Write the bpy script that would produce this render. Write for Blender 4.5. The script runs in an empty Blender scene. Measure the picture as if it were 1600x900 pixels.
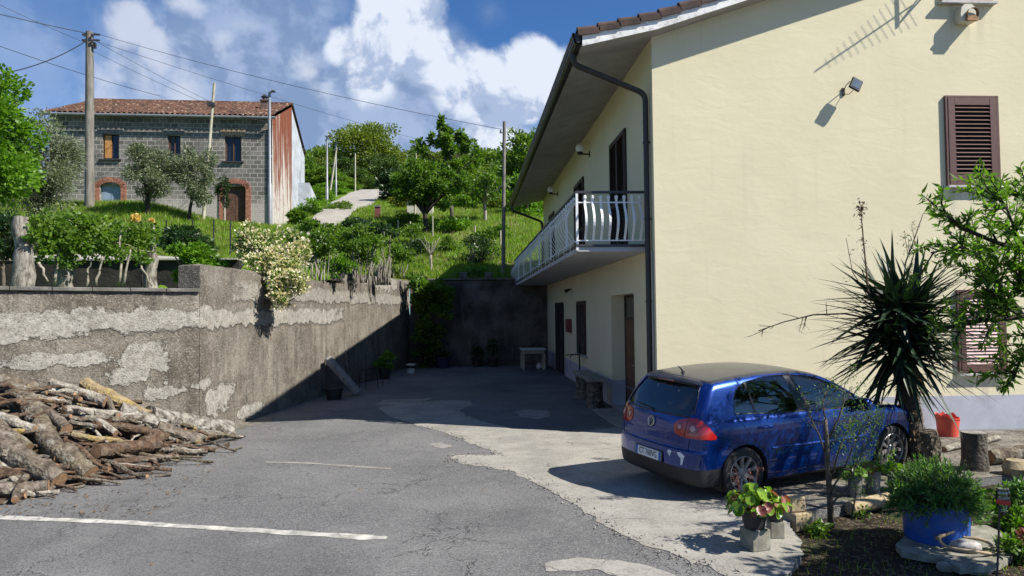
import bpy, bmesh, math, random
import numpy as np
from mathutils import Matrix, Vector

SC = bpy.context.scene
COL = SC.collection
PI = math.pi
rad = math.radians

# ------------------------------------------------------------------ camera
FPX = 1110.0
CAM = np.array([0.0, 0.0, 2.24])
_psi, _th, _ro = math.atan(69 / FPX), math.atan(37 / FPX), -0.011
_h = np.array([math.sin(_psi), math.cos(_psi), 0.0])
CF = np.array([_h[0] * math.cos(_th), _h[1] * math.cos(_th), math.sin(_th)])
_r0 = np.array([math.cos(_psi), -math.sin(_psi), 0.0])
_u0 = np.cross(_r0, CF)
CR = math.cos(_ro) * _r0 + math.sin(_ro) * _u0
CU = -math.sin(_ro) * _r0 + math.cos(_ro) * _u0


def ray(px, py):
    return CF + CR * (px - 800) / FPX + CU * (450 - py) / FPX


def at(px, py, Y):
    d = ray(px, py)
    return CAM + d * (Y / d[1])


def gr(px, py, z=0.0):
    d = ray(px, py)
    return CAM + d * ((z - CAM[2]) / d[2])


def fac(px, py, X):
    d = ray(px, py)
    return CAM + d * (X / d[0])


cam_data = bpy.data.cameras.new("camera")
cam_data.sensor_width = 36.0
cam_data.lens = FPX / 1600 * 36.0
cam_data.clip_start = 0.05
cam_data.clip_end = 3000
cam = bpy.data.objects.new("camera", cam_data)
COL.objects.link(cam)
cam.matrix_world = Matrix(((CR[0], CU[0], -CF[0], CAM[0]), (CR[1], CU[1], -CF[1], CAM[1]),
                           (CR[2], CU[2], -CF[2], CAM[2]), (0, 0, 0, 1)))
SC.camera = cam

# ------------------------------------------------------------------ objects
MW = {}


def tag(o, label=None, cat=None, group=None, kind=None):
    if label: o["label"] = label
    if cat: o["category"] = cat
    if group: o["group"] = group
    if kind: o["kind"] = kind
    return o


def thing(name, label, cat, loc=(0, 0, 0), rz=0.0, group=None):
    o = bpy.data.objects.new(name, None)
    o.empty_display_size = 0.1
    COL.objects.link(o)
    o.location = loc
    o.rotation_euler = (0, 0, rz)
    MW[o.name] = Matrix.Translation(Vector(loc)) @ Matrix.Rotation(rz, 4, 'Z')
    return tag(o, label, cat, group)


def children(o):
    return [c for c in bpy.data.objects if c.parent == o]


def copy_tree(o, parent=None):
    kids = [c for c in o.children]
    c = o.copy()
    COL.objects.link(c)
    c.parent = parent
    for k in kids:
        copy_tree(k, c)
    return c


def link_mesh(name, V, F, mats, parent=None, smooth=False, loc=None, world=True, mi=None):
    """V (n,3) array in world space (or local when world=False); F list of index lists, or (n,4)/(n,3) array."""
    V = np.asarray(V, dtype=np.float64).reshape(-1, 3)
    if not isinstance(mats, (list, tuple)):
        mats = [mats]
    W = Matrix.Identity(4)
    if parent is not None:
        W = MW[parent.name]
    elif loc is not None:
        W = Matrix.Translation(Vector(loc))
    if world:
        inv = np.array(W.inverted())
        V = V @ inv[:3, :3].T + inv[:3, 3]
    me = bpy.data.meshes.new(name)
    if isinstance(F, np.ndarray):
        k = F.shape[1]
        me.vertices.add(len(V))
        me.vertices.foreach_set("co", V.ravel())
        me.loops.add(F.size)
        me.loops.foreach_set("vertex_index", F.ravel().astype(np.int32))
        me.polygons.add(len(F))
        me.polygons.foreach_set("loop_start", (np.arange(len(F)) * k).astype(np.int32))
        me.polygons.foreach_set("loop_total", np.full(len(F), k, dtype=np.int32))
        me.update(calc_edges=True)
        me.validate()
    else:
        me.from_pydata([tuple(v) for v in V], [], F)
        me.update()
    for m in mats:
        me.materials.append(m)
    if mi is not None:
        me.polygons.foreach_set("material_index", np.asarray(mi, dtype=np.int32))
    if smooth:
        me.polygons.foreach_set("use_smooth", np.ones(len(me.polygons), dtype=bool))
        if smooth is not True:
            me.set_sharp_from_angle(angle=rad(smooth))
    o = bpy.data.objects.new(name, me)
    COL.objects.link(o)
    if parent is not None:
        o.parent = parent
        MW[o.name] = W
    else:
        o.location = W.translation
        MW[o.name] = W
    return o


def rotmat(rx=0, ry=0, rz=0):
    return np.array(Matrix.Rotation(rz, 3, 'Z') @ Matrix.Rotation(ry, 3, 'Y') @ Matrix.Rotation(rx, 3, 'X'))


class MB:
    def __init__(s):
        s.v, s.f, s.m = [], [], []
        s.n = 0

    def add(s, V, F, m=0):
        V = np.asarray(V, dtype=float).reshape(-1, 3)
        s.v.append(V)
        s.f += [[i + s.n for i in f] for f in F]
        s.m += [m] * len(F)
        s.n += len(V)
        return s

    def box(s, c, d, R=None, m=0, bevel=0.0):
        """centre, full dims, optional 3x3 rotation"""
        hx, hy, hz = d[0] / 2, d[1] / 2, d[2] / 2
        b = min(bevel, hx * .9, hy * .9, hz * .9)
        if b <= 0:
            V = np.array([(x, y, z) for z in (-hz, hz) for y in (-hy, hy) for x in (-hx, hx)])
            F = [[0, 2, 3, 1], [4, 5, 7, 6], [0, 1, 5, 4], [2, 6, 7, 3], [0, 4, 6, 2], [1, 3, 7, 5]]
        else:
            V, idx = [], {}
            for sx in (-1, 1):
                for sy in (-1, 1):
                    for sz in (-1, 1):
                        for k in range(3):
                            p = [sx * (hx - b), sy * (hy - b), sz * (hz - b)]
                            p[k] = (sx * hx, sy * hy, sz * hz)[k]
                            idx[(sx, sy, sz, k)] = len(V)
                            V.append(p)
            F = []
            g = lambda a, k: idx[(a[0], a[1], a[2], k)]
            for k in range(3):
                i, j = (k + 1) % 3, (k + 2) % 3
                for sg in (-1, 1):
                    q = []
                    for (a, bb) in ((-1, -1), (1, -1), (1, 1), (-1, 1)):
                        t = [0, 0, 0]; t[k] = sg; t[i] = a; t[j] = bb
                        q.append(g(t, k))
                    F.append(q if sg > 0 else q[::-1])
            for k in range(3):            # edges along k
                i, j = (k + 1) % 3, (k + 2) % 3
                for a in (-1, 1):
                    for bb in (-1, 1):
                        t0 = [0, 0, 0]; t0[i] = a; t0[j] = bb; t0[k] = -1
                        t1 = list(t0); t1[k] = 1
                        q = [g(t0, i), g(t1, i), g(t1, j), g(t0, j)]
                        F.append(q if a * bb < 0 else q[::-1])
            for sx in (-1, 1):
                for sy in (-1, 1):
                    for sz in (-1, 1):
                        t = (sx, sy, sz)
                        q = [g(t, 0), g(t, 1), g(t, 2)]
                        F.append(q if sx * sy * sz > 0 else q[::-1])
            V = np.array(V)
        if R is not None:
            V = V @ np.asarray(R).T
        return s.add(V + np.asarray(c, float), F, m)

    def bx(s, lo, hi, m=0, bevel=0.0):
        lo, hi = np.asarray(lo, float), np.asarray(hi, float)
        lo, hi = np.minimum(lo, hi), np.maximum(lo, hi)
        return s.box((lo + hi) / 2, hi - lo, None, m, bevel)

    def tube(s, pts, r, n=8, m=0, cap=True, closed=False, jitter=0.0, rng=None, mcap=None, flat=1.0):
        P = np.asarray(pts, float)
        k = len(P)
        r = np.broadcast_to(np.asarray(r, float), (k,))
        T = np.gradient(P, axis=0) if not closed else (np.roll(P, -1, 0) - np.roll(P, 1, 0))
        T /= np.maximum(np.linalg.norm(T, axis=1), 1e-9)[:, None]
        a = np.array([0, 0, 1.0]) if abs(T[0][2]) < .9 else np.array([1.0, 0, 0])
        u = np.cross(T[0], a); u /= np.linalg.norm(u)
        V = []
        ang = np.arange(n) * 2 * PI / n
        for i in range(k):
            u = u - T[i] * (u @ T[i]); u /= max(np.linalg.norm(u), 1e-9)
            w = np.cross(T[i], u)
            rr = np.full(n, r[i])
            if jitter and rng is not None:
                rr = rr * (1 + rng.uniform(-jitter, jitter, n))
            V.append(P[i] + np.outer(np.cos(ang) * rr, u) + np.outer(np.sin(ang) * rr * flat, w))
        V = np.concatenate(V)
        F = []
        for i in range(k - 1 if not closed else k):
            i2 = (i + 1) % k
            for j in range(n):
                j2 = (j + 1) % n
                F.append([i * n + j, i * n + j2, i2 * n + j2, i2 * n + j])
        s.add(V, F, m)
        if cap and not closed:
            b = s.n - len(V)
            s.f.append([b + j for j in range(n)][::-1]); s.m.append(m if mcap is None else mcap)
            s.f.append([b + (k - 1) * n + j for j in range(n)]); s.m.append(m if mcap is None else mcap)
        return s

    def lathe(s, prof, c=(0, 0, 0), n=20, R=None, m=0, jit=None, cap=True):
        """prof: list of (r, z)"""
        V, F = [], []
        k = len(prof)
        for (r, z) in prof:
            for j in range(n):
                a = 2 * PI * j / n
                rr = r * (1 + (jit[j] if jit is not None else 0))
                V.append((rr * math.cos(a), rr * math.sin(a), z))
        for i in range(k - 1):
            for j in range(n):
                j2 = (j + 1) % n
                F.append([i * n + j, i * n + j2, (i + 1) * n + j2, (i + 1) * n + j])
        if cap and prof[0][0] > 1e-4: F.append([j for j in range(n)][::-1])
        if cap and prof[-1][0] > 1e-4: F.append([(k - 1) * n + j for j in range(n)])
        V = np.array(V)
        if R is not None: V = V @ np.asarray(R).T
        return s.add(V + np.asarray(c, float), F, m)

    def prism(s, poly, vec, m=0):
        """planar polygon (3D pts) extruded along vec"""
        P = np.asarray(poly, float)
        n = len(P)
        V = np.concatenate([P, P + np.asarray(vec, float)])
        F = [list(range(n))[::-1], [n + i for i in range(n)]]
        for i in range(n):
            j = (i + 1) % n
            F.append([i, j, n + j, n + i])
        return s.add(V, F, m)

    def build(s, name, mats, parent=None, smooth=False, loc=None, world=True, fixn=True):
        V = np.concatenate(s.v)
        o = link_mesh(name, V, s.f, mats, parent, smooth, loc, world, s.m if isinstance(mats, (list, tuple)) else None)
        if fixn:
            bm = bmesh.new(); bm.from_mesh(o.data)
            bmesh.ops.recalc_face_normals(bm, faces=bm.faces)
            bm.to_mesh(o.data); bm.free()
        return o


def text_mesh(name, s, size, mat, parent, M4, extrude=0.001, align='CENTER', spacing=1.0, sx=1.0):
    cu = bpy.data.curves.new(name, 'FONT')
    cu.body = s; cu.size = size; cu.extrude = extrude
    cu.align_x = align; cu.align_y = 'CENTER'; cu.space_character = spacing
    t = bpy.data.objects.new(name + "_tmp", cu)
    COL.objects.link(t)
    bpy.context.view_layer.update()
    me = bpy.data.meshes.new_from_object(t.evaluated_get(bpy.context.evaluated_depsgraph_get()))
    bpy.data.objects.remove(t)
    bpy.data.curves.remove(cu)
    me.transform(Matrix.Diagonal((sx, 1, 1, 1)))
    me.transform(M4)
    me.materials.clear(); me.materials.append(mat)
    o = bpy.data.objects.new(name, me)
    COL.objects.link(o)
    if parent is not None:
        o.parent = parent
        MW[o.name] = MW[parent.name]
    return o

# ------------------------------------------------------------------ materials


class NT:
    def __init__(s, name):
        s.mat = bpy.data.materials.new(name)
        s.mat.use_nodes = True
        s.nt = s.mat.node_tree
        s.nt.nodes.clear()
        s.out = s.nt.nodes.new("ShaderNodeOutputMaterial")
        s._pos = None

    def node(s, t, **kw):
        n = s.nt.nodes.new(t)
        for k, v in kw.items():
            setattr(n, k, v)
        return n

    def put(s, sock, v):
        if isinstance(v, bpy.types.NodeSocket):
            s.nt.links.new(v, sock)
        elif v is not None:
            if sock.type == 'RGBA' and not isinstance(v, (int, float)):
                v = tuple(v) + ((1,) if len(v) == 3 else ())
            sock.default_value = v

    def pos(s):
        if s._pos is None:
            s._pos = s.node("ShaderNodeNewGeometry").outputs["Position"]
        return s._pos

    def obj(s):
        return s.node("ShaderNodeTexCoord").outputs["Object"]

    def math(s, op, a, b=None, c=None, clamp=False):
        n = s.node("ShaderNodeMath", operation=op, use_clamp=clamp)
        s.put(n.inputs[0], a); s.put(n.inputs[1], b)
        if c is not None: s.put(n.inputs[2], c)
        return n.outputs[0]

    def vmath(s, op, a, b=None):
        n = s.node("ShaderNodeVectorMath", operation=op)
        s.put(n.inputs[0], a)
        if op == 'SCALE': s.put(n.inputs["Scale"], b)
        elif b is not None: s.put(n.inputs[1], b)
        return n.outputs["Value"] if op in ('DOT_PRODUCT', 'LENGTH', 'DISTANCE') else n.outputs[0]

    def noise(s, vec=None, scale=5, detail=4, rough=.55, dist=0.0, out="Fac", w=None):
        n = s.node("ShaderNodeTexNoise")
        if w is not None:
            n.noise_dimensions = '4D'; n.inputs["W"].default_value = w
        s.put(n.inputs["Vector"], s.pos() if vec is None else vec)
        n.inputs["Scale"].default_value = scale
        n.inputs["Detail"].default_value = detail
        n.inputs["Roughness"].default_value = rough
        n.inputs["Distortion"].default_value = dist
        return n.outputs[out]

    def voro(s, vec=None, scale=5, feature='F1', out="Distance", rnd=1.0):
        n = s.node("ShaderNodeTexVoronoi", feature=feature)
        s.put(n.inputs["Vector"], s.pos() if vec is None else vec)
        n.inputs["Scale"].default_value = scale
        n.inputs["Randomness"].default_value = rnd
        return n.outputs[out]

    def ramp(s, f, a, b, lo=0.0, hi=1.0, smooth=True):
        n = s.node("ShaderNodeMapRange")
        n.interpolation_type = 'SMOOTHSTEP' if smooth else 'LINEAR'
        s.put(n.inputs[0], f)
        n.inputs[1].default_value = a; n.inputs[2].default_value = b
        n.inputs[3].default_value = lo; n.inputs[4].default_value = hi
        return n.outputs[0]

    def mix(s, f, a, b, blend='MIX'):
        n = s.node("ShaderNodeMix", data_type='RGBA', blend_type=blend)
        s.put(n.inputs[0], f); s.put(n.inputs[6], a); s.put(n.inputs[7], b)
        return n.outputs[2]

    def sep(s, v):
        n = s.node("ShaderNodeSeparateXYZ"); s.put(n.inputs[0], v)
        return n.outputs

    def comb(s, x=0, y=0, z=0):
        n = s.node("ShaderNodeCombineXYZ")
        s.put(n.inputs[0], x); s.put(n.inputs[1], y); s.put(n.inputs[2], z)
        return n.outputs[0]

    def scalev(s, v, k):
        n = s.node("ShaderNodeVectorMath", operation='MULTIPLY')
        s.put(n.inputs[0], v); n.inputs[1].default_value = k
        return n.outputs[0]

    def bump(s, h, strength=.3, dist=.01, normal=None):
        n = s.node("ShaderNodeBump")
        s.put(n.inputs["Height"], h)
        n.inputs["Strength"].default_value = strength
        n.inputs["Distance"].default_value = dist
        if normal is not None: s.put(n.inputs["Normal"], normal)
        return n.outputs[0]

    def bsdf(s, col, rough=.8, metal=0.0, spec=.5, normal=None, coat=0.0, coat_rough=.05, emit=None, emit_s=0.0, finish=True, ior=None):
        n = s.node("ShaderNodeBsdfPrincipled")
        s.put(n.inputs["Base Color"], col)
        s.put(n.inputs["Roughness"], rough)
        s.put(n.inputs["Metallic"], metal)
        n.inputs["Specular IOR Level"].default_value = spec
        if ior: n.inputs["IOR"].default_value = ior
        n.inputs["Coat Weight"].default_value = coat
        n.inputs["Coat Roughness"].default_value = coat_rough
        if normal is not None: s.put(n.inputs["Normal"], normal)
        if finish: s.nt.links.new(n.outputs[0], s.out.inputs[0])
        return n.outputs[0]

    def finish(s, sh):
        s.nt.links.new(sh, s.out.inputs[0])
        return s.mat


def simple(name, col, rough=.7, metal=0.0, spec=.5, var=.25, scale=6, bump=.0, bscale=40, bdist=.004, coat=0.0, dirt=None, dscale=2.5):
    t = NT(name)
    n = t.noise(scale=scale, detail=5, rough=.6)
    dark = tuple(c * (1 - var) for c in col); lite = tuple(min(1, c * (1 + var)) for c in col)
    c = t.mix(t.ramp(n, .3, .7), dark, lite)
    if dirt is not None:
        d = t.noise(scale=dscale, detail=6, rough=.65)
        c = t.mix(t.ramp(d, .48, .72, 0, .8), c, dirt)
    nm = None
    if bump:
        nm = t.bump(t.noise(scale=bscale, detail=4), bump, bdist)
    t.bsdf(c, rough, metal, spec, nm, coat)
    return t.mat


def leafmat(name, c1, c2, c3=None, trans=.35, rough=.45, spec=.4):
    """leaf colour varies per leaf (random per island) and a little in clumps"""
    t = NT(name)
    g = t.node("ShaderNodeNewGeometry")
    r = g.outputs["Random Per Island"]
    n = t.noise(vec=g.outputs["Position"], scale=1.3, detail=2)
    c = t.mix(r, c1, c2)
    c = t.mix(t.ramp(n, .4, .65, 0, .6), c, c3 if c3 else tuple(x * .75 for x in c1))
    p = t.bsdf(c, rough, 0, spec, finish=False)
    tr = t.node("ShaderNodeBsdfTranslucent")
    t.put(tr.inputs[0], t.mix(1.0, c, (1.5, 1.7, .7), 'MULTIPLY'))
    m = t.node("ShaderNodeMixShader")
    m.inputs[0].default_value = trans
    t.nt.links.new(p, m.inputs[1]); t.nt.links.new(tr.outputs[0], m.inputs[2])
    return t.finish(m.outputs[0])
# ------------------------------------------------------------------ render look, sky, sun
SUN_DIR = np.array([0.93, -0.44, 1.0]); SUN_DIR /= np.linalg.norm(SUN_DIR)
SUN_EL = math.asin(SUN_DIR[2])
SUN_AZ = math.atan2(SUN_DIR[0], SUN_DIR[1])        # clockwise from +y
vs = SC.view_settings
vs.view_transform = 'Standard'; vs.look = 'None'; vs.gamma = 1.0; vs.use_curve_mapping = False
vs.exposure = 0.76
SC.cycles.max_bounces = 6
SC.cycles.transparent_max_bounces = 16
SC.cycles.use_denoising = True

world = bpy.data.worlds.new("World")
SC.world = world
world.use_nodes = True


def build_world():
    t = NT.__new__(NT)
    t.nt = world.node_tree; t.nt.nodes.clear(); t._pos = None
    t.out = t.nt.nodes.new("ShaderNodeOutputWorld")
    sky = t.node("ShaderNodeTexSky", sky_type='NISHITA')
    sky.sun_disc = False
    sky.sun_elevation = SUN_EL
    sky.sun_rotation = SUN_AZ
    sky.air_density = 1.0; sky.dust_density = 0.15; sky.ozone_density = 3.0
    d = t.node("ShaderNodeTexCoord").outputs["Generated"]
    warp = t.noise(vec=d, scale=5, detail=3, out="Color")
    dw = t.vmath('ADD', d, t.vmath('SCALE', t.vmath('SUBTRACT', warp, (.5, .5, .5)), .085))

    def blob(px, py, r, amp=1.0, sq=(1, 1, 1)):
        c = ray(px, py); c /= np.linalg.norm(c)
        q = t.vmath('SUBTRACT', dw, tuple(c))
        if sq != (1, 1, 1):
            q = t.scalev(q, sq)
        q = t.vmath('SCALE', q, 1.0 / r)
        return t.math('MULTIPLY', t.math('SUBTRACT', 1.0, t.math('MINIMUM', t.vmath('DOT_PRODUCT', q, q), 1.0)), amp)

    def union(bs):
        a = bs[0]
        for b in bs[1:]:
            a = t.math('MAXIMUM', a, b)
        return a
    fb = t.noise(vec=dw, scale=9, detail=9, rough=.56)
    fb2 = t.noise(vec=d, scale=3.2, detail=7, rough=.55, w=3.1)
    s = SUN_DIR * 0.030
    fo = t.noise(vec=t.vmath('ADD', dw, tuple(s)), scale=9, detail=9, rough=.56)
    relief = t.math('ADD', t.math('MULTIPLY', t.math('SUBTRACT', fb, fo), 4.2), .5, clamp=True)
    U = 1 / 1110.0
    # tall lit cumulus
    white = union([blob(625, -10, 88 * U, 1.2), blob(610, 60, 88 * U, 1.2), blob(660, 80, 70 * U, 1.1), blob(590, 120, 60 * U, .9), blob(720, 120, 75 * U, 1.0), blob(800, 130, 70 * U, 1.1),
                   blob(840, 100, 55 * U, 1.0), blob(770, 205, 70 * U, .75), blob(530, 60, 40 * U, .8), blob(880, 120, 60 * U, .8)])
    wm = t.ramp(t.math('ADD', white, t.math('MULTIPLY', t.math('SUBTRACT', fb, .5), 1.55)), .20, .62)
    # broad grey-blue mass
    grey = union([blob(430, 190, 260 * U, 1.1), blob(620, 200, 210 * U, 1.25), blob(420, 60, 190 * U, .85), blob(230, 110, 150 * U, .6),
                  blob(40, 120, 330 * U, .45), blob(860, 230, 120 * U, .6), blob(780, 10, 60 * U, .3)])
    gm = t.ramp(t.math('ADD', grey, t.math('MULTIPLY', t.math('SUBTRACT', fb2, .5), 1.2)), .2, .75)
    # small ragged puffs
    puff = union([blob(190, 55, 48 * U), blob(235, 90, 45 * U), blob(200, 120, 60 * U, .8), blob(150, 150, 60 * U, .7), blob(340, 75, 35 * U, .75),
                  blob(375, 40, 35 * U, .7), blob(290, 10, 50 * U, .7), blob(470, 100, 45 * U, .7), blob(555, 95, 40 * U, .7), blob(500, 140, 50 * U, .6),
                  blob(280, 140, 60 * U, .7)])
    pm = t.math('MULTIPLY', t.ramp(t.math('ADD', puff, t.math('MULTIPLY', t.math('SUBTRACT', fb, .5), 1.9)), .38, .82), .9)
    # general scatter over the rest of the sky (seen only from elsewhere and in reflections)
    z = t.sep(d)[2]
    y = t.sep(d)[1]
    back = t.math('MULTIPLY', t.ramp(y, .55, .2), t.ramp(fb2, .5, .68, 0, .8))
    K = 1.0
    skyc = t.mix(1.0, sky.outputs[0], (.70, 1.15, 1.65), 'MULTIPLY')
    gcol = t.mix(t.ramp(relief, .2, .8), (3.2, 4.5, 7.2), (5.3, 6.7, 9.5))
    wcol = t.mix(t.ramp(relief, .18, .62), (5.4, 6.7, 9.4), (10.2, 11.0, 12.6))
    pcol = (8.2, 9.0, 10.8)
    c = t.mix(t.math('MULTIPLY', gm, .92), skyc, gcol)
    c = t.mix(pm, c, pcol)
    c = t.mix(wm, c, wcol)
    c = t.mix(back, c, (5.5, 6.2, 7.6))
    bg = t.node("ShaderNodeBackground")
    t.put(bg.inputs[0], c)
    bg.inputs[1].default_value = 0.046
    t.nt.links.new(bg.outputs[0], t.out.inputs[0])


build_world()
sl = bpy.data.lights.new("sun", 'SUN')
sl.energy = 5.0; sl.angle = rad(.5); sl.color = (1.0, .95, .86)
so = bpy.data.objects.new("sun", sl)
COL.objects.link(so)
so.rotation_euler = Vector(SUN_DIR).to_track_quat('Z', 'Y').to_euler()
so.location = (30, -20, 40)

# ------------------------------------------------------------------ ground materials


def m_asphalt():
    t = NT("asphalt")
    p = t.pos()
    c = t.mix(t.ramp(t.noise(scale=.55, detail=5), .35, .68), (.105, .105, .106), (.160, .158, .156))
    c = t.mix(t.ramp(t.noise(scale=2.7, detail=6, rough=.7), .5, .75, 0, .65), c, (.185, .182, .174))
    g = t.voro(scale=85, out="Color")
    gs = t.sep(g)[0]
    c = t.mix(t.ramp(gs, .55, 1.0, 0, .65), c, (.25, .245, .235))
    c = t.mix(t.ramp(t.noise(scale=.22, detail=6, rough=.6, w=3.0), .50, .58, 0, .35), c, (.065, .065, .067))
    c = t.mix(t.ramp(gs, .3, 0, 0, .6), c, (.025, .025, .026))
    w = t.vmath('ADD', p, t.vmath('SCALE', t.vmath('SUBTRACT', t.noise(scale=1.6, detail=4, out="Color"), (.5, .5, .5)), 1.5))
    cr = t.voro(vec=w, scale=.42, feature='DISTANCE_TO_EDGE')
    cr2 = t.voro(vec=w, scale=1.15, feature='DISTANCE_TO_EDGE')
    k = t.math('MAXIMUM', t.math('MULTIPLY', t.ramp(cr, .007, .001), t.ramp(t.noise(scale=.8, detail=3, w=7.0), .44, .56)), t.math('MULTIPLY', t.ramp(cr2, .010, .002), t.ramp(t.noise(scale=.55, detail=3), .54, .62)))
    c = t.mix(t.math('MULTIPLY', k, .6), c, (.035, .034, .032))
    h = t.math('SUBTRACT', t.math('ADD', t.noise(scale=120, detail=3), t.math('MULTIPLY', gs, .8)), t.math('MULTIPLY', k, 3))
    t.bsdf(c, .88, 0, .35, t.bump(h, .6, .006))
    return t.mat


def m_concrete(name, base, lite, dark, bump=.4):
    t = NT(name)
    c = t.mix(t.ramp(t.noise(scale=1.4, detail=6, rough=.62), .33, .66), base, lite)
    c = t.mix(t.ramp(t.noise(scale=4.5, detail=7, rough=.7), .52, .75, 0, .75), c, dark)
    gs = t.sep(t.voro(scale=60, out="Color"))[1]
    c = t.mix(t.ramp(gs, .7, 1, 0, .35), c, tuple(x * 1.3 for x in lite))
    c = t.mix(t.ramp(gs, .2, 0, 0, .4), c, tuple(x * .6 for x in dark))
    cr = t.voro(vec=t.vmath('ADD', t.pos(), t.vmath('SCALE', t.noise(scale=2, detail=3, out="Color"), .6)), scale=.6, feature='DISTANCE_TO_EDGE')
    c = t.mix(t.math('MULTIPLY', t.ramp(cr, .008, .001, 0, .7), t.ramp(t.noise(scale=.9, detail=3, w=5.0), .5, .6)), c, (.05, .045, .04))
    t.bsdf(c, .9, 0, .3, t.bump(t.math('ADD', t.noise(scale=70, detail=4), t.noise(scale=9, detail=4)), bump, .008))
    return t.mat


def m_soil():
    t = NT("soil")
    c = t.mix(t.ramp(t.noise(scale=6, detail=7, rough=.7), .35, .7), (.014, .010, .007), (.048, .035, .025))
    gs = t.sep(t.voro(scale=38, out="Color"))[0]
    c = t.mix(t.ramp(gs, .8, 1, 0, .8), c, (.16, .13, .09))
    c = t.mix(t.ramp(t.noise(scale=1.1, detail=5), .56, .7, 0, .7), c, (.03, .05, .012))
    t.bsdf(c, .95, 0, .2, t.bump(t.math('ADD', t.noise(scale=40, detail=5), t.math('MULTIPLY', gs, .8)), .9, .02))
    return t.mat


def m_dirt():
    t = NT("dirt")
    c = t.mix(t.ramp(t.noise(scale=2.2, detail=7, rough=.7), .35, .68), (.085, .075, .06), (.22, .20, .17))
    gs = t.sep(t.voro(scale=45, out="Color"))[0]
    c = t.mix(t.ramp(gs, .75, 1, 0, .7), c, (.33, .31, .27))
    c = t.mix(t.ramp(t.noise(scale=1.3, detail=5, w=2.0), .56, .7, 0, .7), c, (.07, .08, .02))
    t.bsdf(c, .95, 0, .2, t.bump(t.math('ADD', t.noise(scale=50, detail=5), gs), .8, .012))
    return t.mat


def m_turf():
    t = NT("turf")
    c = t.mix(t.ramp(t.noise(scale=.35, detail=5), .38, .62), (.075, .145, .012), (.11, .185, .018))
    c = t.mix(t.ramp(t.noise(scale=1.6, detail=6, rough=.65), .5, .72, 0, .85), c, (.13, .115, .045))
    c = t.mix(t.ramp(t.noise(scale=14, detail=4), .55, .8, 0, .6), c, (.02, .04, .008))
    t.bsdf(c, .95, 0, .15, t.bump(t.noise(scale=25, detail=5), .9, .05))
    return t.mat


M_ASPH = m_asphalt()
M_CONC = m_concrete("path_concrete", (.225, .213, .188), (.315, .298, .262), (.145, .137, .12))
M_PATCH = m_concrete("patch_concrete", (.22, .21, .19), (.31, .295, .265), (.13, .12, .11))
M_SOIL = m_soil(); M_DIRT = m_dirt(); M_TURF = m_turf()
M_GRAVEL = m_concrete("gravel_road", (.27, .25, .22), (.36, .34, .30), (.19, .17, .14))
M_LINE = simple("worn_white_paint", (.40, .39, .35), .85, var=.35, scale=5, dirt=(.13, .128, .125), dscale=7, bump=.3, bscale=90)

# ground: one sheet to the horizon
b = MB(); b.add([(-900, -300, -.35), (900, -300, -.35), (900, 1500, -.35), (-900, 1500, -.35)], [[0, 1, 2, 3]])
tag(b.build("ground", M_DIRT), kind="structure")

# garden boundary (yard's right-hand edge near the camera)
GB = [gr(1180, 915), gr(1228, 895), gr(1252, 866), gr(1250, 842), gr(1232, 822), gr(1240, 803), gr(1290, 795), gr(1350, 783), gr(1425, 766),
      gr(1500, 752), gr(1620, 738)]
GBXY = [(p[0], p[1]) for p in GB]
yard_poly = [(-14, -14), (1.6, -14), (1.75, 2.0)] + GBXY + [(14, 9.6), (18, 9.8), (18, 30.4), (-14, 30.4)]


def sheet(name, poly, z, mat, jitter=0.0, step=.12, seed=1, thick=0.0, kind="structure"):
    """flat ground sheet with a ragged outline, poly in ground (x, y)"""
    rng = np.random.default_rng(seed)
    P = []
    n = len(poly)
    for i in range(n):
        a, c = np.array(poly[i][:2], float), np.array(poly[(i + 1) % n][:2], float)
        k = max(1, int(np.linalg.norm(c - a) / step)) if jitter else 1
        for j in range(k):
            P.append(a + (c - a) * j / k)
    P = np.array(P)
    if jitter:
        w = rng.normal(0, 1, (len(P), 2))
        w = (w + np.roll(w, 1, 0) + np.roll(w, -1, 0)) / 2
        P = P + w * jitter
    b = MB()
    if thick:
        b.prism([(p[0], p[1], z - thick) for p in P], (0, 0, thick))
    else:
        b.add([(p[0], p[1], z) for p in P], [list(range(len(P)))])
    o = b.build(name, mat)
    if not thick and o.data.polygons[0].normal.z < 0:
        o.data.flip_normals()
    return tag(o, kind=kind) if kind else o


sheet("yard", yard_poly, 0.0, M_ASPH, thick=.3)
pxp = lambda L: [gr(x, y)[:2] for x, y in L]
sheet("path_concrete", pxp([(590, 637), (640, 629), (700, 625), (735, 626), (738, 632), (718, 641), (728, 650), (760, 660), (800, 671), (850, 672), (900, 676),
                            (960, 668), (1010, 676), (1120, 720), (1150, 760), (1190, 790), (1228, 806), (1232, 822), (1250, 842), (1252, 866), (1228, 895), (1180, 915),
                            (1150, 905), (1090, 880), (1020, 858), (960, 830), (900, 790), (850, 762), (800, 737), (720, 724), (703, 716), (712, 711), (775, 711),
                            (765, 704), (722, 688), (690, 675), (650, 664), (608, 651)]), .005, M_CONC, .022, .055, 3)
sheet("path_patch", pxp([(803, 644), (825, 640), (858, 642), (860, 652), (838, 655), (812, 652)]), .005, M_PATCH, .022, .05, 4)
sheet("path_patch", pxp([(666, 694), (690, 692), (712, 698), (690, 701)]), .005, M_PATCH, .022, .05, 5)
sheet("path_patch", pxp([(845, 884), (880, 875), (940, 873), (1000, 882), (1060, 900), (1090, 912), (1000, 912), (930, 890), (850, 893)]), .005, M_PATCH, .018, .045, 6)
sheet("path_patch", pxp([(585, 633), (600, 625), (680, 622), (655, 628), (630, 632)]), .004, M_PATCH, .03, .12, 7)
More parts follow.
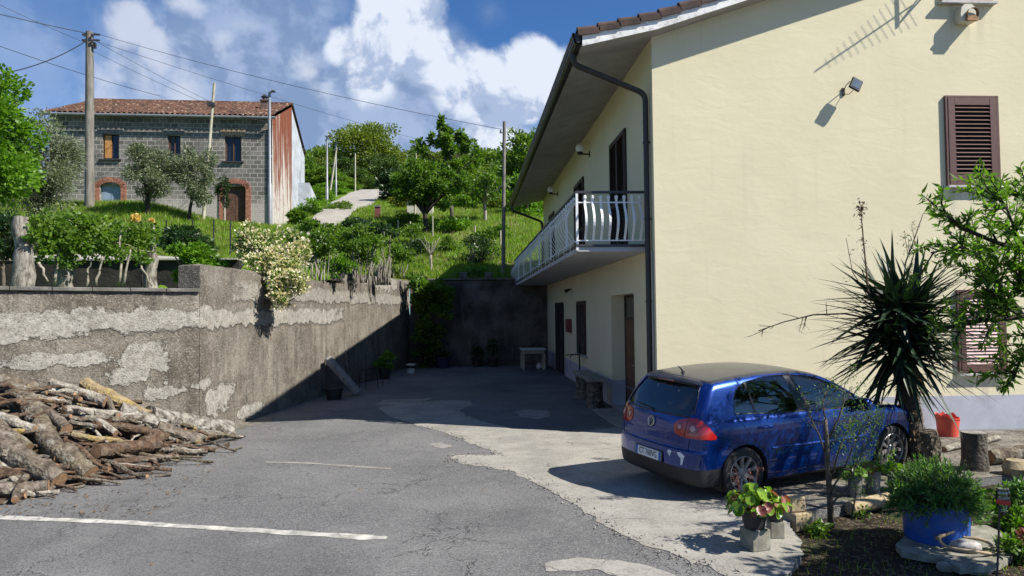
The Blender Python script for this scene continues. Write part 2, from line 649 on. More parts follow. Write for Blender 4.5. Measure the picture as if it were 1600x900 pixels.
sheet("road_marking", pxp([(-60, 803), (200, 814), (400, 826), (604, 838.5), (602, 843), (560, 843.5), (400, 832.5), (200, 820), (-60, 809)]), .004, M_LINE, .010, .06, 8)
sheet("road_marking", pxp([(415, 721), (500, 724.2), (610, 731.5), (612, 734), (500, 726.4), (415, 722.6)]), .004, M_PATCH, .014, .07, 9)
sheet("dirt_strip", pxp([(1160, 770), (1290, 795), (1350, 783), (1425, 766), (1500, 752), (1620, 738)]) + [(14, 9.6), (18, 9.8), (18, 12.3), (4.6, 12.3), (4.2, 9.6)],
      .009, M_DIRT, .02, .2, 10)
sheet("dirt_strip", pxp([(350, 676), (420, 660), (432, 652), (420, 651), (345, 668), (300, 680), (300, 690)]), .004, M_DIRT, .03, .15, 12)
# front step slab beside the recessed door
sheet("path_slab", pxp([(925, 641), (985, 638), (1035, 664), (970, 671), (945, 655)]), .03, M_PATCH, .006, .2, 11, thick=.03)


def grid_sheet(name, x0, x1, y0, y1, step, zf, mat, kind="structure"):
    nx, ny = int((x1 - x0) / step) + 1, int((y1 - y0) / step) + 1
    X, Y = np.meshgrid(np.linspace(x0, x1, nx), np.linspace(y0, y1, ny))
    V = np.stack([X.ravel(), Y.ravel(), zf(X, Y).ravel()], 1)
    i = (np.arange(ny - 1)[:, None] * nx + np.arange(nx - 1)).ravel()
    F = np.stack([i, i + 1, i + nx + 1, i + nx], 1)
    return tag(link_mesh(name, V, F, mat, smooth=True), kind=kind)


_r = np.random.default_rng(5)
_ph = _r.uniform(0, 6, 24); _fx = _r.normal(0, 3.2, 24); _fy = _r.normal(0, 3.2, 24)


def bedz(X, Y):
    X = np.asarray(X, float); Y = np.asarray(Y, float)
    z = np.zeros_like(X)
    for a, c, d in zip(_ph, _fx, _fy):
        z = z + np.sin(X * c + Y * d + a)
    return -.10 + z * .006


grid_sheet("soil_bed", 1.2, 12.5, -1, 9.9, .08, bedz, M_SOIL)

# ------------------------------------------------------------------ terrain above the walls
KX, KY = -4.94, 13.45                         # the long retaining wall bends here
KD = 2.7 / 1.9


def WX(Y):
    """yard face of the long retaining wall"""
    Y = np.asarray(Y, float)
    r = np.where(Y < KY, KX - (KY - Y) * KD, KX + .152 * (Y - KY))
    return r if r.ndim else float(r)


def WY(px):
    """distance of the wall face seen at picture column px"""
    t = (px - 731) / FPX
    return (KY * KD - KX) / (KD - t) if t < KX / KY else (KX - .152 * KY) / (t - .152)



YB = 29.9                                     # yard face of the back wall
XW, YG = 3.35, 12.5                           # house: long facade plane, gable plane
Ly = [0, 8, 20, 27.25, 27.6, 31, 38.5, 41, 60, 80, 120, 200, 400, 900]
Lz = [2.4, 2.45, 2.6, 2.80, 4.22, 4.95, 8.15, 8.4, 9.5, 14, 24, 36, 50, 60]
Ry = [0, 29, 30, 40, 50, 75, 110, 200, 400, 900]
Rz = [2.9, 3.3, 3.5, 6.7, 9.4, 15, 21, 34, 50, 60]
_r = np.random.default_rng(9)
_hp = _r.uniform(0, 6, 30); _hx = _r.normal(0, .55, 30); _hy = _r.normal(0, .55, 30)


def hill(X, Y):
    X = np.asarray(X, float); Y = np.asarray(Y, float)
    tt = X / np.maximum(Y, .5)
    s = np.clip((tt + .30) / .11, 0, 1); s = s * s * (3 - 2 * s)
    z = np.interp(Y, Ly, Lz) * (1 - s) + np.interp(Y, Ry, Rz) * s
    lo = np.clip((tt + .47) / .16, 0, 1); lo = lo * lo * (3 - 2 * lo)
    z = z - 1.15 * lo * (1 - s) * np.interp(Y, [29, 36, 48, 62], [.2, 1, 1, 0])
    n = np.zeros_like(z)
    for a, c, d in zip(_hp, _hx, _hy):
        n = n + np.sin(X * c + Y * d + a)
    return z + n * .022 * np.clip((Y - 26) / 6, .15, 1)


def build_terrain():
    angs = np.radians(np.concatenate([np.linspace(-78, -42, 40), np.linspace(-41.5, 14, 240), np.linspace(15, 42, 30)]))
    V = []
    nr = 150
    for a in angs:
        sx, cy = math.sin(a), math.cos(a)
        # distance to the centre line of the walls
        # left wall: x = WX(y) - .2 ; x = r sx, y = r cy
        tn = sx / cy
        y1 = (KY * KD - KX) / (KD - tn) + .26 if tn < KX / KY else ((KX - .152 * KY) / (tn - .152) if tn < .15 else 1e9)
        y1 += .22 if KX / KY <= tn < -.085 else 0
        r0 = min(y1, YB + .2) / cy
        k = np.linspace(0, 1, nr)
        r = r0 + (900 / max(cy, .3) - r0) * (np.exp(k * 5.2) - 1) / (math.exp(5.2) - 1)
        V.append(np.stack([r * sx, r * cy, np.zeros(nr)], 1))
    V = np.concatenate(V)
    V[:, 2] = hill(V[:, 0], V[:, 1])
    na = len(angs)
    i = (np.arange(na - 1)[:, None] * nr + np.arange(nr - 1)).ravel()
    F = np.stack([i, i + 1, i + nr + 1, i + nr], 1)
    return tag(link_mesh("hillside", V, F, M_TURF, smooth=True), kind="structure")


build_terrain()


def ribbon(name, pts, width, mat, off=.06, n=60, seed=1):
    rng = np.random.default_rng(seed)
    P = np.array(pts, float)[:, :2]
    W = np.array([p[2] if len(p) > 2 else width for p in pts], float)
    t = np.linspace(0, len(P) - 1, n)
    X = np.interp(t, range(len(P)), P[:, 0]); Y = np.interp(t, range(len(P)), P[:, 1]); W = np.interp(t, range(len(P)), W)
    for _ in range(3):
        X[1:-1] = (X[:-2] + 2 * X[1:-1] + X[2:]) / 4; Y[1:-1] = (Y[:-2] + 2 * Y[1:-1] + Y[2:]) / 4
    T = np.stack([np.gradient(X), np.gradient(Y)], 1); T /= np.linalg.norm(T, axis=1)[:, None]
    N = np.stack([-T[:, 1], T[:, 0]], 1)
    V = []
    m = 7
    for i in range(n):
        jl, jr = rng.uniform(-.12, .12, 2)
        for j in range(m):
            f = j / (m - 1) - .5
            w = W[i] + (jl if j == 0 else jr if j == m - 1 else 0)
            x, y = X[i] + N[i, 0] * f * w, Y[i] + N[i, 1] * f * w
            V.append((x, y, float(hill(x, y)) + off))
    F = [[i * m + j, i * m + j + 1, (i + 1) * m + j + 1, (i + 1) * m + j] for i in range(n - 1) for j in range(m - 1)]
    b = MB(); b.add(V, F)
    return tag(b.build(name, mat, smooth=True), kind="structure")


def hp(px, Y):
    p = at(px, 400, Y)
    return p[0], Y


ribbon("road_gravel", [hp(478, 36) + (1.3,), hp(496, 41) + (1.7,), hp(519, 47) + (2.4,), hp(546, 55) + (3.2,), hp(575, 66) + (4.4,), hp(592, 78) + (4.6,),
                       hp(602, 92) + (4.6,), hp(606, 110) + (4,)], 3.6, M_GRAVEL, .08, 80)
ribbon("road_lane", [(-34, 28.6), (-24, 28.4), (-16, 28.5), (-11.5, 29.3), (-9.0, 31), (-7.5, 33.5)], 2.3, M_GRAVEL, .08, 60, 2)

# ------------------------------------------------------------------ walls


def m_oldwall():
    t = NT("old_render")
    p = t.pos(); q = t.sep(p)
    n1 = t.noise(scale=1.3, detail=7, rough=.65)
    n2 = t.noise(scale=5.5, detail=7, rough=.7)
    c = t.mix(t.ramp(n1, .36, .66), (.112, .096, .076), (.205, .183, .152))
    c = t.mix(t.ramp(n2, .5, .72, 0, .65), c, (.07, .06, .047))
    st = t.noise(vec=t.scalev(p, (3.0, 3.0, .35)), scale=1.6, detail=6, rough=.65)
    c = t.mix(t.ramp(st, .52, .72, 0, .75), c, (.05, .045, .038))
    c = t.mix(t.ramp(st, .46, .3, 0, .5), c, (.30, .27, .22))
    edge = t.math('MULTIPLY', t.math('SUBTRACT', t.noise(scale=2.6, detail=8, rough=.68), .5), 1.0)

    def band(z0, z1, k=.45):
        e = t.math('ADD', q[2], t.math('MULTIPLY', edge, k))
        return t.math('MULTIPLY', t.ramp(e, z0 - .03, z0 + .03), t.ramp(e, z1 + .03, z1 - .03))

    def spot(px_, py_, wx, wz, k=1.0):
        Y_ = WY(px_); c0 = at(px_, py_, Y_)
        hx = wx * Y_ / FPX * (1.25 if px_ < 325 else 3.0); hz = wz * Y_ / FPX
        d = t.vmath('SUBTRACT', p, tuple(c0))
        v = t.scalev(d, (1 / hx, 1 / hx, 1 / hz))
        r = t.math('ADD', t.vmath('DOT_PRODUCT', v, v), t.math('MULTIPLY', edge, 5.5 * k))
        return t.ramp(r, 1.1, .85)
    m = t.math('MULTIPLY', band(1.99, 2.36, .6), t.ramp(t.math('ADD', q[1], t.math('MULTIPLY', edge, 5)), 21.6, 21.0))
    m2 = t.math('MULTIPLY', band(2.55, 2.90, .5), t.ramp(t.math('ADD', q[1], t.math('MULTIPLY', edge, 3)), 14.6, 15.2))
    for s in (spot(228, 560, 30, 26), spot(200, 588, 30, 13), spot(85, 562, 66, 13), spot(45, 520, 60, 16), spot(352, 625, 16, 26), spot(258, 612, 24, 14), spot(330, 600, 8, 10), spot(600, 440, 30, 14), spot(400, 640, 16, 10)):
        m = t.math('MAXIMUM', m, s)
    m = t.math('MAXIMUM', m, t.math('MULTIPLY', m2, .7))
    pl = t.mix(t.ramp(t.noise(scale=9, detail=6, rough=.7), .35, .68), (.25, .235, .205), (.385, .365, .325))
    pl = t.mix(t.ramp(t.noise(scale=34, detail=4), .58, .72, 0, .7), pl, (.13, .12, .1))
    c = t.mix(t.math('MULTIPLY', m, t.ramp(t.noise(scale=7, detail=5, w=6.0), .30, .55, .45, .95)), c, pl)
    # dark weathered run under the coping
    top = t.ramp(t.math('ADD', q[2], t.math('MULTIPLY', edge, .22)), 2.56, 2.68)
    top = t.math('MULTIPLY', top, t.ramp(q[1], 13.7, 13.3))
    c = t.mix(t.math('MULTIPLY', top, .75), c, (.075, .07, .062))
    gs = t.sep(t.voro(scale=48, out="Color"))[0]
    c = t.mix(t.ramp(gs, .72, 1, 0, .35), c, (.42, .39, .34))
    c = t.mix(t.ramp(gs, .22, 0, 0, .5), c, (.03, .027, .022))
    h = t.math('ADD', t.math('ADD', t.noise(scale=38, detail=5), t.math('MULTIPLY', n2, 1.2)), t.math('MULTIPLY', m, 2.6))
    t.bsdf(c, .93, 0, .25, t.bump(h, .85, .018))
    return t.mat


def m_backwall():
    t = NT("stained_stone")
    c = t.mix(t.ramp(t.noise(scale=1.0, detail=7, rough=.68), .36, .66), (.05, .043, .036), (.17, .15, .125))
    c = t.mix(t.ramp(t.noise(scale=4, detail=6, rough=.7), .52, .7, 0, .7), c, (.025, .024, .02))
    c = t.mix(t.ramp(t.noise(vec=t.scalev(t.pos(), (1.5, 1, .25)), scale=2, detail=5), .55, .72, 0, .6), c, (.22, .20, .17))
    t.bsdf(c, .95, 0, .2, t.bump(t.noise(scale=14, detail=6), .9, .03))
    return t.mat


M_OLD = m_oldwall(); M_BACK = m_backwall()
M_COPE = simple("weathered_coping", (.13, .125, .11), .95, var=.4, scale=5, bump=.7, bscale=20, bdist=.02, dirt=(.05, .05, .03))


def wall_strip(name, ax, ay, bx_, by_, topf, thick, mat, parent, base=-.05, step=.14, seed=1, rough=.012):
    """a rough-faced wall from a to b; topf(s) gives its top height at distance s; body behind the face (left of a->b)"""
    rng = np.random.default_rng(seed)
    a, c = np.array([ax, ay]), np.array([bx_, by_])
    L = np.linalg.norm(c - a); d = (c - a) / L; nrm = np.array([-d[1], d[0]])
    ns = max(2, int(L / step)); nz = max(3, int(3 / step))
    V = []
    for i in range(ns + 1):
        s = L * i / ns
        tz = topf(s) + rng.uniform(-.018, .018)
        p = a + d * s
        for j in range(nz + 1):
            z = base + (tz - base) * j / nz
            o = nrm * rng.uniform(-rough, rough)
            V.append((*(p + o), z))
        V.append((*(p + nrm * thick * .5), tz + rng.uniform(0, .03)))
        V.append((*(p + nrm * thick), tz))
        V.append((*(p + nrm * thick), base))
    m = nz + 4
    F = [[i * m + j, (i + 1) * m + j, (i + 1) * m + j + 1, i * m + j + 1] for i in range(ns) for j in range(m - 1)]
    F += [list(range(m))[::-1], [ns * m + j for j in range(m)]]
    b = MB(); b.add(V, F)
    return b.build(name, mat, parent, smooth=35)


wl = thing("retaining_wall", "long stained concrete retaining wall with pale peeling bands along the left of the yard", "retaining wall", (WX(14), 14, 0))


wall_strip("wall_face", WX(8.3), 8.3, KX - .01, KY - .007, lambda s: 2.66, .42, M_OLD, wl, seed=2)
wall_strip("wall_face", KX, KY, WX(21.6), 21.6, lambda s: 3.12 + (.05 if s < 2.4 else 0), .42, M_OLD, wl, seed=3)
wall_strip("wall_face", WX(21.61), 21.61, WX(29.9), 29.9, lambda s: 3.47 + .012 * s, .42, M_OLD, wl, seed=4)
_b = MB()
_d = np.array([KD, 1.0]); _d /= np.linalg.norm(_d); _n = np.array([-_d[1], _d[0]])
_rc = np.random.default_rng(78)
for k in range(15):
    c = np.array([KX, KY]) - _d * (.30 + k * .575) + _n * .19
    _b.box((c[0], c[1], 2.695 + _rc.uniform(-.006, .006)), (.567, .50, .07), rotmat(rz=math.atan2(_d[1], _d[0]) + _rc.normal(0, .012)), bevel=.012)
_b.build("coping", M_COPE, wl)
bw = thing("stone_wall", "dark stained stone wall closing the shaded far end of the yard", "stone wall", (0, YB, 0))
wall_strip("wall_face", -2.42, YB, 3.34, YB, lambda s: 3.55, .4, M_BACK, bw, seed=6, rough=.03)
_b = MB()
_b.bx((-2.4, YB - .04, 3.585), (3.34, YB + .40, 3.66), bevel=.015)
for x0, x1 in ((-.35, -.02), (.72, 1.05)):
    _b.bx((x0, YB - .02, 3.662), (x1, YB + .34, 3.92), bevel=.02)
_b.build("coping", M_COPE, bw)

M_LOW = simple('shade_dark_stone', (.014, .013, .010), .95, var=.5, scale=1.5, bump=.8, bscale=10, bdist=.04)  # shade below the lane painted into the stone as a near-black colour
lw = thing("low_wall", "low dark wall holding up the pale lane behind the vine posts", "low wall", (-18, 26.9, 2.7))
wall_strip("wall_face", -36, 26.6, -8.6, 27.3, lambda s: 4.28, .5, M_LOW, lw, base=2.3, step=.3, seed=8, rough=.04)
_b = MB(); _b.bx((-36, 27.05, 4.30), (-8.6, 27.75, 4.36))
_b.build("coping", M_GRAVEL, lw)
# ------------------------------------------------------------------ the cream house
def m_plaster():
    t = NT("cream_plaster")
    p = t.pos()
    c = t.mix(t.ramp(t.noise(scale=.8, detail=5), .35, .68), (.69, .622, .425), (.73, .66, .455))
    c = t.mix(t.ramp(t.noise(scale=3.2, detail=6, rough=.65), .55, .8, 0, .5), c, (.655, .60, .42))
    sw = t.noise(vec=t.scalev(p, (1, 1, 2.6)), scale=1.7, detail=5, rough=.55, dist=.8)
    h = t.math('ADD', t.math('MULTIPLY', sw, 1.6), t.math('ADD', t.math('MULTIPLY', t.noise(scale=5.5, detail=4, dist=1.2), .55), t.math('MULTIPLY', t.noise(scale=90, detail=3), .06)))
    q = t.sep(p)
    st = t.noise(vec=t.scalev(p, (5, 5, .22)), scale=1.5, detail=5, rough=.6)
    c = t.mix(t.math('MULTIPLY', t.ramp(st, .55, .75, 0, .2), t.ramp(t.noise(scale=.5, detail=2, w=2.0), .42, .62)), c, (.46, .42, .31))
    for x0, z0 in ((9.32, 4.42), (9.38, .98), (9.3, 7.84)):
        dx = t.math('ABSOLUTE', t.math('SUBTRACT', q[0], x0))
        dz = t.math('SUBTRACT', z0, q[2])
        m = t.math('MULTIPLY', t.math('MULTIPLY', t.ramp(dx, .58, .46), t.ramp(dz, 1.1, .0)), t.ramp(dz, -.05, .0))
        c = t.mix(t.math('MULTIPLY', m, t.ramp(st, .42, .68, 0, .4)), c, (.36, .33, .26))
    t.bsdf(c, .88, 0, .25, t.bump(h, .07, .04))
    return t.mat


M_PLAST = m_plaster()
M_PLINTH = simple("grey_blue_plinth_paint", (.40, .41, .47), .85, var=.1, scale=2.5, bump=.25, bscale=30, dirt=(.30, .30, .32), dscale=1.4)
M_SOFFIT = simple("grey_soffit_plaster", (.37, .36, .34), .9, var=.12, scale=2.0, bump=.2, bscale=25)
M_FASCIA = simple("peeling_white_fascia", (.78, .77, .75), .85, var=.08, scale=4, bump=.6, bscale=28, dirt=(.35, .33, .31), dscale=11)
M_GUTTER = simple("dark_brown_gutter", (.030, .023, .021), .45, var=.15, spec=.5)
M_TILE = simple("brown_roof_tile", (.062, .034, .027), .85, var=.5, scale=4, bump=.4, bscale=30, dirt=(.05, .043, .038), dscale=6)
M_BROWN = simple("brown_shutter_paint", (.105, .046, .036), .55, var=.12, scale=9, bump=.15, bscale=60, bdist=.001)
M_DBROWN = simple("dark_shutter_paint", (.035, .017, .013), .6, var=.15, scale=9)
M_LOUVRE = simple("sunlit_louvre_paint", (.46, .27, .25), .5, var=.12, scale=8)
M_TERRA = simple("terracotta_shutter", (.42, .16, .10), .6, var=.15, scale=6)
M_DOORW = simple("brown_door_wood", (.115, .042, .022), .55, var=.25, scale=5)
M_BLACK = simple("black_gap", (.008, .008, .009), .9, var=.1)
M_SILL = simple("marble_sill", (.42, .41, .40), .6, var=.15, scale=12)
M_WHITEMET = simple("white_railing_paint", (.78, .78, .77), .5, var=.06, scale=8)
M_DGREY = simple("dark_grey_metal", (.05, .05, .053), .5, var=.15, metal=.3)
M_GREYSLAB = simple("grey_balcony_plaster", (.43, .43, .44), .85, var=.1, scale=2)
M_GLASSDK = simple("dark_pane", (.012, .014, .017), .08, var=.05, spec=.6)
M_GLOBE = simple("white_globe", (.80, .80, .78), .25, var=.02)
M_IRON = simple("black_iron", (.02, .02, .021), .55, var=.2, metal=.4)
M_STEEL = simple("galvanised_steel", (.33, .34, .35), .45, var=.12, metal=.6)

HX1, HY1 = 16.4, 31.0
house = thing("house", "two-storey cream plastered house with a long side balcony and a brown tiled roof", "house", (XW, YG, 0))


def holed(rect, holes, fn):
    """quads tiling rect=(u0,u1,v0,v1) minus holes; fn(u,v)->3D"""
    us = sorted({rect[0], rect[1], *[min(max(h[k], rect[0]), rect[1]) for h in holes for k in (0, 1)]})
    vs_ = sorted({rect[2], rect[3], *[min(max(h[k], rect[2]), rect[3]) for h in holes for k in (2, 3)]})
    b = MB()
    for i in range(len(us) - 1):
        for j in range(len(vs_) - 1):
            um, vm = (us[i] + us[i + 1]) / 2, (vs_[j] + vs_[j + 1]) / 2
            if any(h[0] < um < h[1] and h[2] < vm < h[3] for h in holes):
                continue
            b.add([fn(us[i], vs_[j]), fn(us[i + 1], vs_[j]), fn(us[i + 1], vs_[j + 1]), fn(us[i], vs_[j + 1])], [[0, 1, 2, 3]])
    return b


PZ = .62
DOOR = (14.2, 16.5, -.1, 2.59)
REC = .36
roofz = lambda X: 7.17 + .335 * (min(X, 2 * 9.9 - X) - XW)
# facade (faces the yard), gable (faces the camera), far and right walls
b = holed((YG, HY1, PZ, 7.17), [DOOR], lambda u, v: (XW, u, v))
b.add([(XW, DOOR[0], PZ), (XW + REC, DOOR[0], PZ), (XW + REC, DOOR[0], DOOR[3]), (XW, DOOR[0], DOOR[3])], [[0, 1, 2, 3]])
b.add([(XW, DOOR[1], PZ), (XW + REC, DOOR[1], PZ), (XW + REC, DOOR[1], DOOR[3]), (XW, DOOR[1], DOOR[3])], [[0, 1, 2, 3]])
b.add([(XW, DOOR[0], DOOR[3]), (XW + REC, DOOR[0], DOOR[3]), (XW + REC, DOOR[1], DOOR[3]), (XW, DOOR[1], DOOR[3])], [[0, 1, 2, 3]])
for y in (YG, HY1):
    b.add([(XW, y, PZ), (HX1, y, PZ), (HX1, y, 7.17), (9.9, y, roofz(9.9)), (XW, y, 7.17)], [[0, 1, 2, 3, 4]])
b.add([(HX1, YG, PZ), (HX1, HY1, PZ), (HX1, HY1, 7.17), (HX1, YG, 7.17)], [[0, 1, 2, 3]])
b.build("wall", M_PLAST, house, fixn=False)
# plinth, 4 mm proud
e = .004
b = holed((YG - e, HY1, -.05, PZ), [DOOR], lambda u, v: (XW - e, u, v))
b.add([(XW - e, YG - e, -.05), (HX1, YG - e, -.05), (HX1, YG - e, PZ), (XW - e, YG - e, PZ)], [[0, 1, 2, 3]])
b.add([(XW - e, YG - e, PZ), (HX1, YG - e, PZ), (HX1, YG + .02, PZ), (XW + .02, YG + .02, PZ), (XW + .02, HY1, PZ), (XW - e, HY1, PZ)], [[0, 1, 2, 3, 4, 5]])
for y in (DOOR[0], DOOR[1]):
    b.add([(XW - e, y, -.05), (XW + REC, y, -.05), (XW + REC, y, PZ), (XW - e, y, PZ)], [[0, 1, 2, 3]])
b.build("plinth", M_PLINTH, house, fixn=False)
# roof slab
prof = [(2.03, 6.86), (XW, 7.172), (9.9, roofz(9.9) + .002), (2 * 9.9 - XW, 7.172), (2 * 9.9 - 2.03, 6.86)]
RY0, RY1 = 12.15, 31.35
th_ = .20
b = MB(); b.prism([(x, RY0, z) for x, z in prof] + [(x, RY0, z + th_) for x, z in prof[::-1]], (0, RY1 - RY0, 0))
roof = b.build("roof", M_SOFFIT, house)
b = MB(); b.prism([(x, RY0 - .025, z - .004) for x, z in prof] + [(x, RY0 - .025, z + th_ - .01) for x, z in prof[::-1]], (0, .022, 0))
b.build("fascia", M_FASCIA, roof)


def tiles():
    V = []
    nc = 22
    Lx = 9.9 - 1.93
    ys = np.arange(RY0 - .05, RY1 + .05, .055)
    cs = []
    for k in range(nc):
        for f in (0.0, .97):
            cs.append((k + f, .045 if f == 0 else .0))
    topz = lambda x: (7.17 + .335 * (x - XW) if x > XW else 6.86 + (x - 2.03) / (XW - 2.03) * .312) + th_ + .015
    for kk, add in cs:
        x = 1.93 + Lx * kk / nc
        z = topz(x)
        wave = np.abs(np.sin(ys * PI / .22)) * .05
        V.append(np.stack([np.full_like(ys, x), ys, z + add + wave], 1))
    n = len(ys)
    V = np.concatenate(V)
    i = (np.arange(len(cs) - 1)[:, None] * n + np.arange(n - 1)).ravel()
    F = np.stack([i, i + 1, i + n + 1, i + n], 1)
    link_mesh("roof_tiles", V, F, M_TILE, roof)
    # bulky verge tiles seen from below along the front edge
    b = MB()
    for k in range(nc):
        x0 = 1.95 + Lx * k / nc; x1 = x0 + Lx / nc * 1.08
        z0, z1 = topz(x0) + .055, topz(x1) + .02
        p = np.array([(x0, RY0 + .02, z0), (x1, RY0 + .02, z1)])
        b.tube(p, [.088, .075], 10)
        b.box(((x0 + x1) / 2, RY0 - .055, (z0 + z1) / 2 - .035), (x1 - x0, .022, .10), rotmat(ry=-math.atan2(z1 - z0, x1 - x0)))
    b.build("verge_tiles", M_TILE, roof)
    b = MB()
    b.add([(9.9, RY0, roofz(9.9) + .23), (17.9, RY0, 6.86 + .22), (17.9, RY1, 6.86 + .22), (9.9, RY1, roofz(9.9) + .23)], [[0, 1, 2, 3]])
    b.tube([(9.9, RY0 - .05, roofz(9.9) + .24), (9.9, RY1, roofz(9.9) + .24)], .12, 10)
    b.build("ridge_tiles", M_TILE, roof)


tiles()
# gutter: a moulded channel along the eave
gp = [(2.02, 7.06), (2.02, 6.93), (1.985, 6.885), (1.93, 6.885), (1.885, 6.93), (1.885, 6.975), (1.87, 6.985), (1.87, 7.03), (1.855, 7.045), (1.855, 7.085), (1.875, 7.085), (1.89, 7.04),
      (1.905, 6.95), (1.94, 6.905), (1.98, 6.905), (2.0, 6.95), (2.0, 7.06)]
b = MB(); b.prism([(x, RY0 - .02, z) for x, z in gp], (0, RY1 - RY0 + .04, 0))
b.add([(x, RY0 - .02, z) for x, z in gp[:10]], [list(range(10))])
b.build("gutter", M_GUTTER, house)


def downpipe(pts, r, name="downpipe", mat=M_GUTTER, parent=house):
    b = MB()
    P = []
    pts = [np.array(p, float) for p in pts]
    P.append(pts[0])
    for i in range(1, len(pts) - 1):
        a, c, d = pts[i - 1], pts[i], pts[i + 1]
        u = (a - c) / np.linalg.norm(a - c); v = (d - c) / np.linalg.norm(d - c)
        k = min(.14, np.linalg.norm(a - c) * .45, np.linalg.norm(d - c) * .45)
        for f in np.linspace(0, 1, 6):
            P.append((c + u * k) * (1 - f) ** 2 + c * 2 * f * (1 - f) + (c + v * k) * f ** 2)
    P.append(pts[-1])
    b.tube(P, r, 12)
    return b, name, mat, parent


b, *_ = downpipe([(1.95, 12.62, 6.90), (1.95, 12.62, 6.70), (3.27, 12.70, 6.20), (3.27, 12.70, .02)], .052)
for z in (5.3, 3.9, 2.4, .9):
    b.lathe([(.06, -.02), (.06, .02)], (3.27, 12.70, z), 12)
    b.bx((3.27, 12.69, z - .012), (3.352, 12.71, z + .012))
b.build("downpipe", M_GUTTER, house, smooth=40)
b, *_ = downpipe([(1.95, 30.8, 6.9), (1.95, 30.8, 6.66), (3.27, 30.8, 6.15), (3.27, 30.8, 3.5)], .052)
b.build("downpipe", M_GUTTER, house, smooth=40)
b = MB(); b.tube([(3.322, 12.62, 3.3), (3.322, 12.62, 1.15)], .014, 8)
b.bx((3.30, 12.585, .95), (3.348, 12.655, 1.15))
b.build("conduit", M_STEEL, house)

# balcony
SZ0, SZ1 = 3.335, 3.47
BX, BY0, BY1 = 2.03, 13.02, 30.6
b = MB(); b.bx((BX, BY0, SZ0), (XW - .002, BY1, SZ1 - .045), bevel=.006)
balcony = b.build("balcony", M_GREYSLAB, house)
b = MB(); b.bx((BX - .03, BY0 - .03, SZ1 - .044), (XW - .002, BY1 + .03, SZ1), bevel=.004)
b.build("tiled_edge", M_DGREY, balcony)
b = MB()
HR = 4.42
b.bx((BX - .025, BY0 - .025, HR), (XW - .01, BY0 + .025, HR + .045))
b.bx((BX - .025, BY0 + .026, HR), (BX + .025, BY1, HR + .045))
b.build("handrail", M_DGREY, balcony)
b = MB()
for z in (4.24, 3.53):
    b.bx((BX - .012, BY0 - .016, z), (XW - .01, BY0 + .016, z + .022))
    b.bx((BX - .016, BY0 + .017, z), (BX + .016, BY1, z + .022))
for y in np.arange(BY0 + 1.4, BY1, 2.8):
    b.bx((BX - .02, y - .02, 3.40), (BX + .02, y + .02, HR))
b.bx((BX - .022, BY0 - .022, 3.36), (BX + .022, BY0 + .022, HR))
# feet under the bottom rail
for y in np.arange(BY0 + .7, BY1, .9):
    b.bx((BX - .034, y - .03, 3.36), (BX - .031, y + .03, 3.53))
b.build("railing_frame", M_WHITEMET, balcony)
_bz = np.linspace(3.53, 4.34, 13)
_k = (_bz - 3.53) / .81
_bul = .17 * np.sin(np.clip((_k - .02) / .86, 0, 1) * PI) ** 1.3


def baluster_mb(b, pos, out, hw=.021):
    out = np.array([out[0], out[1], 0.0]); side = np.array([-out[1], out[0], 0.0])
    V = []
    for z, o in zip(_bz, _bul):
        c = np.array([pos[0], pos[1], z]) + out * (o + .018)
        for su, so_ in ((-hw, -.006), (hw, -.006), (hw, .006), (-hw, .006)):
            V.append(c + side * su + out * so_)
    n = len(_bz)
    F = [[i * 4 + j, i * 4 + (j + 1) % 4, (i + 1) * 4 + (j + 1) % 4, (i + 1) * 4 + j] for i in range(n - 1) for j in range(4)]
    F += [[0, 1, 2, 3], [(n - 1) * 4 + j for j in range(4)]]
    b.add(V, F)
    c = np.array([pos[0], pos[1], 4.345]) + out * .018
    b.box(c, (.055, .055, .07), bevel=.012)


for i in range(1, 9):
    b = MB(); baluster_mb(b, (BX + i * .1475, BY0), (0, -1)); b.build("baluster", M_WHITEMET, balcony)
_ys = np.arange(BY0 + .22, BY1 - .05, .34)
for y in _ys:
    b = MB(); baluster_mb(b, (BX, y), (-1, 0), .009); b.build("baluster", M_WHITEMET, balcony)


def louvre_panel(b, P, U, V_, N, w, h, n, tilt, m=0, depth=.02):
    """slats filling a w x h field; P lower corner, U along width, V up, N outwards"""
    P, U, V_, N = (np.array(a, float) for a in (P, U, V_, N))
    st = h / n
    for i in range(n):
        c = P + U * (w / 2) + V_ * (st * (i + .5))
        Rm = np.stack([U, V_ * math.cos(tilt) - N * math.sin(tilt), N * math.cos(tilt) + V_ * math.sin(tilt)], 1)
        b.box(c, (w, st * .92, .007), Rm, m)


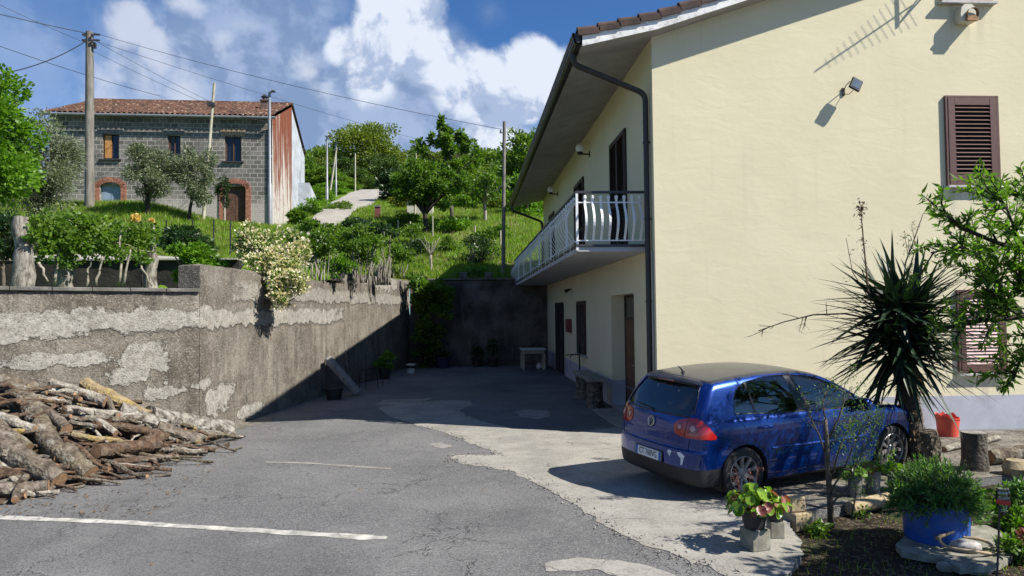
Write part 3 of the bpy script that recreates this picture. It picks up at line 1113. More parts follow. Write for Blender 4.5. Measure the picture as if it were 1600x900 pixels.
def shutter(parent, P, U, N, w, h, leaves=2, mat=M_DBROWN, slat=None, name="window", frame=.06, nsl=None, open_back=True, tilt=.75):
    """closed louvred shutter; P lower-left corner on the wall, U along the width, N outwards"""
    P, U, N = (np.array(a, float) for a in (P, U, N))
    Vv = np.array([0, 0, 1.0])
    Rm = np.stack([U, N, Vv], 1)

    def bar(b, u0, u1, v0, v1, n0, n1, bevel=.004):
        b.box(P + U * (u0 + u1) / 2 + Vv * (v0 + v1) / 2 + N * (n0 + n1) / 2, (u1 - u0, n1 - n0, v1 - v0), Rm, 0, bevel)
    b = MB()
    bar(b, 0, .045, 0, h, .003, .05); bar(b, w - .045, w, 0, h, .003, .05); bar(b, .045, w - .045, h - .045, h, .003, .05)
    o = b.build(name, mat, parent)
    b = MB(); bar(b, .045, w - .045, 0, h - .045, .004, .008, 0)
    b.build("dark_gap", M_BLACK, o)
    lw_ = (w - .09) / leaves
    for k in range(leaves):
        b = MB()
        u0 = .045 + k * lw_ + .003; u1 = u0 + lw_ - .006
        fr = frame
        v1 = h - .05
        bar(b, u0, u0 + fr, .005, v1, .018, .058); bar(b, u1 - fr, u1, .005, v1, .018, .058)
        bar(b, u0 + fr, u1 - fr, .005, .005 + fr * 1.5, .02, .056); bar(b, u0 + fr, u1 - fr, v1 - fr, v1, .02, .056)
        if h > 2: bar(b, u0 + fr, u1 - fr, h * .42, h * .42 + fr, .02, .056)
        sh = b.build("shutter", mat, o)
        b = MB()
        hh = v1 - fr - (.005 + fr * 1.5)
        louvre_panel(b, P + U * (u0 + fr) + Vv * (.005 + fr * 1.5) + N * .036, U, Vv, N, u1 - u0 - 2 * fr, hh, nsl or int(hh / .055), tilt)
        b.build("louvres", slat or mat, o)
    return o


UL, NL = (0, 1, 0), (-1, 0, 0)      # on the long facade (u runs away from the camera)
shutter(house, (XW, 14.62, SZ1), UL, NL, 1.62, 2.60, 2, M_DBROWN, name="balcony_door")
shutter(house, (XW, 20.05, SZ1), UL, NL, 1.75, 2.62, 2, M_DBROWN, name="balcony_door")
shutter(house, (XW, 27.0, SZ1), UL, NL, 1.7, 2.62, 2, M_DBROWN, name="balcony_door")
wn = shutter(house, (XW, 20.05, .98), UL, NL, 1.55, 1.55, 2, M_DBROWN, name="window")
b = MB(); b.bx((XW - .10, 19.95, .93), (XW - .003, 21.7, .975)); b.build("sill", M_SILL, wn)
shutter(house, (XW, 24.75, .03), UL, NL, 2.15, 2.52, 2, M_BLACK, name="door", slat=M_DBROWN)
# recessed brown door
b = MB(); b.bx((XW + REC - .05, DOOR[0], 0), (XW + REC - .002, DOOR[0] + .08, DOOR[3])); b.bx((XW + REC - .05, DOOR[1] - .08, 0), (XW + REC - .002, DOOR[1], DOOR[3]))
b.bx((XW + REC - .05, DOOR[0] + .081, 2.02), (XW + REC - .002, DOOR[1] - .081, 2.09)); b.bx((XW + REC - .05, DOOR[0] + .081, DOOR[3] - .06), (XW + REC - .002, DOOR[1] - .081, DOOR[3]))
dr = b.build("door", M_DBROWN, house)
for y0, y1 in ((DOOR[0] + .083, 15.34), (15.346, DOOR[1] - .083)):
    b = MB(); b.bx((XW + REC - .04, y0, .02), (XW + REC - .006, y1, 2.018), bevel=.004)
    for z0, z1 in ((.2, .85), (.98, 1.85)):
        b.bx((XW + REC - .05, y0 + .16, z0), (XW + REC - .039, y1 - .16, z1), bevel=.008)
    b.build("door_leaf", M_DOORW, dr)
b = MB(); b.bx((XW + REC - .03, DOOR[0] + .083, 2.092), (XW + REC - .02, DOOR[1] - .083, DOOR[3] - .062)); b.build("transom_pane", M_GLASSDK, dr)
b = MB(); b.tube([(XW + REC - .04, 15.42, 1.02), (XW + REC - .10, 15.42, 1.02), (XW + REC - .10, 15.54, 1.02)], .011, 8); b.build("handle", M_STEEL, dr)
b = MB(); b.bx((XW - .02, DOOR[0], -.03), (XW + REC, DOOR[1], .035)); b.build("doorstep", M_SILL, house)

UG, NG = (1, 0, 0), (0, -1, 0)
w1 = shutter(house, (8.81, YG, 4.47), UG, NG, 1.03, 1.67, 1, M_BROWN, name="window", frame=.13, nsl=17, tilt=.85)
b = MB(); b.bx((8.80, YG - .10, 4.425), (9.88, YG - .003, 4.466), bevel=.004); b.build("sill", M_SILL, w1)
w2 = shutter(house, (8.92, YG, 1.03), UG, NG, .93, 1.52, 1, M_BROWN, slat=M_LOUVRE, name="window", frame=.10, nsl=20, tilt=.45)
b = MB(); b.bx((8.90, YG - .10, .985), (9.88, YG - .003, 1.026), bevel=.004); b.build("sill", M_SILL, w2)
w3 = shutter(house, (8.80, YG, 7.90), UG, NG, 1.0, 1.0, 1, M_TERRA, name="window", frame=.10, nsl=12)
b = MB(); b.bx((8.76, YG - .12, 7.845), (9.84, YG - .003, 7.896), bevel=.004); b.build("sill", M_SILL, w3)

# ------------------------------------------------------------------ things fixed to the house


def hold_back(x, z, label):
    o = thing("shutter_catch", label, "shutter catch", (x, YG, z))
    b = MB(); b.tube([(x, YG - .002, z), (x, YG - .13, z + .01)], .010, 8)
    b.build("rod", M_IRON, o)
    b = MB(); b.tube([(x - .05, YG - .12, z - .01), (x, YG - .135, z), (x + .05, YG - .15, z + .05)], .014, 8); b.tube([(x + .0, YG - .135, z), (x + .01, YG - .14, z - .04)], .012, 8)
    b.build("catch", M_IRON, o)


hold_back(9.97, 4.49, "black iron shutter catch beside the sill of the upper shuttered window")
hold_back(9.97, 1.05, "black iron shutter catch beside the sill of the window behind the leafy tree")


def globe(y, z, label):
    o = thing("wall_lamp", label, "wall lamp", (XW, y, z), group="globe lamps above the balcony")
    b = MB(); b.lathe([(.0, -.125), (.05, -.118), (.09, -.09), (.117, -.045), (.125, 0), (.117, .045), (.09, .09), (.05, .118), (.0, .125)], (XW - .27, y, z + .17), 18)
    b.build("globe", M_GLOBE, o, smooth=True)
    b = MB(); b.tube([(XW - .003, y, z), (XW - .14, y, z + .005), (XW - .24, y, z + .01)], .022, 8)
    b.lathe([(.05, -.02), (.075, .0), (.07, .045)], (XW - .27, y, z + .02), 14); b.box((XW - .012, y, z), (.02, .09, .16), bevel=.004)
    b.build("bracket", M_IRON, o)


globe(19.05, 6.50, "white globe wall lamp above the balcony nearer the tall shuttered door")
globe(25.9, 6.55, "smaller looking white globe wall lamp far along the balcony under the eave")
o = thing("floodlight", "black square floodlight tilted on a bracket high on the cream gable", "floodlight", (7.02, YG, 6.25))
Rf = rotmat(ry=rad(28)) @ rotmat(rx=rad(-10))
b = MB(); b.box((7.02, YG - .22, 6.27), (.21, .05, .23), Rf, bevel=.012); b.build("housing", M_IRON, o)
b = MB(); b.box(np.array((7.02, YG - .22, 6.27)) + Rf @ np.array((0, -.027, .0)), (.145, .006, .16), Rf, bevel=.001); b.build("lens", simple("floodlight_glass", (.10, .13, .17), .1, spec=.8), o)
b = MB(); b.tube([np.array((7.02, YG - .22, 6.27)) + Rf @ np.array((-.12, 0, 0)), np.array((7.02, YG - .22, 6.27)) + Rf @ np.array((-.12, .1, -.03)), (6.9, YG - .02, 6.22)], .008, 6)
b.tube([(6.98, YG - .2, 6.17), (6.94, YG - .12, 6.12), (6.9, YG - .004, 6.16)], .006, 6); b.box((6.9, YG - .012, 6.2), (.05, .02, .14))
b.build("bracket", M_IRON, o)
o = thing("alarm_siren", "pale rounded alarm siren box with a rusty opening below the topmost window", "alarm siren", (9.21, YG, 7.62))
b = MB()
pr = [(-.13, -.16), (.13, -.16), (.15, -.02), (.13, .10), (.07, .16), (-.07, .16), (-.13, .10), (-.15, -.02)]
b.prism([(9.21 + x, YG - .003, 7.63 + z) for x, z in pr], (0, -.19, 0))
b.build("housing", simple("pale_siren_plastic", (.55, .53, .42), .6, var=.1), o, smooth=30)
b = MB()
b.tube([(9.25, YG - .196, 7.60), (9.25, YG - .26, 7.585)], [.10, .11], 14, cap=False)
b.prism([(9.15, YG - .194, 7.47), (9.36, YG - .194, 7.47), (9.36, YG - .194, 7.57), (9.15, YG - .194, 7.55)], (0, -.05, 0))
b.build("horn", simple("rusty_horn", (.30, .14, .05), .7, var=.4), o)
o = thing("meter_box", "small dark red metal box on the shaded long wall", "meter box", (XW, 23.1, 1.55))
b = MB(); b.bx((XW - .14, 22.85, 1.55), (XW - .003, 23.4, 1.98), bevel=.01); b.build("case", simple("dark_red_paint", (.17, .03, .03), .6), o)
b = MB(); b.bx((XW - .148, 22.9, 1.6), (XW - .139, 23.35, 1.93), bevel=.003); b.build("lid", simple("dark_red_lid", (.22, .045, .04), .5), o)
o = thing("spotlight", "small dark twin spotlight fixed under the balcony", "spotlight", (XW, 22.8, 2.92))
b = MB(); b.tube([(XW - .003, 22.8, 2.94), (XW - .08, 22.8, 2.94)], .02, 8); b.build("arm", M_IRON, o)
for dy in (-.13, .13):
    b = MB(); b.tube([(XW - .07, 22.8 + dy * .4, 2.94), (XW - .2, 22.8 + dy, 2.88)], [.03, .06], 10); b.build("lamp_head", M_IRON, o)

# TV aerial on a wall bracket above the frame; its shadow rakes across the gable
o = thing("tv_aerial", "aerial on a bracket mast high on the gable, its shadow raking across the cream wall", "aerial", (8.56, 12.2, 8.0))
T0 = np.array([8.0 + 2.11 * .42, YG - .42, 7.75 + 2.27 * .42])
b = MB()
mx = 7.97 + 2.11 * .42
b.tube([(mx, YG - .42, 7.42 + 2.27 * .42), (mx, YG - .42, 9.15)], .022, 8)
b.tube([(mx, YG - .42, 7.45 + 2.27 * .42), (mx, YG - .01, 7.45 + 2.27 * .42)], .018, 8)
b.tube([(mx, YG - .42, 7.45 + 2.27 * .42), (mx + .45, YG - .30, 9.0)], .013, 8)
b.build("mast", M_STEEL, o)
b = MB()
# boom whose shadow runs from wall (6.37,6.56) to (7.98,7.62)
S0, S1 = np.array([6.37, 6.57]), np.array([8.25, 7.82])
d0, d1 = .95, .42
B0 = np.array([S0[0] + 2.114 * d0, YG - d0, S0[1] + 2.273 * d0]); B1 = np.array([S1[0] + 2.114 * d1, YG - d1, S1[1] + 2.273 * d1])
b.tube([B0, B1], .013, 6)
b.build("boom", M_STEEL, o)
b = MB()
el = np.array([.74, -.10, -.66])
for f in np.linspace(.13, .95, 13):
    c = B0 + (B1 - B0) * f
    L = .07 + .30 * f ** 1.2
    b.tube([c - el * L, c + el * L], .0028, 5)
b.build("elements", M_STEEL, o)
# ------------------------------------------------------------------ the blue hatchback
CAR_YAW, CAR_PIT, CAR_ROL = .372, -.022, .030
CAR_T = np.array([2.945, 9.11, -.004])


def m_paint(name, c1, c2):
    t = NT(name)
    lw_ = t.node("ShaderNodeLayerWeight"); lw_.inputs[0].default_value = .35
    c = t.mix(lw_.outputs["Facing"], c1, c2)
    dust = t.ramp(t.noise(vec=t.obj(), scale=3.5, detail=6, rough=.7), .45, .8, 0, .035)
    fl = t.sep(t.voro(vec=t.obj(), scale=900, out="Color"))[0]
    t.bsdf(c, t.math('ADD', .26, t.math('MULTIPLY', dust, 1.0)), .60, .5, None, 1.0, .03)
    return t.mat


def m_glass(name, tint, f0=.07):
    t = NT(name)
    tr = t.node("ShaderNodeBsdfTransparent"); t.put(tr.inputs[0], tint)
    gl = t.node("ShaderNodeBsdfGlossy"); gl.inputs["Roughness"].default_value = .02
    t.put(gl.inputs[0], (1, 1, 1))
    fr = t.node("ShaderNodeFresnel"); fr.inputs[0].default_value = 1.62
    m = t.node("ShaderNodeMixShader")
    t.put(m.inputs[0], t.math('ADD', t.math('MULTIPLY', fr.outputs[0], 1.3), .02, clamp=True))
    t.nt.links.new(tr.outputs[0], m.inputs[1]); t.nt.links.new(gl.outputs[0], m.inputs[2])
    return t.finish(m.outputs[0])


def m_roof():
    """sun-faded, dusty lacquer on the flat top of the car"""
    t = NT("faded_roof_lacquer")
    n = t.noise(vec=t.obj(), scale=5, detail=7, rough=.65)
    c = t.mix(t.ramp(n, .35, .68), (.016, .019, .034), (.030, .034, .052))
    t.bsdf(c, .45, .2, .5, None, .6, .18)
    return t.mat


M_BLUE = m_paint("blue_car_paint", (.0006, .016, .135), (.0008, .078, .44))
M_CARROOF = m_roof()
M_CGLASS = m_glass("tinted_car_glass", (.74, .87, .82))
M_RGLASS = m_glass("rear_window_glass", (.66, .80, .76))
M_PLASTIC = simple("black_bumper_plastic", (.014, .014, .015), .6, var=.2)
M_GLOSSBLK = simple("gloss_black_trim", (.008, .008, .009), .2, var=.1)
M_TYRE = simple("tyre_rubber", (.022, .021, .021), .85, var=.25, bump=.2)
M_RIM = simple("dusty_alloy", (.30, .285, .275), .42, metal=.55, var=.15, scale=12)
M_BRAKE = simple("brake_shadow", (.02, .018, .016), .8)
M_LAMP = None


def m_lamp(name, c, c2):
    t = NT(name)
    o = t.obj()
    w = t.node("ShaderNodeTexWave", wave_type='BANDS', bands_direction='Z'); t.put(w.inputs[0], o); w.inputs["Scale"].default_value = 28
    cc = t.mix(w.outputs["Fac"], c, c2)
    t.bsdf(cc, .18, 0, .6, None, 1.0, .02)
    return t.mat


M_LAMP = m_lamp("red_lamp_lens", (.30, .004, .006), (.42, .008, .010))
M_LAMPDK = m_lamp("dark_red_lens", (.16, .006, .008), (.24, .01, .012))
M_CHROME = simple("dull_chrome", (.55, .55, .54), .22, metal=.9, var=.05)
M_PLATE = simple("number_plate_white", (.72, .72, .70), .5, var=.05)
M_PLBLUE = simple("number_plate_blue", (.02, .10, .38), .5, var=.05)
M_INTER = simple("dark_cabin_plastic", (.018, .018, .020), .8, var=.2)
M_SEAT = simple("grey_seat_fabric", (.05, .05, .055), .95, var=.2, scale=30)
M_BARE = simple("bare_filler_patch", (.62, .66, .72), .7, var=.1)


def pw(xs, ys):
    """smooth monotone-ish interpolation (cubic Hermite with limited slopes)"""
    xs, ys = np.array(xs, float), np.array(ys, float)
    h = np.diff(xs); d = np.diff(ys) / h
    m = np.zeros_like(xs)
    m[1:-1] = np.where(d[:-1] * d[1:] > 0, 2 * d[:-1] * d[1:] / np.where(np.abs(d[:-1] + d[1:]) < 1e-9, 1, d[:-1] + d[1:]), 0)
    m[0], m[-1] = d[0], d[-1]

    def f(x):
        x = np.asarray(x, float)
        xc = np.clip(x, xs[0], xs[-1])
        i = np.clip(np.searchsorted(xs, xc, side='right') - 1, 0, len(h) - 1)
        t = (xc - xs[i]) / h[i]
        r = (2 * t ** 3 - 3 * t ** 2 + 1) * ys[i] + (t ** 3 - 2 * t ** 2 + t) * h[i] * m[i] + (-2 * t ** 3 + 3 * t ** 2) * ys[i + 1] + (t ** 3 - t ** 2) * h[i] * m[i + 1]
        return r + np.where(x < xs[0], (x - xs[0]) * m[0], 0) + np.where(x > xs[-1], (x - xs[-1]) * m[-1], 0)
    return f


ZT = pw([-.6, -.40, -.2, .2, .6, 1.0, 1.25, 1.5, 1.75, 2.0, 2.22, 2.38, 2.7, 3.0, 3.2, 3.35, 3.46, 3.6],
        [1.375, 1.412, 1.443, 1.474, 1.487, 1.478, 1.45, 1.385, 1.275, 1.135, 1.015, .965, .925, .865, .795, .71, .60, .40])
WZ = pw([.10, .2, .32, .5, .62, .75, .86, .93, .97, 1.02, 1.1, 1.2, 1.3, 1.4, 1.5, 1.6],
        [.80, .835, .862, .878, .880, .876, .866, .848, .826, .808, .786, .752, .712, .664, .61, .55])
PX = pw([-.80, -.70, -.55, -.35, 0, .5, 1.5, 2.4, 2.8, 3.1, 3.3, 3.42, 3.5],
        [.90, .93, .955, .975, .992, 1.0, 1.0, .995, .98, .94, .87, .78, .68])
XR = pw([.1, .2, .3, .42, .55, .615, .64, .70, .80, .90, .97, 1.02, 1.1, 1.2, 1.3, 1.37, 1.42, 1.5],
        [-.66, -.715, -.742, -.752, -.752, -.748, -.728, -.722, -.712, -.692, -.668, -.642, -.596, -.527, -.452, -.40, -.385, -.37])
XF = pw([.1, .2, .35, .5, .6, .7, .8, .9, 1.6], [3.36, 3.43, 3.46, 3.455, 3.44, 3.42, 3.40, 3.40, 3.40])


def smax(a, b, k):
    h = np.clip(.5 + .5 * (a - b) / k, 0, 1)
    return b * (1 - h) + a * h + k * h * (1 - h)


def car_f(x, y, z):
    ay = np.abs(y)
    q = ay / .85
    side = (ay - WZ(z) * PX(x))
    zt = ZT(x)
    top = (z - zt + .055 * q ** 2 * np.clip((zt - .3) / 1.0, .4, 1)) * .93
    rear = (XR(z) + .055 * q ** 2 + .10 * q ** 6 - x) * np.where(z > 1.0, .82, .98)
    front = (x - XF(z) + .16 * q ** 2 + .10 * q ** 6)
    bot = (.17 + .05 * np.clip((np.abs(x - 1.3) - 1.4) / .6, 0, 1) - z)
    f = smax(side, top, .085)
    f = smax(f, rear, .07)
    f = smax(f, front, .12)
    f = smax(f, bot, .05)
    return f


def surface_nets(fn, lo, hi, h):
    n = [int(math.ceil((hi[k] - lo[k]) / h)) + 1 for k in range(3)]
    g = [lo[k] + h * np.arange(n[k]) for k in range(3)]
    X, Y, Z = np.meshgrid(*g, indexing='ij')
    D = fn(X, Y, Z)
    S = D < 0
    C = S[:-1, :-1, :-1].astype(np.int8)
    cnt = np.zeros_like(C)
    for i in (0, 1):
        for j in (0, 1):
            for k in (0, 1):
                cnt += S[i:n[0] - 1 + i, j:n[1] - 1 + j, k:n[2] - 1 + k]
    act = (cnt > 0) & (cnt < 8)
    idx = -np.ones(act.shape, np.int64)
    ii = np.argwhere(act)
    idx[act] = np.arange(len(ii))
    acc = np.zeros((len(ii), 3)); num = np.zeros(len(ii))
    for ax in range(3):
        for a in (0, 1):
            for b in (0, 1):
                o0 = np.zeros(3, int); o0[(ax + 1) % 3] = a; o0[(ax + 2) % 3] = b
                o1 = o0.copy(); o1[ax] = 1
                p0 = ii + o0; p1 = ii + o1
                d0 = D[p0[:, 0], p0[:, 1], p0[:, 2]]; d1 = D[p1[:, 0], p1[:, 1], p1[:, 2]]
                c = (d0 < 0) != (d1 < 0)
                t = np.where(c, d0 / np.where(c, d0 - d1, 1), 0)
                P = p0 + (p1 - p0) * t[:, None]
                acc[c] += P[c]; num[c] += 1
    V = np.array(lo) + h * acc / num[:, None]
    F = []
    for ax in range(3):
        u, w = (ax + 1) % 3, (ax + 2) % 3
        sl0 = [slice(None)] * 3; sl1 = [slice(None)] * 3
        sl0[ax] = slice(0, -1); sl1[ax] = slice(1, None)
        ch = S[tuple(sl0)] != S[tuple(sl1)]
        e = np.argwhere(ch)
        e = e[(e[:, u] > 0) & (e[:, w] > 0) & (e[:, u] < n[u] - 1) & (e[:, w] < n[w] - 1)]
        ins = S[e[:, 0], e[:, 1], e[:, 2]]
        du = np.zeros(3, int); du[u] = 1
        dw_ = np.zeros(3, int); dw_[w] = 1
        q = [idx[tuple((e - du - dw_).T)], idx[tuple((e - dw_).T)], idx[tuple(e.T)], idx[tuple((e - du).T)]]
        q = np.stack(q, 1)
        q[~ins] = q[~ins][:, ::-1]
        F.append(q)
    F = np.concatenate(F)
    return V, F[(F >= 0).all(1)]


def project(P, it=4):
    e = 1e-4
    for _ in range(it):
        f = car_f(P[:, 0], P[:, 1], P[:, 2])
        g = np.stack([car_f(P[:, 0] + e, P[:, 1], P[:, 2]) - f, car_f(P[:, 0], P[:, 1] + e, P[:, 2]) - f, car_f(P[:, 0], P[:, 1], P[:, 2] + e) - f], 1) / e
        P = P - g * (f / np.maximum((g * g).sum(1), 1e-6))[:, None]
    return P


def normals(P):
    e = 1e-4
    f = car_f(P[:, 0], P[:, 1], P[:, 2])
    g = np.stack([car_f(P[:, 0] + e, P[:, 1], P[:, 2]) - f, car_f(P[:, 0], P[:, 1] + e, P[:, 2]) - f, car_f(P[:, 0], P[:, 1], P[:, 2] + e) - f], 1)
    return g / np.linalg.norm(g, axis=1)[:, None]


def inpoly(px_, py_, poly):
    poly = np.array(poly, float)
    c = np.zeros(len(px_), bool)
    j = len(poly) - 1
    for i in range(len(poly)):
        xi, yi, xj, yj = *poly[i], *poly[j]
        t = ((yi > py_) != (yj > py_)) & (px_ < (xj - xi) * (py_ - yi) / (yj - yi + 1e-12) + xi)
        c ^= t
        j = i
    return c


def nearest_on(poly, Q):
    poly = np.array(poly, float)
    best = np.full(len(Q), 1e9); bp = Q.copy()
    for i in range(len(poly)):
        a, b_ = poly[i], poly[(i + 1) % len(poly)]
        d = b_ - a
        t = np.clip(((Q - a) @ d) / max(d @ d, 1e-12), 0, 1)
        p = a + t[:, None] * d
        r = np.linalg.norm(Q - p, axis=1)
        m = r < best
        best[m] = r[m]; bp[m] = p[m]
    return best, bp


def rounded(poly, r=.03, n=5):
    poly = np.array(poly, float); out = []
    k = len(poly)
    for i in range(k):
        a, c, d = poly[i - 1], poly[i], poly[(i + 1) % k]
        la, ld = np.linalg.norm(a - c), np.linalg.norm(d - c)
        u, v = (a - c) / la, (d - c) / ld
        q = min(r, la * .45, ld * .45)
        for f in np.linspace(0, 1, n):
            out.append((c + u * q) * (1 - f) ** 2 + c * 2 * f * (1 - f) + (c + v * q) * f ** 2)
    return np.array(out)


def circle(cx, cz, r, n=64):
    a = np.arange(n) * 2 * PI / n
    return np.stack([cx + r * np.cos(a), cz + r * np.sin(a)], 1)


# outlines on the side (x, z) and on the tail (y, z)
SIDE_DLO = rounded([(-.085, 1.03), (-.055, 1.19), (.02, 1.292), (.17, 1.366), (.55, 1.412), (.95, 1.405), (1.32, 1.358), (1.66, 1.228), (1.92, 1.075), (2.06, .955), (1.6, .955), (.6, .985)], .05)
BPIL = [(.935, .90), (1.105, .90), (.955, 1.5), (.815, 1.5)]
QBAR = [(.232, .9), (.268, .9), (.182, 1.5), (.150, 1.5)]
REAR_GLASS = rounded([(-.655, 1.035), (-.60, 1.20), (-.525, 1.352), (.525, 1.352), (.60, 1.20), (.655, 1.035), (.4, 1.008), (-.4, 1.008)], .05)
LAMP_P = rounded([(.415, .885), (.455, .955), (.60, .995), (.90, 1.02), (.90, .775), (.60, .775), (.46, .80)], .04)
WHEELS = [(0.0, .318), (2.578, .318)]
ARCH = .352
PL_P = [(-.275, .42), (.275, .42), (.275, .56), (-.275, .56)]
SHIELD = rounded([(-.60, 1.02), (-.50, 1.36), (.50, 1.36), (.60, 1.02)], .06)     # windscreen in (y,z)

M_GAP = simple("panel_gap", (.004, .004, .006), .8)
CAR_M = Matrix.Translation(Vector(CAR_T)) @ Matrix(np.array(rotmat(rz=CAR_YAW)) @ rotmat(ry=CAR_PIT) @ rotmat(rx=CAR_ROL)).to_4x4()


def build_car():
    car = thing("parked_car", "dark blue five-door hatchback parked beside the cream house, scraped white on its rear bumper", "car")
    car.matrix_world = CAR_M
    MW[car.name] = Matrix.Identity(4)        # parts are given in the car's own frame
    V, F = surface_nets(car_f, (-.86, -.96, .10), (3.56, .96, 1.54), .0165)
    V = project(V)
    N = normals(V)
    # snap vertices to the outlines so that edges between parts run clean
    def snap(V, N, poly, mask, axes, tol=.0095):
        Q = V[:, axes]
        m = np.where(mask)[0]
        d, p = nearest_on(poly, Q[m])
        s = m[d < tol]
        V[s[:, None], axes] = p[d < tol]
        return V
    side_m = np.abs(N[:, 1]) > .55
    rear_m = (N[:, 0] < -.35) & (V[:, 0] < 0)
    for poly in (SIDE_DLO, BPIL, QBAR):
        V = snap(V, N, poly, side_m & (V[:, 2] > .9), [0, 2])
    for cx, cz in WHEELS:
        V = snap(V, N, circle(cx, cz, ARCH), (np.abs(V[:, 1]) > .6) & (np.abs(N[:, 1]) > .3), [0, 2])
    V = snap(V, N, REAR_GLASS, rear_m & (V[:, 2] > .98), [1, 2])
    for sg in (1, -1):
        L = LAMP_P * np.array([sg, 1])
        V = snap(V, N, L, (V[:, 0] < -.3) & (V[:, 2] > .72) & (V[:, 2] < 1.05) & (N[:, 0] < -.2), [1, 2])
    V = project(V, 3)
    c = V[F].mean(1); n = normals(c)
    x, y, z = c.T
    ay = np.abs(y)
    lab = np.zeros(len(F), int)                       # 0 body paint
    sidef = np.abs(n[:, 1]) > .55
    rearf = (n[:, 0] < -.2) & (x < 0)
    dlo = sidef & (z > .93) & inpoly(x, z, SIDE_DLO)
    lab[(n[:, 2] > .80) & (z > 1.33) & (x > -.42) & (x < 1.42)] = 7      # roof panel
    lab[dlo] = 1
    lab[dlo & inpoly(x, z, BPIL)] = 2
    lab[dlo & inpoly(x, z, QBAR)] = 2
    rg = rearf & (z > .98) & inpoly(y, z, REAR_GLASS)
    lab[rg] = 3
    ws = (x > 1.42) & (n[:, 2] > .3) & (n[:, 0] > .2) & (z > .985) & inpoly(y, z, SHIELD)
    lab[ws] = 4
    lampx = pw([.7, .78, .84, .92, 1.02, 1.1], [-.40, -.40, -.44, -.50, -.58, -.62])
    for sg in (1, -1):
        lab[(x < lampx(z)) & (x < -.3) & (z > .72) & inpoly(y * sg, z, LAMP_P)] = 5
    # black lower bumper and sills
    bl = pw([-.8, -.5, -.30, 2.9, 3.1, 3.5], [.43, .43, .43, .30, .30, .30])
    lab[(x < -.28) & (z < .425) & (lab == 0)] = 6
    lab[(z < .215) & (lab == 0)] = 6
    lab[(x > 3.0) & (z < .33) & (lab == 0)] = 6
    # wheel openings
    keep = np.ones(len(F), bool)
    for cx, cz in WHEELS:
        keep &= ~((ay > .50) & ((x - cx) ** 2 + (z - cz) ** 2 < ARCH ** 2) & (np.abs(n[:, 1]) > .2))
        keep &= ~((ay > .50) & (np.abs(x - cx) < ARCH) & (z < .26))
    DOORR = [(-.02, .27), (.30, .27), (.40, .40), (.90, .40), (.90, .27), (1.02, .27), (1.02, .93), (.87, 1.43), (.30, 1.40), (.08, 1.34), (.0, 1.25), (-.02, 1.0)]

    def part(name, mask, mats, parent=car, off=0.0, smooth=True):
        Fm = F[mask & keep]
        if len(Fm) == 0: return None
        u, inv = np.unique(Fm.ravel(), return_inverse=True)
        Vm = V[u]
        if off: Vm = Vm + normals(Vm) * off
        o = link_mesh(name, Vm, inv.reshape(-1, 4), mats, parent, smooth=True)
        nn = normals(Vm)
        o.data.normals_split_custom_set_from_vertices([tuple(q) for q in nn])
        return o
    door_r = (sidef & inpoly(x, z, [(.40, .27), (1.01, .27), (1.01, .955), (-.04, .955), (.10, .72), (.34, .55)]) & (lab == 0))
    door_f = (sidef & inpoly(x, z, [(1.01, .27), (2.12, .27), (2.16, .6), (2.10, .955), (1.01, .955)]) & (lab == 0))
    hatch = rearf & (lab == 0) & (z > .625) & (z < 1.36) & (ay < .70) & (n[:, 0] < -.35)
    body = (lab == 0) & ~door_r & ~door_f & ~hatch
    part("body", body, M_BLUE)
    part("roof", lab == 7, M_CARROOF)
    part("tailgate", hatch, M_BLUE)
    rd = fd = None
    for sg in (-1, 1):
        a = part("rear_door", door_r & (np.sign(y) == sg), M_BLUE)
        f_ = part("front_door", door_f & (np.sign(y) == sg), M_BLUE)
        if sg < 0: rd, fd = a, f_
    for sg in (-1, 1):
        for nm, x0, x1 in (("quarter_window", -1, .2), ("rear_door_window", .2, .94), ("front_door_window", .94, 3)):
            part(nm, (lab == 1) & (np.sign(y) == sg) & (x > x0) & (x <= x1), M_CGLASS, off=-.004)
        part("window_pillar", (lab == 2) & (np.sign(y) == sg) & (x > .5), M_GLOSSBLK)
        part("window_bar", (lab == 2) & (np.sign(y) == sg) & (x < .5), M_GLOSSBLK)
    part("rear_window", lab == 3, M_RGLASS, off=-.006)
    part("windscreen", lab == 4, M_CGLASS, off=-.004)
    part("bumper_skirt", lab == 6, M_PLASTIC)
    lamps = [part("tail_lamp", (lab == 5) & (np.sign(y) == sg), M_LAMP, off=.006) for sg in (-1, 1)]

    def on_rear(yz):
        P = []
        for y_, z_ in yz:
            xx = -1.0
            for _ in range(40):
                f = float(car_f(np.array([xx]), np.array([y_]), np.array([z_]))[0])
                if f < 1e-4: break
                xx += max(f * .9, 1e-4)
            P.append((xx, y_, z_))
        return np.array(P)

    def on_side(xz, sg=-1):
        P = []
        for x_, z_ in xz:
            yy = 1.05
            for _ in range(60):
                f = float(car_f(np.array([x_]), np.array([yy]), np.array([z_]))[0])
                if f < 1e-4: break
                yy -= max(f * .9, 1e-4)
            P.append((x_, sg * yy, z_))
        return np.array(P)

    def dense(L, n=8):
        L = np.array(L, float)
        return np.concatenate([L[i] + (L[i + 1] - L[i]) * np.linspace(0, 1, n, endpoint=False)[:, None] for i in range(len(L) - 1)] + [L[-1:]])

    # panel gaps
    b = MB()
    for sg in (-1, 1):
        for L in ([(.36, .30), (.36, .52), (.12, .74), (-.03, .93), (-.075, 1.02)], [(1.02, .27), (1.03, .60), (1.02, .955)], [(2.10, .27), (2.17, .60), (2.12, .955)], [(.36, .275), (1.02, .27), (2.10, .27)]):
            b.tube(on_side(dense(L), sg), .0035, 4)
    for L in ([(.66, .63), (.675, .76)], [(-.66, .63), (-.675, .76)], [(-.66, .632), (-.3, .622), (.3, .622), (.66, .632)]):
        b.tube(on_rear(dense(L)), .006, 4)
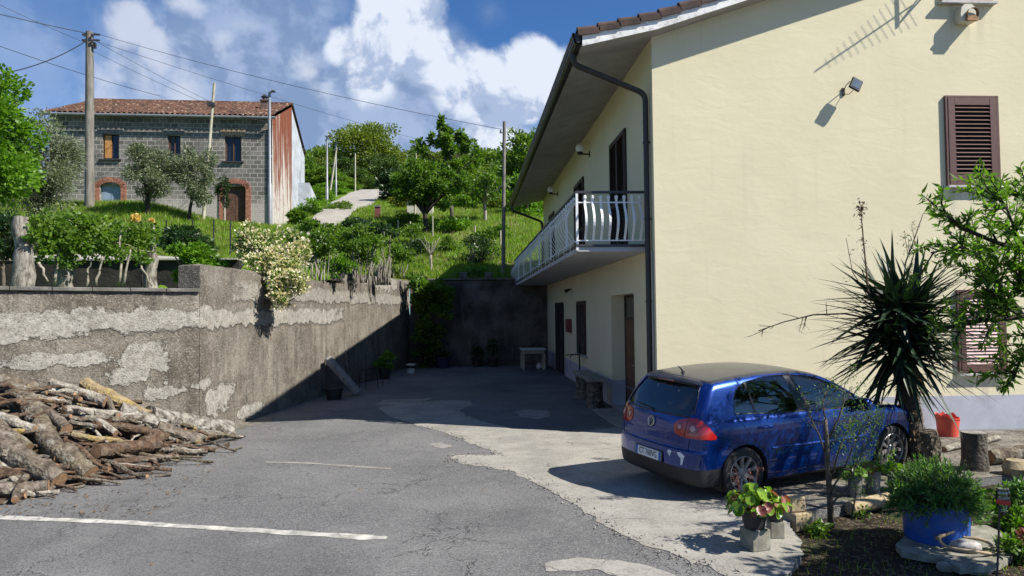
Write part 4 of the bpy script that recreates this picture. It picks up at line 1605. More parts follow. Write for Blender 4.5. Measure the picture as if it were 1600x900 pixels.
    b.build("panel_gaps", M_GAP, car)
    b = MB()
    b.tube(on_rear(dense([(-.62, 1.012), (-.3, 1.0), (.3, 1.0), (.62, 1.012)])), .010, 5)
    for sg in (-1, 1):
        b.tube(on_rear(dense([(sg * .665, 1.035), (sg * .615, 1.2), (sg * .54, 1.355)])), .010, 5)
        b.tube(on_side(dense([(-.085, 1.028), (.6, .982), (1.6, .952), (2.08, .950)]), sg), .008, 5)
        b.tube(on_side(dense([(2.06, .955), (1.92, 1.078), (1.66, 1.232), (1.32, 1.362), (.95, 1.41), (.55, 1.417), (.17, 1.37), (.02, 1.297), (-.055, 1.19), (-.088, 1.03)]), sg), .006, 5)
    b.build("window_seals", M_GLOSSBLK, car)
    # side mouldings
    for sg in (-1, 1):
        b = MB(); b.tube(on_side(dense([(.42, .585), (1.0, .575), (2.05, .565)]), sg), .014, 6); b.build("side_moulding", M_BLUE, car)
    # spoiler lip over the rear window
    b = MB()
    sp = [(-.435, 1.355), (-.475, 1.392), (-.46, 1.408), (-.36, 1.425), (-.33, 1.37)]
    ys = np.linspace(-.60, .60, 25)
    Vs, Fs = [], []
    for yy in ys:
        q = abs(yy) / .60
        for sx_, sz_ in sp:
            Vs.append((sx_ + .04 * q ** 2 + .10 * q ** 6, yy, sz_ - .018 * q ** 2 - .03 * q ** 6))
    k = len(sp)
    Fs = [[i * k + j, i * k + (j + 1) % k, (i + 1) * k + (j + 1) % k, (i + 1) * k + j] for i in range(len(ys) - 1) for j in range(k)] + [list(range(k)), [(len(ys) - 1) * k + j for j in range(k)]]
    b.add(Vs, Fs); b.build("roof_spoiler", M_CARROOF, car, smooth=40)
    b = MB(); b.bx((-.470, -.16, 1.372), (-.455, .16, 1.388)); b.build("brake_light", M_LAMPDK, car)
    # wiper
    b = MB(); P = on_rear([(0.0, 1.0), (.08, 1.03), (.25, 1.045), (.42, 1.05)]); b.tube(P + np.array([-.02, 0, .005]), [.014, .010, .008, .006], 6); b.build("rear_wiper", M_PLASTIC, car)
    # badge: ring and interlaced letters
    bc = on_rear([(0, .875)])[0]
    nr = normals(bc[None])[0]
    Rb = np.stack([np.array([0, -1.0, 0]), np.cross(nr, np.array([0, -1.0, 0])), nr], 1)
    b = MB(); b.lathe([(0, 0), (.066, 0), (.066, .008), (0, .010)], bc, 28, Rb); o = b.build("badge", M_PLASTIC, car)
    b = MB()
    a = np.linspace(0, 2 * PI, 33)[:-1]
    loc = lambda u, v: bc + Rb @ np.array([u, v, .012])
    b.tube([loc(.060 * math.cos(t), .060 * math.sin(t)) for t in a], .0065, 6, closed=True)
    for L in ([(-.028, .052), (0, .006), (.028, .052)], [(-.052, .028), (-.026, -.048), (0, -.006), (.026, -.048), (.052, .028)]):
        b.tube([loc(*q) for q in L], .0058, 6)
    b.build("emblem", M_CHROME, o)
    # number plate
    pc = np.array([-.775, 0, .487]); tl = rad(4)
    pc[0] = on_rear([(0, .487)])[0][0] - .012
    b = MB(); b.box(pc, (.008, .52, .112), rotmat(ry=tl), bevel=.003); plate = b.build("number_plate", M_PLATE, car)
    for s_ in (-1, 1):
        b = MB(); b.box(pc + np.array([-.0045, s_ * .238, 0]), (.003, .043, .110), rotmat(ry=tl)); b.build("blue_band", M_PLBLUE, plate)
    M4 = Matrix.Translation(Vector(pc + np.array([-.0062, 0, 0]))) @ Matrix(((0, 0, -1), (-1, 0, 0), (0, 1, 0))).to_4x4()
    text_mesh("plate_characters", "CT 760VG", .105, M_GAP, plate, M4, .0006, spacing=.98, sx=.80)
    b = MB(); b.box(pc + np.array([.006, 0, 0]), (.008, .56, .14), rotmat(ry=tl), bevel=.003); b.build("plate_recess", M_PLASTIC, car)
    # scraped patches on the bumper corner
    for poly in ([(-.435, .590), (-.39, .60), (-.355, .575), (-.385, .545), (-.40, .515), (-.415, .55)], [(-.52, .592), (-.575, .60), (-.64, .565), (-.625, .54), (-.60, .455), (-.575, .45), (-.582, .53), (-.54, .555)], [(-.47, .592), (-.49, .588), (-.485, .575)]):
        P = on_rear(poly); P = P + normals(P) * .003
        b = MB(); b.add(P, [list(range(len(P)))]); b.build("paint_scrape", M_BARE, car, fixn=True)
    # lamp details
    for sg, lo_ in zip((-1, 1), lamps):
        for yy, zz, r in ((.515, .888, .052), (.70, .888, .070)):
            q = on_rear([(sg * yy, zz)])[0]; nn = normals(q[None])[0]
            w_ = np.cross(nn, [0, 0, 1.0]); w_ /= np.linalg.norm(w_)
            Rl = np.stack([w_, np.cross(nn, w_), nn], 1)
            b = MB(); b.lathe([(r, .002), (r * .96, .010), (r * .6, .012), (r * .55, .010)], q, 24, Rl); b.build("lens_ring", M_LAMPDK, lo_)
            b = MB(); b.lathe([(r * .56, .008), (r * .4, .013), (0, .015)], q, 20, Rl); b.build("lens_centre", simple("pink_lens", (.55, .30, .30), .15), lo_)
        P = on_rear(dense([(sg * .60, .775), (sg * .612, .9), (sg * .615, 1.0)])); b = MB(); b.tube(P + normals(P) * .005, .006, 4); b.build("lamp_gap", M_GAP, lo_)
    # door handles, mirrors, aerial
    for sg in (-1, 1):
        for x_, dm in ((.33, rd), (1.22, fd)):
            q = on_side([(x_, .845)], sg)[0]
            b = MB(); b.tube([q + np.array([-.10, 0, 0]), q + np.array([-.09, sg * .028, .002]), q + np.array([.0, sg * .034, .004]), q + np.array([.09, sg * .028, .002]), q + np.array([.10, 0, 0])], [.012, .015, .017, .015, .012], 8)
            b.build("door_handle", M_BLUE if sg < 0 else M_BLUE, car)
        q = np.array([1.93, sg * .86, .99])
        b = MB()
        Vm, Fm = [], []
        for i, (dx, rx_, rz_) in enumerate(((-.055, .105, .078), (-.03, .118, .088), (.02, .115, .085), (.06, .09, .066), (.085, .045, .035))):
            for j in range(16):
                a_ = 2 * PI * j / 16
                Vm.append((q[0] + dx, q[1] + sg * .075 + rx_ * np.sign(math.cos(a_)) * abs(math.cos(a_)) ** .75, q[2] + rz_ * np.sign(math.sin(a_)) * abs(math.sin(a_)) ** .75))
        Fm = [[i * 16 + j, i * 16 + (j + 1) % 16, (i + 1) * 16 + (j + 1) % 16, (i + 1) * 16 + j] for i in range(4) for j in range(16)] + [list(range(64, 80))]
        b.add(Vm, Fm); mo = b.build("wing_mirror", M_BLUE, car, smooth=50)
        b = MB(); b.add([(v[0] + .008, v[1], v[2]) for v in Vm[:16]], [list(range(16))]); b.build("mirror_glass", M_GLASSDK, mo)
        b = MB(); b.box((q[0] + .02, q[1] - sg * .04, q[2] - .055), (.10, .12, .035), bevel=.01); b.build("mirror_foot", M_GLOSSBLK, mo)
    b = MB(); b.lathe([(.028, 0), (.022, .02), (.008, .03)], (-.20, 0, 1.442), 12); b.tube([(-.20, 0, 1.455), (-.235, 0, 1.50), (-.275, 0, 1.535)], [.012, .009, .006], 6); b.build("roof_aerial", M_PLASTIC, car)
    # wheel wells, floor, cabin
    b = MB()
    for cx, cz in WHEELS:
        for sg in (-1, 1):
            a = np.linspace(0, PI, 17)
            Vw = [(cx + (ARCH + .004) * math.cos(t), sg * yy, cz + (ARCH + .004) * math.sin(t)) for yy in (.862 if cx < 1 else .86, .50) for t in a]
            Vw += [(cx + (ARCH + .004) * s2, sg * yy, .16) for yy in (.86, .50) for s2 in (1, -1)]
            Fw = [[i, i + 1, 17 + i + 1, 17 + i] for i in range(16)]
            Fw += [[0, 17, 36, 34], [16, 33, 37, 35]]
            b.add(Vw, Fw)
            b.add([(cx + (ARCH + .004) * math.cos(t), sg * .50, cz + (ARCH + .004) * math.sin(t)) for t in a] + [(cx - ARCH, sg * .5, .15), (cx + ARCH, sg * .5, .15)], [list(range(19))])
    b.bx((-.55, -.49, .19), (3.2, .49, .21))
    b.build("wheel_wells", M_BRAKE, car)
    b = MB()
    b.bx((-.35, -.70, .50), (2.0, .70, .53)); b.box((2.0, 0, .86), (.55, 1.30, .16), bevel=.05); b.box((2.12, 0, .93), (.5, 1.2, .05), bevel=.02)
    for sg in (-1, 1):
        b.bx((.42, sg * .76, .53), (2.05, sg * .73, .93)); b.box((1.52, .36, .95), (.03, .36, .03), rotmat(ry=.4))
    b.bx((-.52, -.55, .93), (-.12, .55, .955))
    b.build("cabin_trim", M_INTER, car)
    b = MB(); a = np.linspace(0, 2 * PI, 25)[:-1]
    b.tube([np.array([1.62, .37, .97]) + rotmat(ry=rad(65)) @ np.array([.18 * math.cos(t), .18 * math.sin(t), 0]) for t in a], .014, 6, closed=True)
    b.build("steering_wheel", M_INTER, car)
    for sg in (-1, 1):
        b = MB(); b.box((1.20, sg * .37, .62), (.50, .50, .16), bevel=.05); b.box((.93, sg * .37, .93), (.13, .48, .58), rotmat(ry=rad(-14)), bevel=.05)
        b.box((.82, sg * .37, 1.285), (.09, .26, .17), rotmat(ry=rad(-14)), bevel=.04); b.tube([(.84, sg * .37 - .06, 1.15), (.82, sg * .37 - .06, 1.25)], .008, 6); b.tube([(.84, sg * .37 + .06, 1.15), (.82, sg * .37 + .06, 1.25)], .008, 6)
        b.build("front_seat", M_SEAT, car)
    b = MB(); b.box((.30, 0, .62), (.48, 1.3, .16), bevel=.05); b.box((.02, 0, .90), (.14, 1.28, .52), rotmat(ry=rad(-18)), bevel=.05)
    for yy in (-.40, .40):
        b.box((-.075, yy, 1.205), (.09, .25, .14), rotmat(ry=rad(-14)), bevel=.04)
    b.build("rear_seat", M_SEAT, car)
    # wheels
    for wi, (cx, cz) in enumerate(WHEELS):
        for sg in (-1, 1):
            yc = sg * .765
            Rw = np.array([[1, 0, 0], [0, 0, sg], [0, -sg * 1.0, 0]]) if False else np.stack([np.array([1.0, 0, 0]), np.array([0, 0, 1.0]), np.array([0, float(sg), 0])], 1)
            b = MB(); b.lathe([(.212, -.10), (.29, -.10), (.312, -.075), (.317, 0), (.312, .070), (.292, .094), (.25, .102), (.222, .098), (.212, .085)], (cx, yc, cz), 48, Rw, cap=False)
            wheel = b.build("wheel", M_TYRE, car, smooth=35)
            b = MB(); b.lathe([(.214, .086), (.206, .092), (.196, .082), (.192, -.08), (.20, -.09)], (cx, yc, cz), 48, Rw, cap=False)
            b.build("rim", M_RIM, wheel, smooth=35)
            b = MB(); b.lathe([(0, .01), (.165, .01), (.165, -.02), (0, -.02)], (cx, yc, cz), 32, Rw); b.build("brake_disc", M_BRAKE, wheel)
            b = MB()
            b.lathe([(.062, .03), (.062, .068), (.052, .078), (.030, .078), (.028, .074), (0, .076)], (cx, yc, cz), 24, Rw)
            for s_ in range(9):
                a_ = 2 * PI * s_ / 9 + .25 + wi * .3
                pr_ = [(.045, .030, .066), (.10, .021, .070), (.16, .022, .080), (.203, .030, .086)]
                Vp, Fp = [], []
                for r_, hw, zo in pr_:
                    for (u_, dz) in ((-hw, -.028), (hw, -.028), (hw * .8, 0), (-hw * .8, 0)):
                        Vp.append((r_ * math.cos(a_) - u_ * math.sin(a_), r_ * math.sin(a_) + u_ * math.cos(a_), zo + dz))
                Fp = [[i * 4 + j, i * 4 + (j + 1) % 4, (i + 1) * 4 + (j + 1) % 4, (i + 1) * 4 + j] for i in range(3) for j in range(4)] + [[0, 1, 2, 3], [12, 13, 14, 15]]
                Vp = np.array(Vp) @ Rw.T + np.array([cx, yc, cz])
                b.add(Vp, Fp)
            b.build("spokes", M_RIM, wheel)
    return car


car = build_car()
# ------------------------------------------------------------------ plants
M_BARK = simple("grey_brown_bark", (.105, .085, .065), .95, var=.4, scale=9, bump=.8, bscale=22, bdist=.02)
M_DBARK = simple("dark_bark", (.035, .028, .022), .95, var=.4, scale=9, bump=.8, bscale=22, bdist=.02)
M_PBARK = simple("pale_bark", (.26, .235, .19), .9, var=.35, scale=9, bump=.7, bscale=25, bdist=.01)
L_BRIGHT = leafmat("bright_leaf", (.085, .19, .012), (.16, .29, .022), (.05, .125, .010), .42)
L_MID = leafmat("mid_green_leaf", (.075, .145, .014), (.135, .225, .026), (.05, .11, .012), .4)
L_OLIVE = leafmat("olive_leaf", (.105, .135, .070), (.21, .24, .15), (.08, .105, .05), .22, .5)
L_DARK = leafmat("dark_green_leaf", (.016, .042, .012), (.04, .085, .02), (.012, .03, .008), .2, .35)
L_FOREST = leafmat("forest_leaf", (.09, .16, .016), (.155, .235, .026), (.065, .125, .014), .35)
L_FOREST2 = leafmat("forest_yellow_leaf", (.12, .165, .016), (.185, .235, .028), (.09, .13, .014), .3)
L_FOREST3 = leafmat("forest_dark_leaf", (.045, .085, .016), (.08, .135, .024), (.035, .065, .012), .25)
L_YELLOW = leafmat("yellow_green_leaf", (.17, .19, .02), (.26, .27, .035), (.10, .14, .015), .35)
L_GRASS = leafmat("grass_blade", (.135, .24, .016), (.22, .33, .028), (.19, .23, .05), .45, .5)
L_DRYGRASS = leafmat("dry_grass_blade", (.20, .17, .07), (.32, .28, .13), None, .3, .8)
L_FLOWER = leafmat("cream_blossom", (.62, .52, .36), (.82, .78, .66), (.55, .44, .28), .3, .7)
L_ROSE = leafmat("yellow_rose_petal", (.80, .52, .16), (.85, .65, .30), None, .3, .6)
L_PEACH = leafmat("lance_leaf", (.085, .18, .015), (.15, .26, .03), (.05, .12, .012), .45, .4)
L_SAGE = leafmat("sage_leaf", (.065, .15, .035), (.135, .25, .065), (.045, .11, .025), .38, .5)
L_YUCCA = leafmat("yucca_leaf", (.012, .030, .016), (.026, .054, .026), (.009, .022, .012), .08, .45, .35)
L_BERG = leafmat("round_glossy_leaf", (.12, .24, .018), (.22, .36, .035), (.08, .17, .012), .35, .25, .5)
L_BERGRED = leafmat("red_old_leaf", (.20, .04, .035), (.30, .12, .10), (.14, .03, .02), .3, .4)
L_DRY = leafmat("dry_leaf", (.14, .09, .05), (.24, .17, .10), None, .2, .8)


def rand_dirs(rng, n):
    v = rng.normal(0, 1, (n, 3))
    return v / np.linalg.norm(v, axis=1)[:, None]


def leaf_quads(P, D, L, Wd, rng, fold=.15, up=None):
    """one diamond leaf at each P, pointing along D"""
    n = len(P)
    D = D / np.maximum(np.linalg.norm(D, axis=1), 1e-9)[:, None]
    r = rand_dirs(rng, n) if up is None else up + rng.normal(0, .35, (n, 3))
    S = np.cross(D, r); S /= np.maximum(np.linalg.norm(S, axis=1), 1e-9)[:, None]
    N = np.cross(S, D)
    L = np.broadcast_to(L, (n,))[:, None]; Wd = np.broadcast_to(Wd, (n,))[:, None]
    a = P
    b_ = P + D * L * .45 + S * Wd * .5 + N * Wd * fold
    c = P + D * L
    d = P + D * L * .45 - S * Wd * .5 + N * Wd * fold
    V = np.stack([a, b_, c, d], 1).reshape(-1, 3)
    F = np.arange(n * 4).reshape(n, 4)
    return V, F


def crown_points(rng, c, r, nclump, nleaf, clump=.32, shell=.55, low=-.75):
    c = np.array(c, float); r = np.array(r, float)
    K = []
    while len(K) < nclump:
        v = rand_dirs(rng, 1)[0] * (shell + (1 - shell) * rng.random()) ** 1.0
        v *= rng.uniform(.62, 1.0)
        if v[2] < low: continue
        K.append(v)
    K = np.array(K)
    sz = rng.uniform(.6, 1.25, nclump) * clump
    w = sz ** 2; w /= w.sum()
    idx = rng.choice(nclump, nleaf, p=w)
    off = rng.normal(0, 1, (nleaf, 3)); off /= np.linalg.norm(off, axis=1)[:, None]
    off *= (rng.random(nleaf) ** .45)[:, None]
    off[:, 2] *= .75
    u = K[idx] + off * sz[idx][:, None]
    P = c + u * r
    D = off + .6 * u + rng.normal(0, .55, (nleaf, 3)); D[:, 2] -= .15
    return P, D, c + K * r


def limb(b, p0, p1, r0, r1, rng, n=6, seg=6, wob=.06, sag=0.0):
    p0, p1 = np.array(p0, float), np.array(p1, float)
    t = np.linspace(0, 1, n)[:, None]
    L = np.linalg.norm(p1 - p0)
    P = p0 + (p1 - p0) * t
    w = rng.normal(0, wob * L, (n, 3)); w[0] = 0; w[-1] = 0
    P = P + w * .6
    P[:, 2] += sag * L * np.sin(t[:, 0] * PI)
    b.tube(P, np.linspace(r0, r1, n), seg)
    return P


def tree(name, label, cat, base, c, r, leaf, L=.2, Wd=.11, nclump=26, nleaf=4000, bark=M_BARK, tr=.14, seed=1, group=None, clump=.32, fork=None,
         nlimb=10, lean=True, low=-.75, shell=.55, extra=None):
    rng = np.random.default_rng(seed)
    base = np.array(base, float); c = np.array(c, float); r = np.array(r, float)
    o = thing(name, label, cat, tuple(base), group=group)
    P, D, K = crown_points(rng, c, r, nclump, nleaf, clump, shell, low)
    if extra:
        for (c2, r2, nc2, nl2) in extra:
            P2, D2, K2 = crown_points(rng, c2, r2, nc2, nl2, clump, shell, low)
            P, D, K = np.concatenate([P, P2]), np.concatenate([D, D2]), np.concatenate([K, K2])
    n = len(P)
    V, F = leaf_quads(P, D, L * rng.uniform(.6, 1.3, n), Wd * rng.uniform(.7, 1.25, n), rng)
    link_mesh("crown", V, F, leaf, o)
    b = MB()
    fk = np.array(fork, float) if fork is not None else base + (c - base) * np.array([.8, .8, .62])
    tp = limb(b, base - np.array([0, 0, .25]), fk, tr, tr * .7, rng, 8, 9, .025)
    for k in K[rng.permutation(len(K))[:nlimb]]:
        limb(b, tp[-1 - rng.integers(0, 2)], k, tr * .5, tr * .10, rng, 6, 6, .05, .08)
    b.build("trunk", bark, o, smooth=True)
    return o


def tz(x, y):
    return float(hill(x, y))


def tree_px(name, label, cat, Y, crown, leaf, base_px=None, ry=None, **kw):
    """crown=(px, py, half width px, half height px) at distance Y"""
    k = Y / FPX
    c = at(crown[0], crown[1], Y)
    r = np.array([crown[2] * k, (ry if ry else crown[2] * k * .9), crown[3] * k])
    bx = at(base_px if base_px is not None else crown[0], 400, Y)[0]
    base = (bx, Y, tz(bx, Y) - .05)
    if 'extra_px' in kw:
        ex = []
        for (a, b_, w, h, nc, nl) in kw.pop('extra_px'):
            ex.append((at(a, b_, Y), np.array([w * k, w * k * .9, h * k]), nc, nl))
        kw['extra'] = ex
    return tree(name, label, cat, base, c, r, leaf, **kw)


# --- trees above the left wall
tree_px("leafy_tree", "bright green broad-leaved tree at the far left, standing in front of the olive tree", "tree", 25, (-35, 215, 105, 125), L_BRIGHT, -20,
        L=.17, Wd=.115, nclump=60, nleaf=15000, tr=.2, seed=11, clump=.27, nlimb=18, bark=M_DBARK)
tree_px("olive_tree", "grey-green olive tree between the bright leafy tree and the thick concrete pole", "tree", 30, (70, 262, 66, 82), L_OLIVE, 46, L=.15, Wd=.045, nclump=46,
        nleaf=14000, tr=.17, seed=12, clump=.30, nlimb=18, bark=M_DBARK, low=-.95)
tree_px("olive_tree", "silvery olive tree in front of the stone house, right beside its blue door", "tree", 36.5, (230, 266, 46, 52), L_OLIVE, 231, L=.17, Wd=.055, nclump=34,
        nleaf=8500, tr=.14, seed=13, clump=.30, nlimb=14, bark=M_DBARK, low=-.95)
tree_px("olive_tree", "smaller olive tree touching the pale leaning pole before the stone house", "tree", 37.2, (302, 274, 36, 50), L_OLIVE, 292, L=.17, Wd=.055, nclump=28,
        nleaf=6500, tr=.10, seed=14, clump=.32, nlimb=12, bark=M_DBARK, low=-.98)
tree_px("bush", "thin dark bush standing by the brown arched door of the stone house", "bush", 39.5, (348, 300, 12, 30), L_DARK, 350, L=.16, Wd=.06, nclump=14, nleaf=900, tr=.04, seed=15, low=-.98)
tree_px("bush", "dark grey-green conifer bush at the left edge behind the first weathered post", "bush", 17, (5, 372, 40, 42), L_DARK, 5, L=.12, Wd=.03, nclump=30, nleaf=5000, tr=.05, seed=16, low=-1.0)
tree_px("bush", "dark feathery conifer bush to the right of the rose-topped post", "bush", 22, (287, 374, 50, 24), L_DARK, 285, L=.14, Wd=.04, nclump=30, nleaf=5000, tr=.05, seed=17, low=-1.0)
tree_px("bush", "fresh bright green bush just left of the white blossom bush", "bush", 17.5, (312, 405, 44, 27), L_BRIGHT, 312, L=.11, Wd=.07, nclump=30, nleaf=2600, tr=.03, seed=18, low=-1.0, extra_px=[(288, 432, 22, 18, 10, 700)])

# vine on weathered posts
vine = thing("grape_vine", "leafy vine trained between the weathered wooden posts behind the wall", "vine", tuple(at(150, 445, 14)))
rng = np.random.default_rng(21)
Ps, Ds = [], []
for (px_, py_, Y_, w_, h_, n_) in ((80, 352, 13.9, 30, 22, 300), (110, 375, 14.3, 38, 24, 420), (150, 360, 15, 42, 26, 520), (190, 372, 15.8, 36, 24, 440), (222, 365, 16.4, 26, 26, 330), (60, 372, 13.6, 24, 26, 220), (130, 345, 14.7, 30, 14, 200), (165, 395, 15.3, 40, 18, 200), (95, 405, 14.3, 30, 16, 120), (215, 400, 16, 22, 14, 120)):
    P, D, _K = crown_points(rng, at(px_, py_, Y_), np.array([w_, 45, h_]) * Y_ / FPX, 18, int(n_ * 1.6), .4, .3, -1)
    Ps.append(P); Ds.append(D)
Ps, Ds = np.concatenate(Ps), np.concatenate(Ds)
V, F = leaf_quads(Ps, Ds, rng.uniform(.06, .12, len(Ps)), rng.uniform(.05, .10, len(Ps)), rng)
link_mesh("vine_leaves", V, F, L_MID, vine)
b = MB()
for (x0, y0, x1, y1, Y_) in ((85, 447, 95, 365, 14.2), (135, 447, 143, 405, 15), (185, 447, 190, 360, 15.6), (192, 447, 204, 390, 15.3), (150, 447, 160, 400, 15), (60, 410, 75, 440, 13.7), (150, 400, 118, 370, 14.8), (215, 400, 238, 447, 16)):
    bs = MB(); limb(bs, at(x0, y0, Y_), at(x1, y1, Y_), .03, .016, rng, 6, 6, .05); bs.build("vine_stem", M_PBARK, vine, smooth=True)
for _ in range(26):
    i, j = rng.integers(0, len(Ps), 2)
    if np.linalg.norm(Ps[i] - Ps[j]) < 1.6:
        limb(b, Ps[i], Ps[j], .012, .006, rng, 5, 5, .06)
b.build("vine_shoots", M_PBARK, vine, smooth=True)


def post(label, px0, y0, y1, w0, w1, Y, seed, lean=0):
    rng = np.random.default_rng(seed)
    top, bot = at(px0 + lean, y0, Y), at(px0, y1 + 14, Y)
    o = tag(None or MB().tube(np.stack([bot + (top - bot) * t + np.array([rng.normal(0, .02), rng.normal(0, .02), 0]) for t in np.linspace(0, 1, 9)]),
                              np.linspace(w0, w1, 9) * Y / FPX / 2 * rng.uniform(.92, 1.1, 9), 12, jitter=.10, rng=rng).build("wooden_post", M_POST, smooth=50, loc=tuple(bot)),
            label, "post", "weathered vine posts behind the wall")
    return o


def m_post():
    t = NT("weathered_wood")
    p = t.pos()
    n = t.noise(vec=t.scalev(p, (6, 6, 1.0)), scale=3, detail=7, rough=.65)
    c = t.mix(t.ramp(n, .35, .65), (.11, .095, .08), (.34, .31, .27))
    c = t.mix(t.ramp(t.noise(scale=5, detail=4), .55, .7, 0, .8), c, (.05, .042, .035))
    t.bsdf(c, .95, 0, .2, t.bump(n, .9, .03))
    return t.mat


M_POST = m_post()
post("thickest weathered tree-trunk post, furthest left behind the concrete wall", 36, 340, 447, 30, 20, 13.5, 31, -3)
post("weathered post half hidden by vine leaves between the two taller posts", 100, 376, 447, 24, 16, 14.6, 32, 4)
post("weathered post with yellow roses at its top", 236, 352, 447, 20, 12, 17, 33, 0)
rose = thing("rose_bush", "climbing rose with two pale yellow blooms at the top of a weathered post", "rose", tuple(at(225, 380, 16.8)))
b = MB(); rng = np.random.default_rng(34)
limb(b, at(222, 447, 16.8), at(213, 345, 16.8), .02, .008, rng, 7, 6, .03); limb(b, at(222, 420, 16.8), at(236, 349, 16.8), .014, .006, rng, 6, 6, .03)
b.build("stems", M_DBARK, rose, smooth=True)
for (x, y, r) in ((212, 342, .095), (237, 346, .06)):
    P = at(x, y, 16.6) + rand_dirs(rng, 70) * r * .4
    V, F = leaf_quads(P, P - at(x, y + 3, 16.6) + rng.normal(0, .01, P.shape), r * 1.1, r * 1.1, rng, .3)
    link_mesh("rose_bloom", V, F, L_ROSE, rose)
P, D, _K = crown_points(rng, at(225, 362, 16.8), np.array([22, 20, 20]) * 16.8 / FPX, 10, 260, .4, .3, -1)
V, F = leaf_quads(P, D, rng.uniform(.06, .10, len(P)), .06, rng); link_mesh("rose_leaves", V, F, L_DARK, rose)

# white-blossom bush hanging over the wall
wb = thing("blossom_bush", "cream-white flowering bush spilling over the top of the concrete wall", "flowering bush", tuple(at(420, 440, 16.6)))
rng = np.random.default_rng(41)
lv, fl = [], []
for (px_, py_, Y_, w_, h_, n_) in ((418, 385, 17.2, 52, 34, 2600), (425, 420, 16.3, 52, 36, 2600), (445, 445, 15.9, 34, 26, 1300), (395, 372, 17.4, 34, 22, 900), (455, 400, 16.8, 34, 34, 1200), (440, 465, 15.8, 18, 14, 300)):
    P, D, _K = crown_points(rng, at(px_, py_, Y_), np.array([w_, 34, h_]) * Y_ / FPX, 24, n_, .30, .4, -1)
    lv.append((P, D))
    m = rng.random(len(P)) < (.55 if py_ > 390 else .3)
    fl.append((P[m] + D[m] / np.linalg.norm(D[m], axis=1)[:, None] * .05, D[m]))
P = np.concatenate([a for a, _ in lv]); D = np.concatenate([a for _, a in lv])
V, F = leaf_quads(P, D, rng.uniform(.05, .10, len(P)), .045, rng); link_mesh("leaves", V, F, L_MID, wb)
P = np.concatenate([a for a, _ in fl]); D = np.concatenate([a for _, a in fl])
P = np.repeat(P, 2, 0) + rng.normal(0, .025, (len(P) * 2, 3)); D = np.repeat(D, 2, 0) + rng.normal(0, .3, (len(D) * 2, 3))
V, F = leaf_quads(P, D + np.array([0, -.6, .3]), rng.uniform(.045, .085, len(P)), .065, rng); link_mesh("blossom", V, F, L_FLOWER, wb)
b = MB()
for k in range(14):
    limb(b, at(rng.uniform(405, 440), 440, 16.9), at(rng.uniform(375, 470), rng.uniform(365, 450), 16.7), .025, .008, rng, 6, 5, .05)
for k in range(9):
    x = rng.uniform(408, 462); limb(b, at(x, 450, 16.0), at(x + rng.uniform(-4, 4), rng.uniform(462, 486), 15.85), .008, .003, rng, 4, 4, .05)
b.build("stems", M_DBARK, wb, smooth=True)

# rose shrubs and small growth along the wall top
def shrub_stems(label, Y, crown, leaf, seed, n=1500, nst=9, L=.10, Wd=.06, bark=M_PBARK, cat="shrub", name="shrub", extra=None, straight=False, low=-1.0, lowz=None):
    rng = np.random.default_rng(seed)
    k = Y / FPX
    c = at(crown[0], crown[1], Y); r = np.array([crown[2] * k, crown[2] * k * .8, crown[3] * k])
    base = np.array([c[0], Y, tz(c[0], Y)])
    o = thing(name, label, cat, tuple(base))
    P, D, K = crown_points(rng, c, r, 26, n, .30, .4, low)
    V, F = leaf_quads(P, D, rng.uniform(.6, 1.3, n) * L, rng.uniform(.7, 1.2, n) * Wd, rng)
    link_mesh("leaves", V, F, leaf, o)
    b = MB()
    for i in range(nst):
        kk = K[rng.integers(0, len(K))]
        st = np.array([c[0] + (kk[0] - c[0]) * .55 + rng.uniform(-.1, .1), Y + rng.uniform(-.2, .2), base[2] - .05])
        limb(b, st, kk, .022, .008, rng, 6, 5, .03)
    b.build("stems", bark, o, smooth=True)
    return o


shrub_stems("rose shrub with bare lower stems just right of the white blossom bush", 20, (500, 385, 34, 32), L_MID, 51, 1500, 9)
shrub_stems("broad rose shrub with reddish tips in the middle of the wall top", 22, (560, 380, 54, 36), L_MID, 52, 2600, 14, L=.11, Wd=.07)
shrub_stems("tall dark shrub standing behind the broad rose shrub", 24, (590, 366, 34, 22), L_DARK, 53, 1300, 8, L=.12, Wd=.07)
shrub_stems("low lime green shrub sprouting at the raised step of the wall", 20.5, (532, 415, 22, 22), L_BRIGHT, 54, 1100, 5, L=.09, Wd=.06)
shrub_stems("thin dry stalked clump at the far end of the concrete wall top", 24.5, (598, 412, 26, 18), L_DRY, 55, 260, 40, L=.10, Wd=.012)
shrub_stems("bush of upright bare stems and dark leaves on the grassy slope", 33, (745, 394, 34, 34), L_DARK, 56, 1800, 34, L=.16, Wd=.05)
shrub_stems("small lime weed clump at the foot of the stemmy bush", 31, (740, 424, 26, 9), L_BRIGHT, 57, 500, 4, L=.14, Wd=.07)
for i_, (x_, y_, w_, h_, Y_, lf_, lab_) in enumerate(((622, 398, 26, 18, 30.5, L_MID, "low leafy shrub on the grass just past the dry stalked clump"), (654, 386, 24, 15, 34, L_DARK, "dark low shrub left of the cut-back sapling"),
        (702, 385, 22, 14, 35, L_MID, "green low shrub between the sapling and the stemmy bush"), (640, 362, 30, 13, 37, L_FOREST, "weedy shrub below the pale fence posts"), (470, 372, 26, 18, 26, L_MID, "green shrub on the slope behind the white blossom bush"),
        (520, 362, 34, 16, 28, L_FOREST, "weedy green shrub between the rose shrubs and the white road"), (560, 352, 30, 13, 31, L_DARK, "dark shrub hiding the lower bend of the white road"), (486, 355, 26, 12, 30, L_MID, "rose shrub hiding the foot of the rusty lean-to"))):
    shrub_stems(lab_, Y_, (x_, y_, w_, h_), lf_, 620 + i_, 1300, 7, L=.13, Wd=.07)
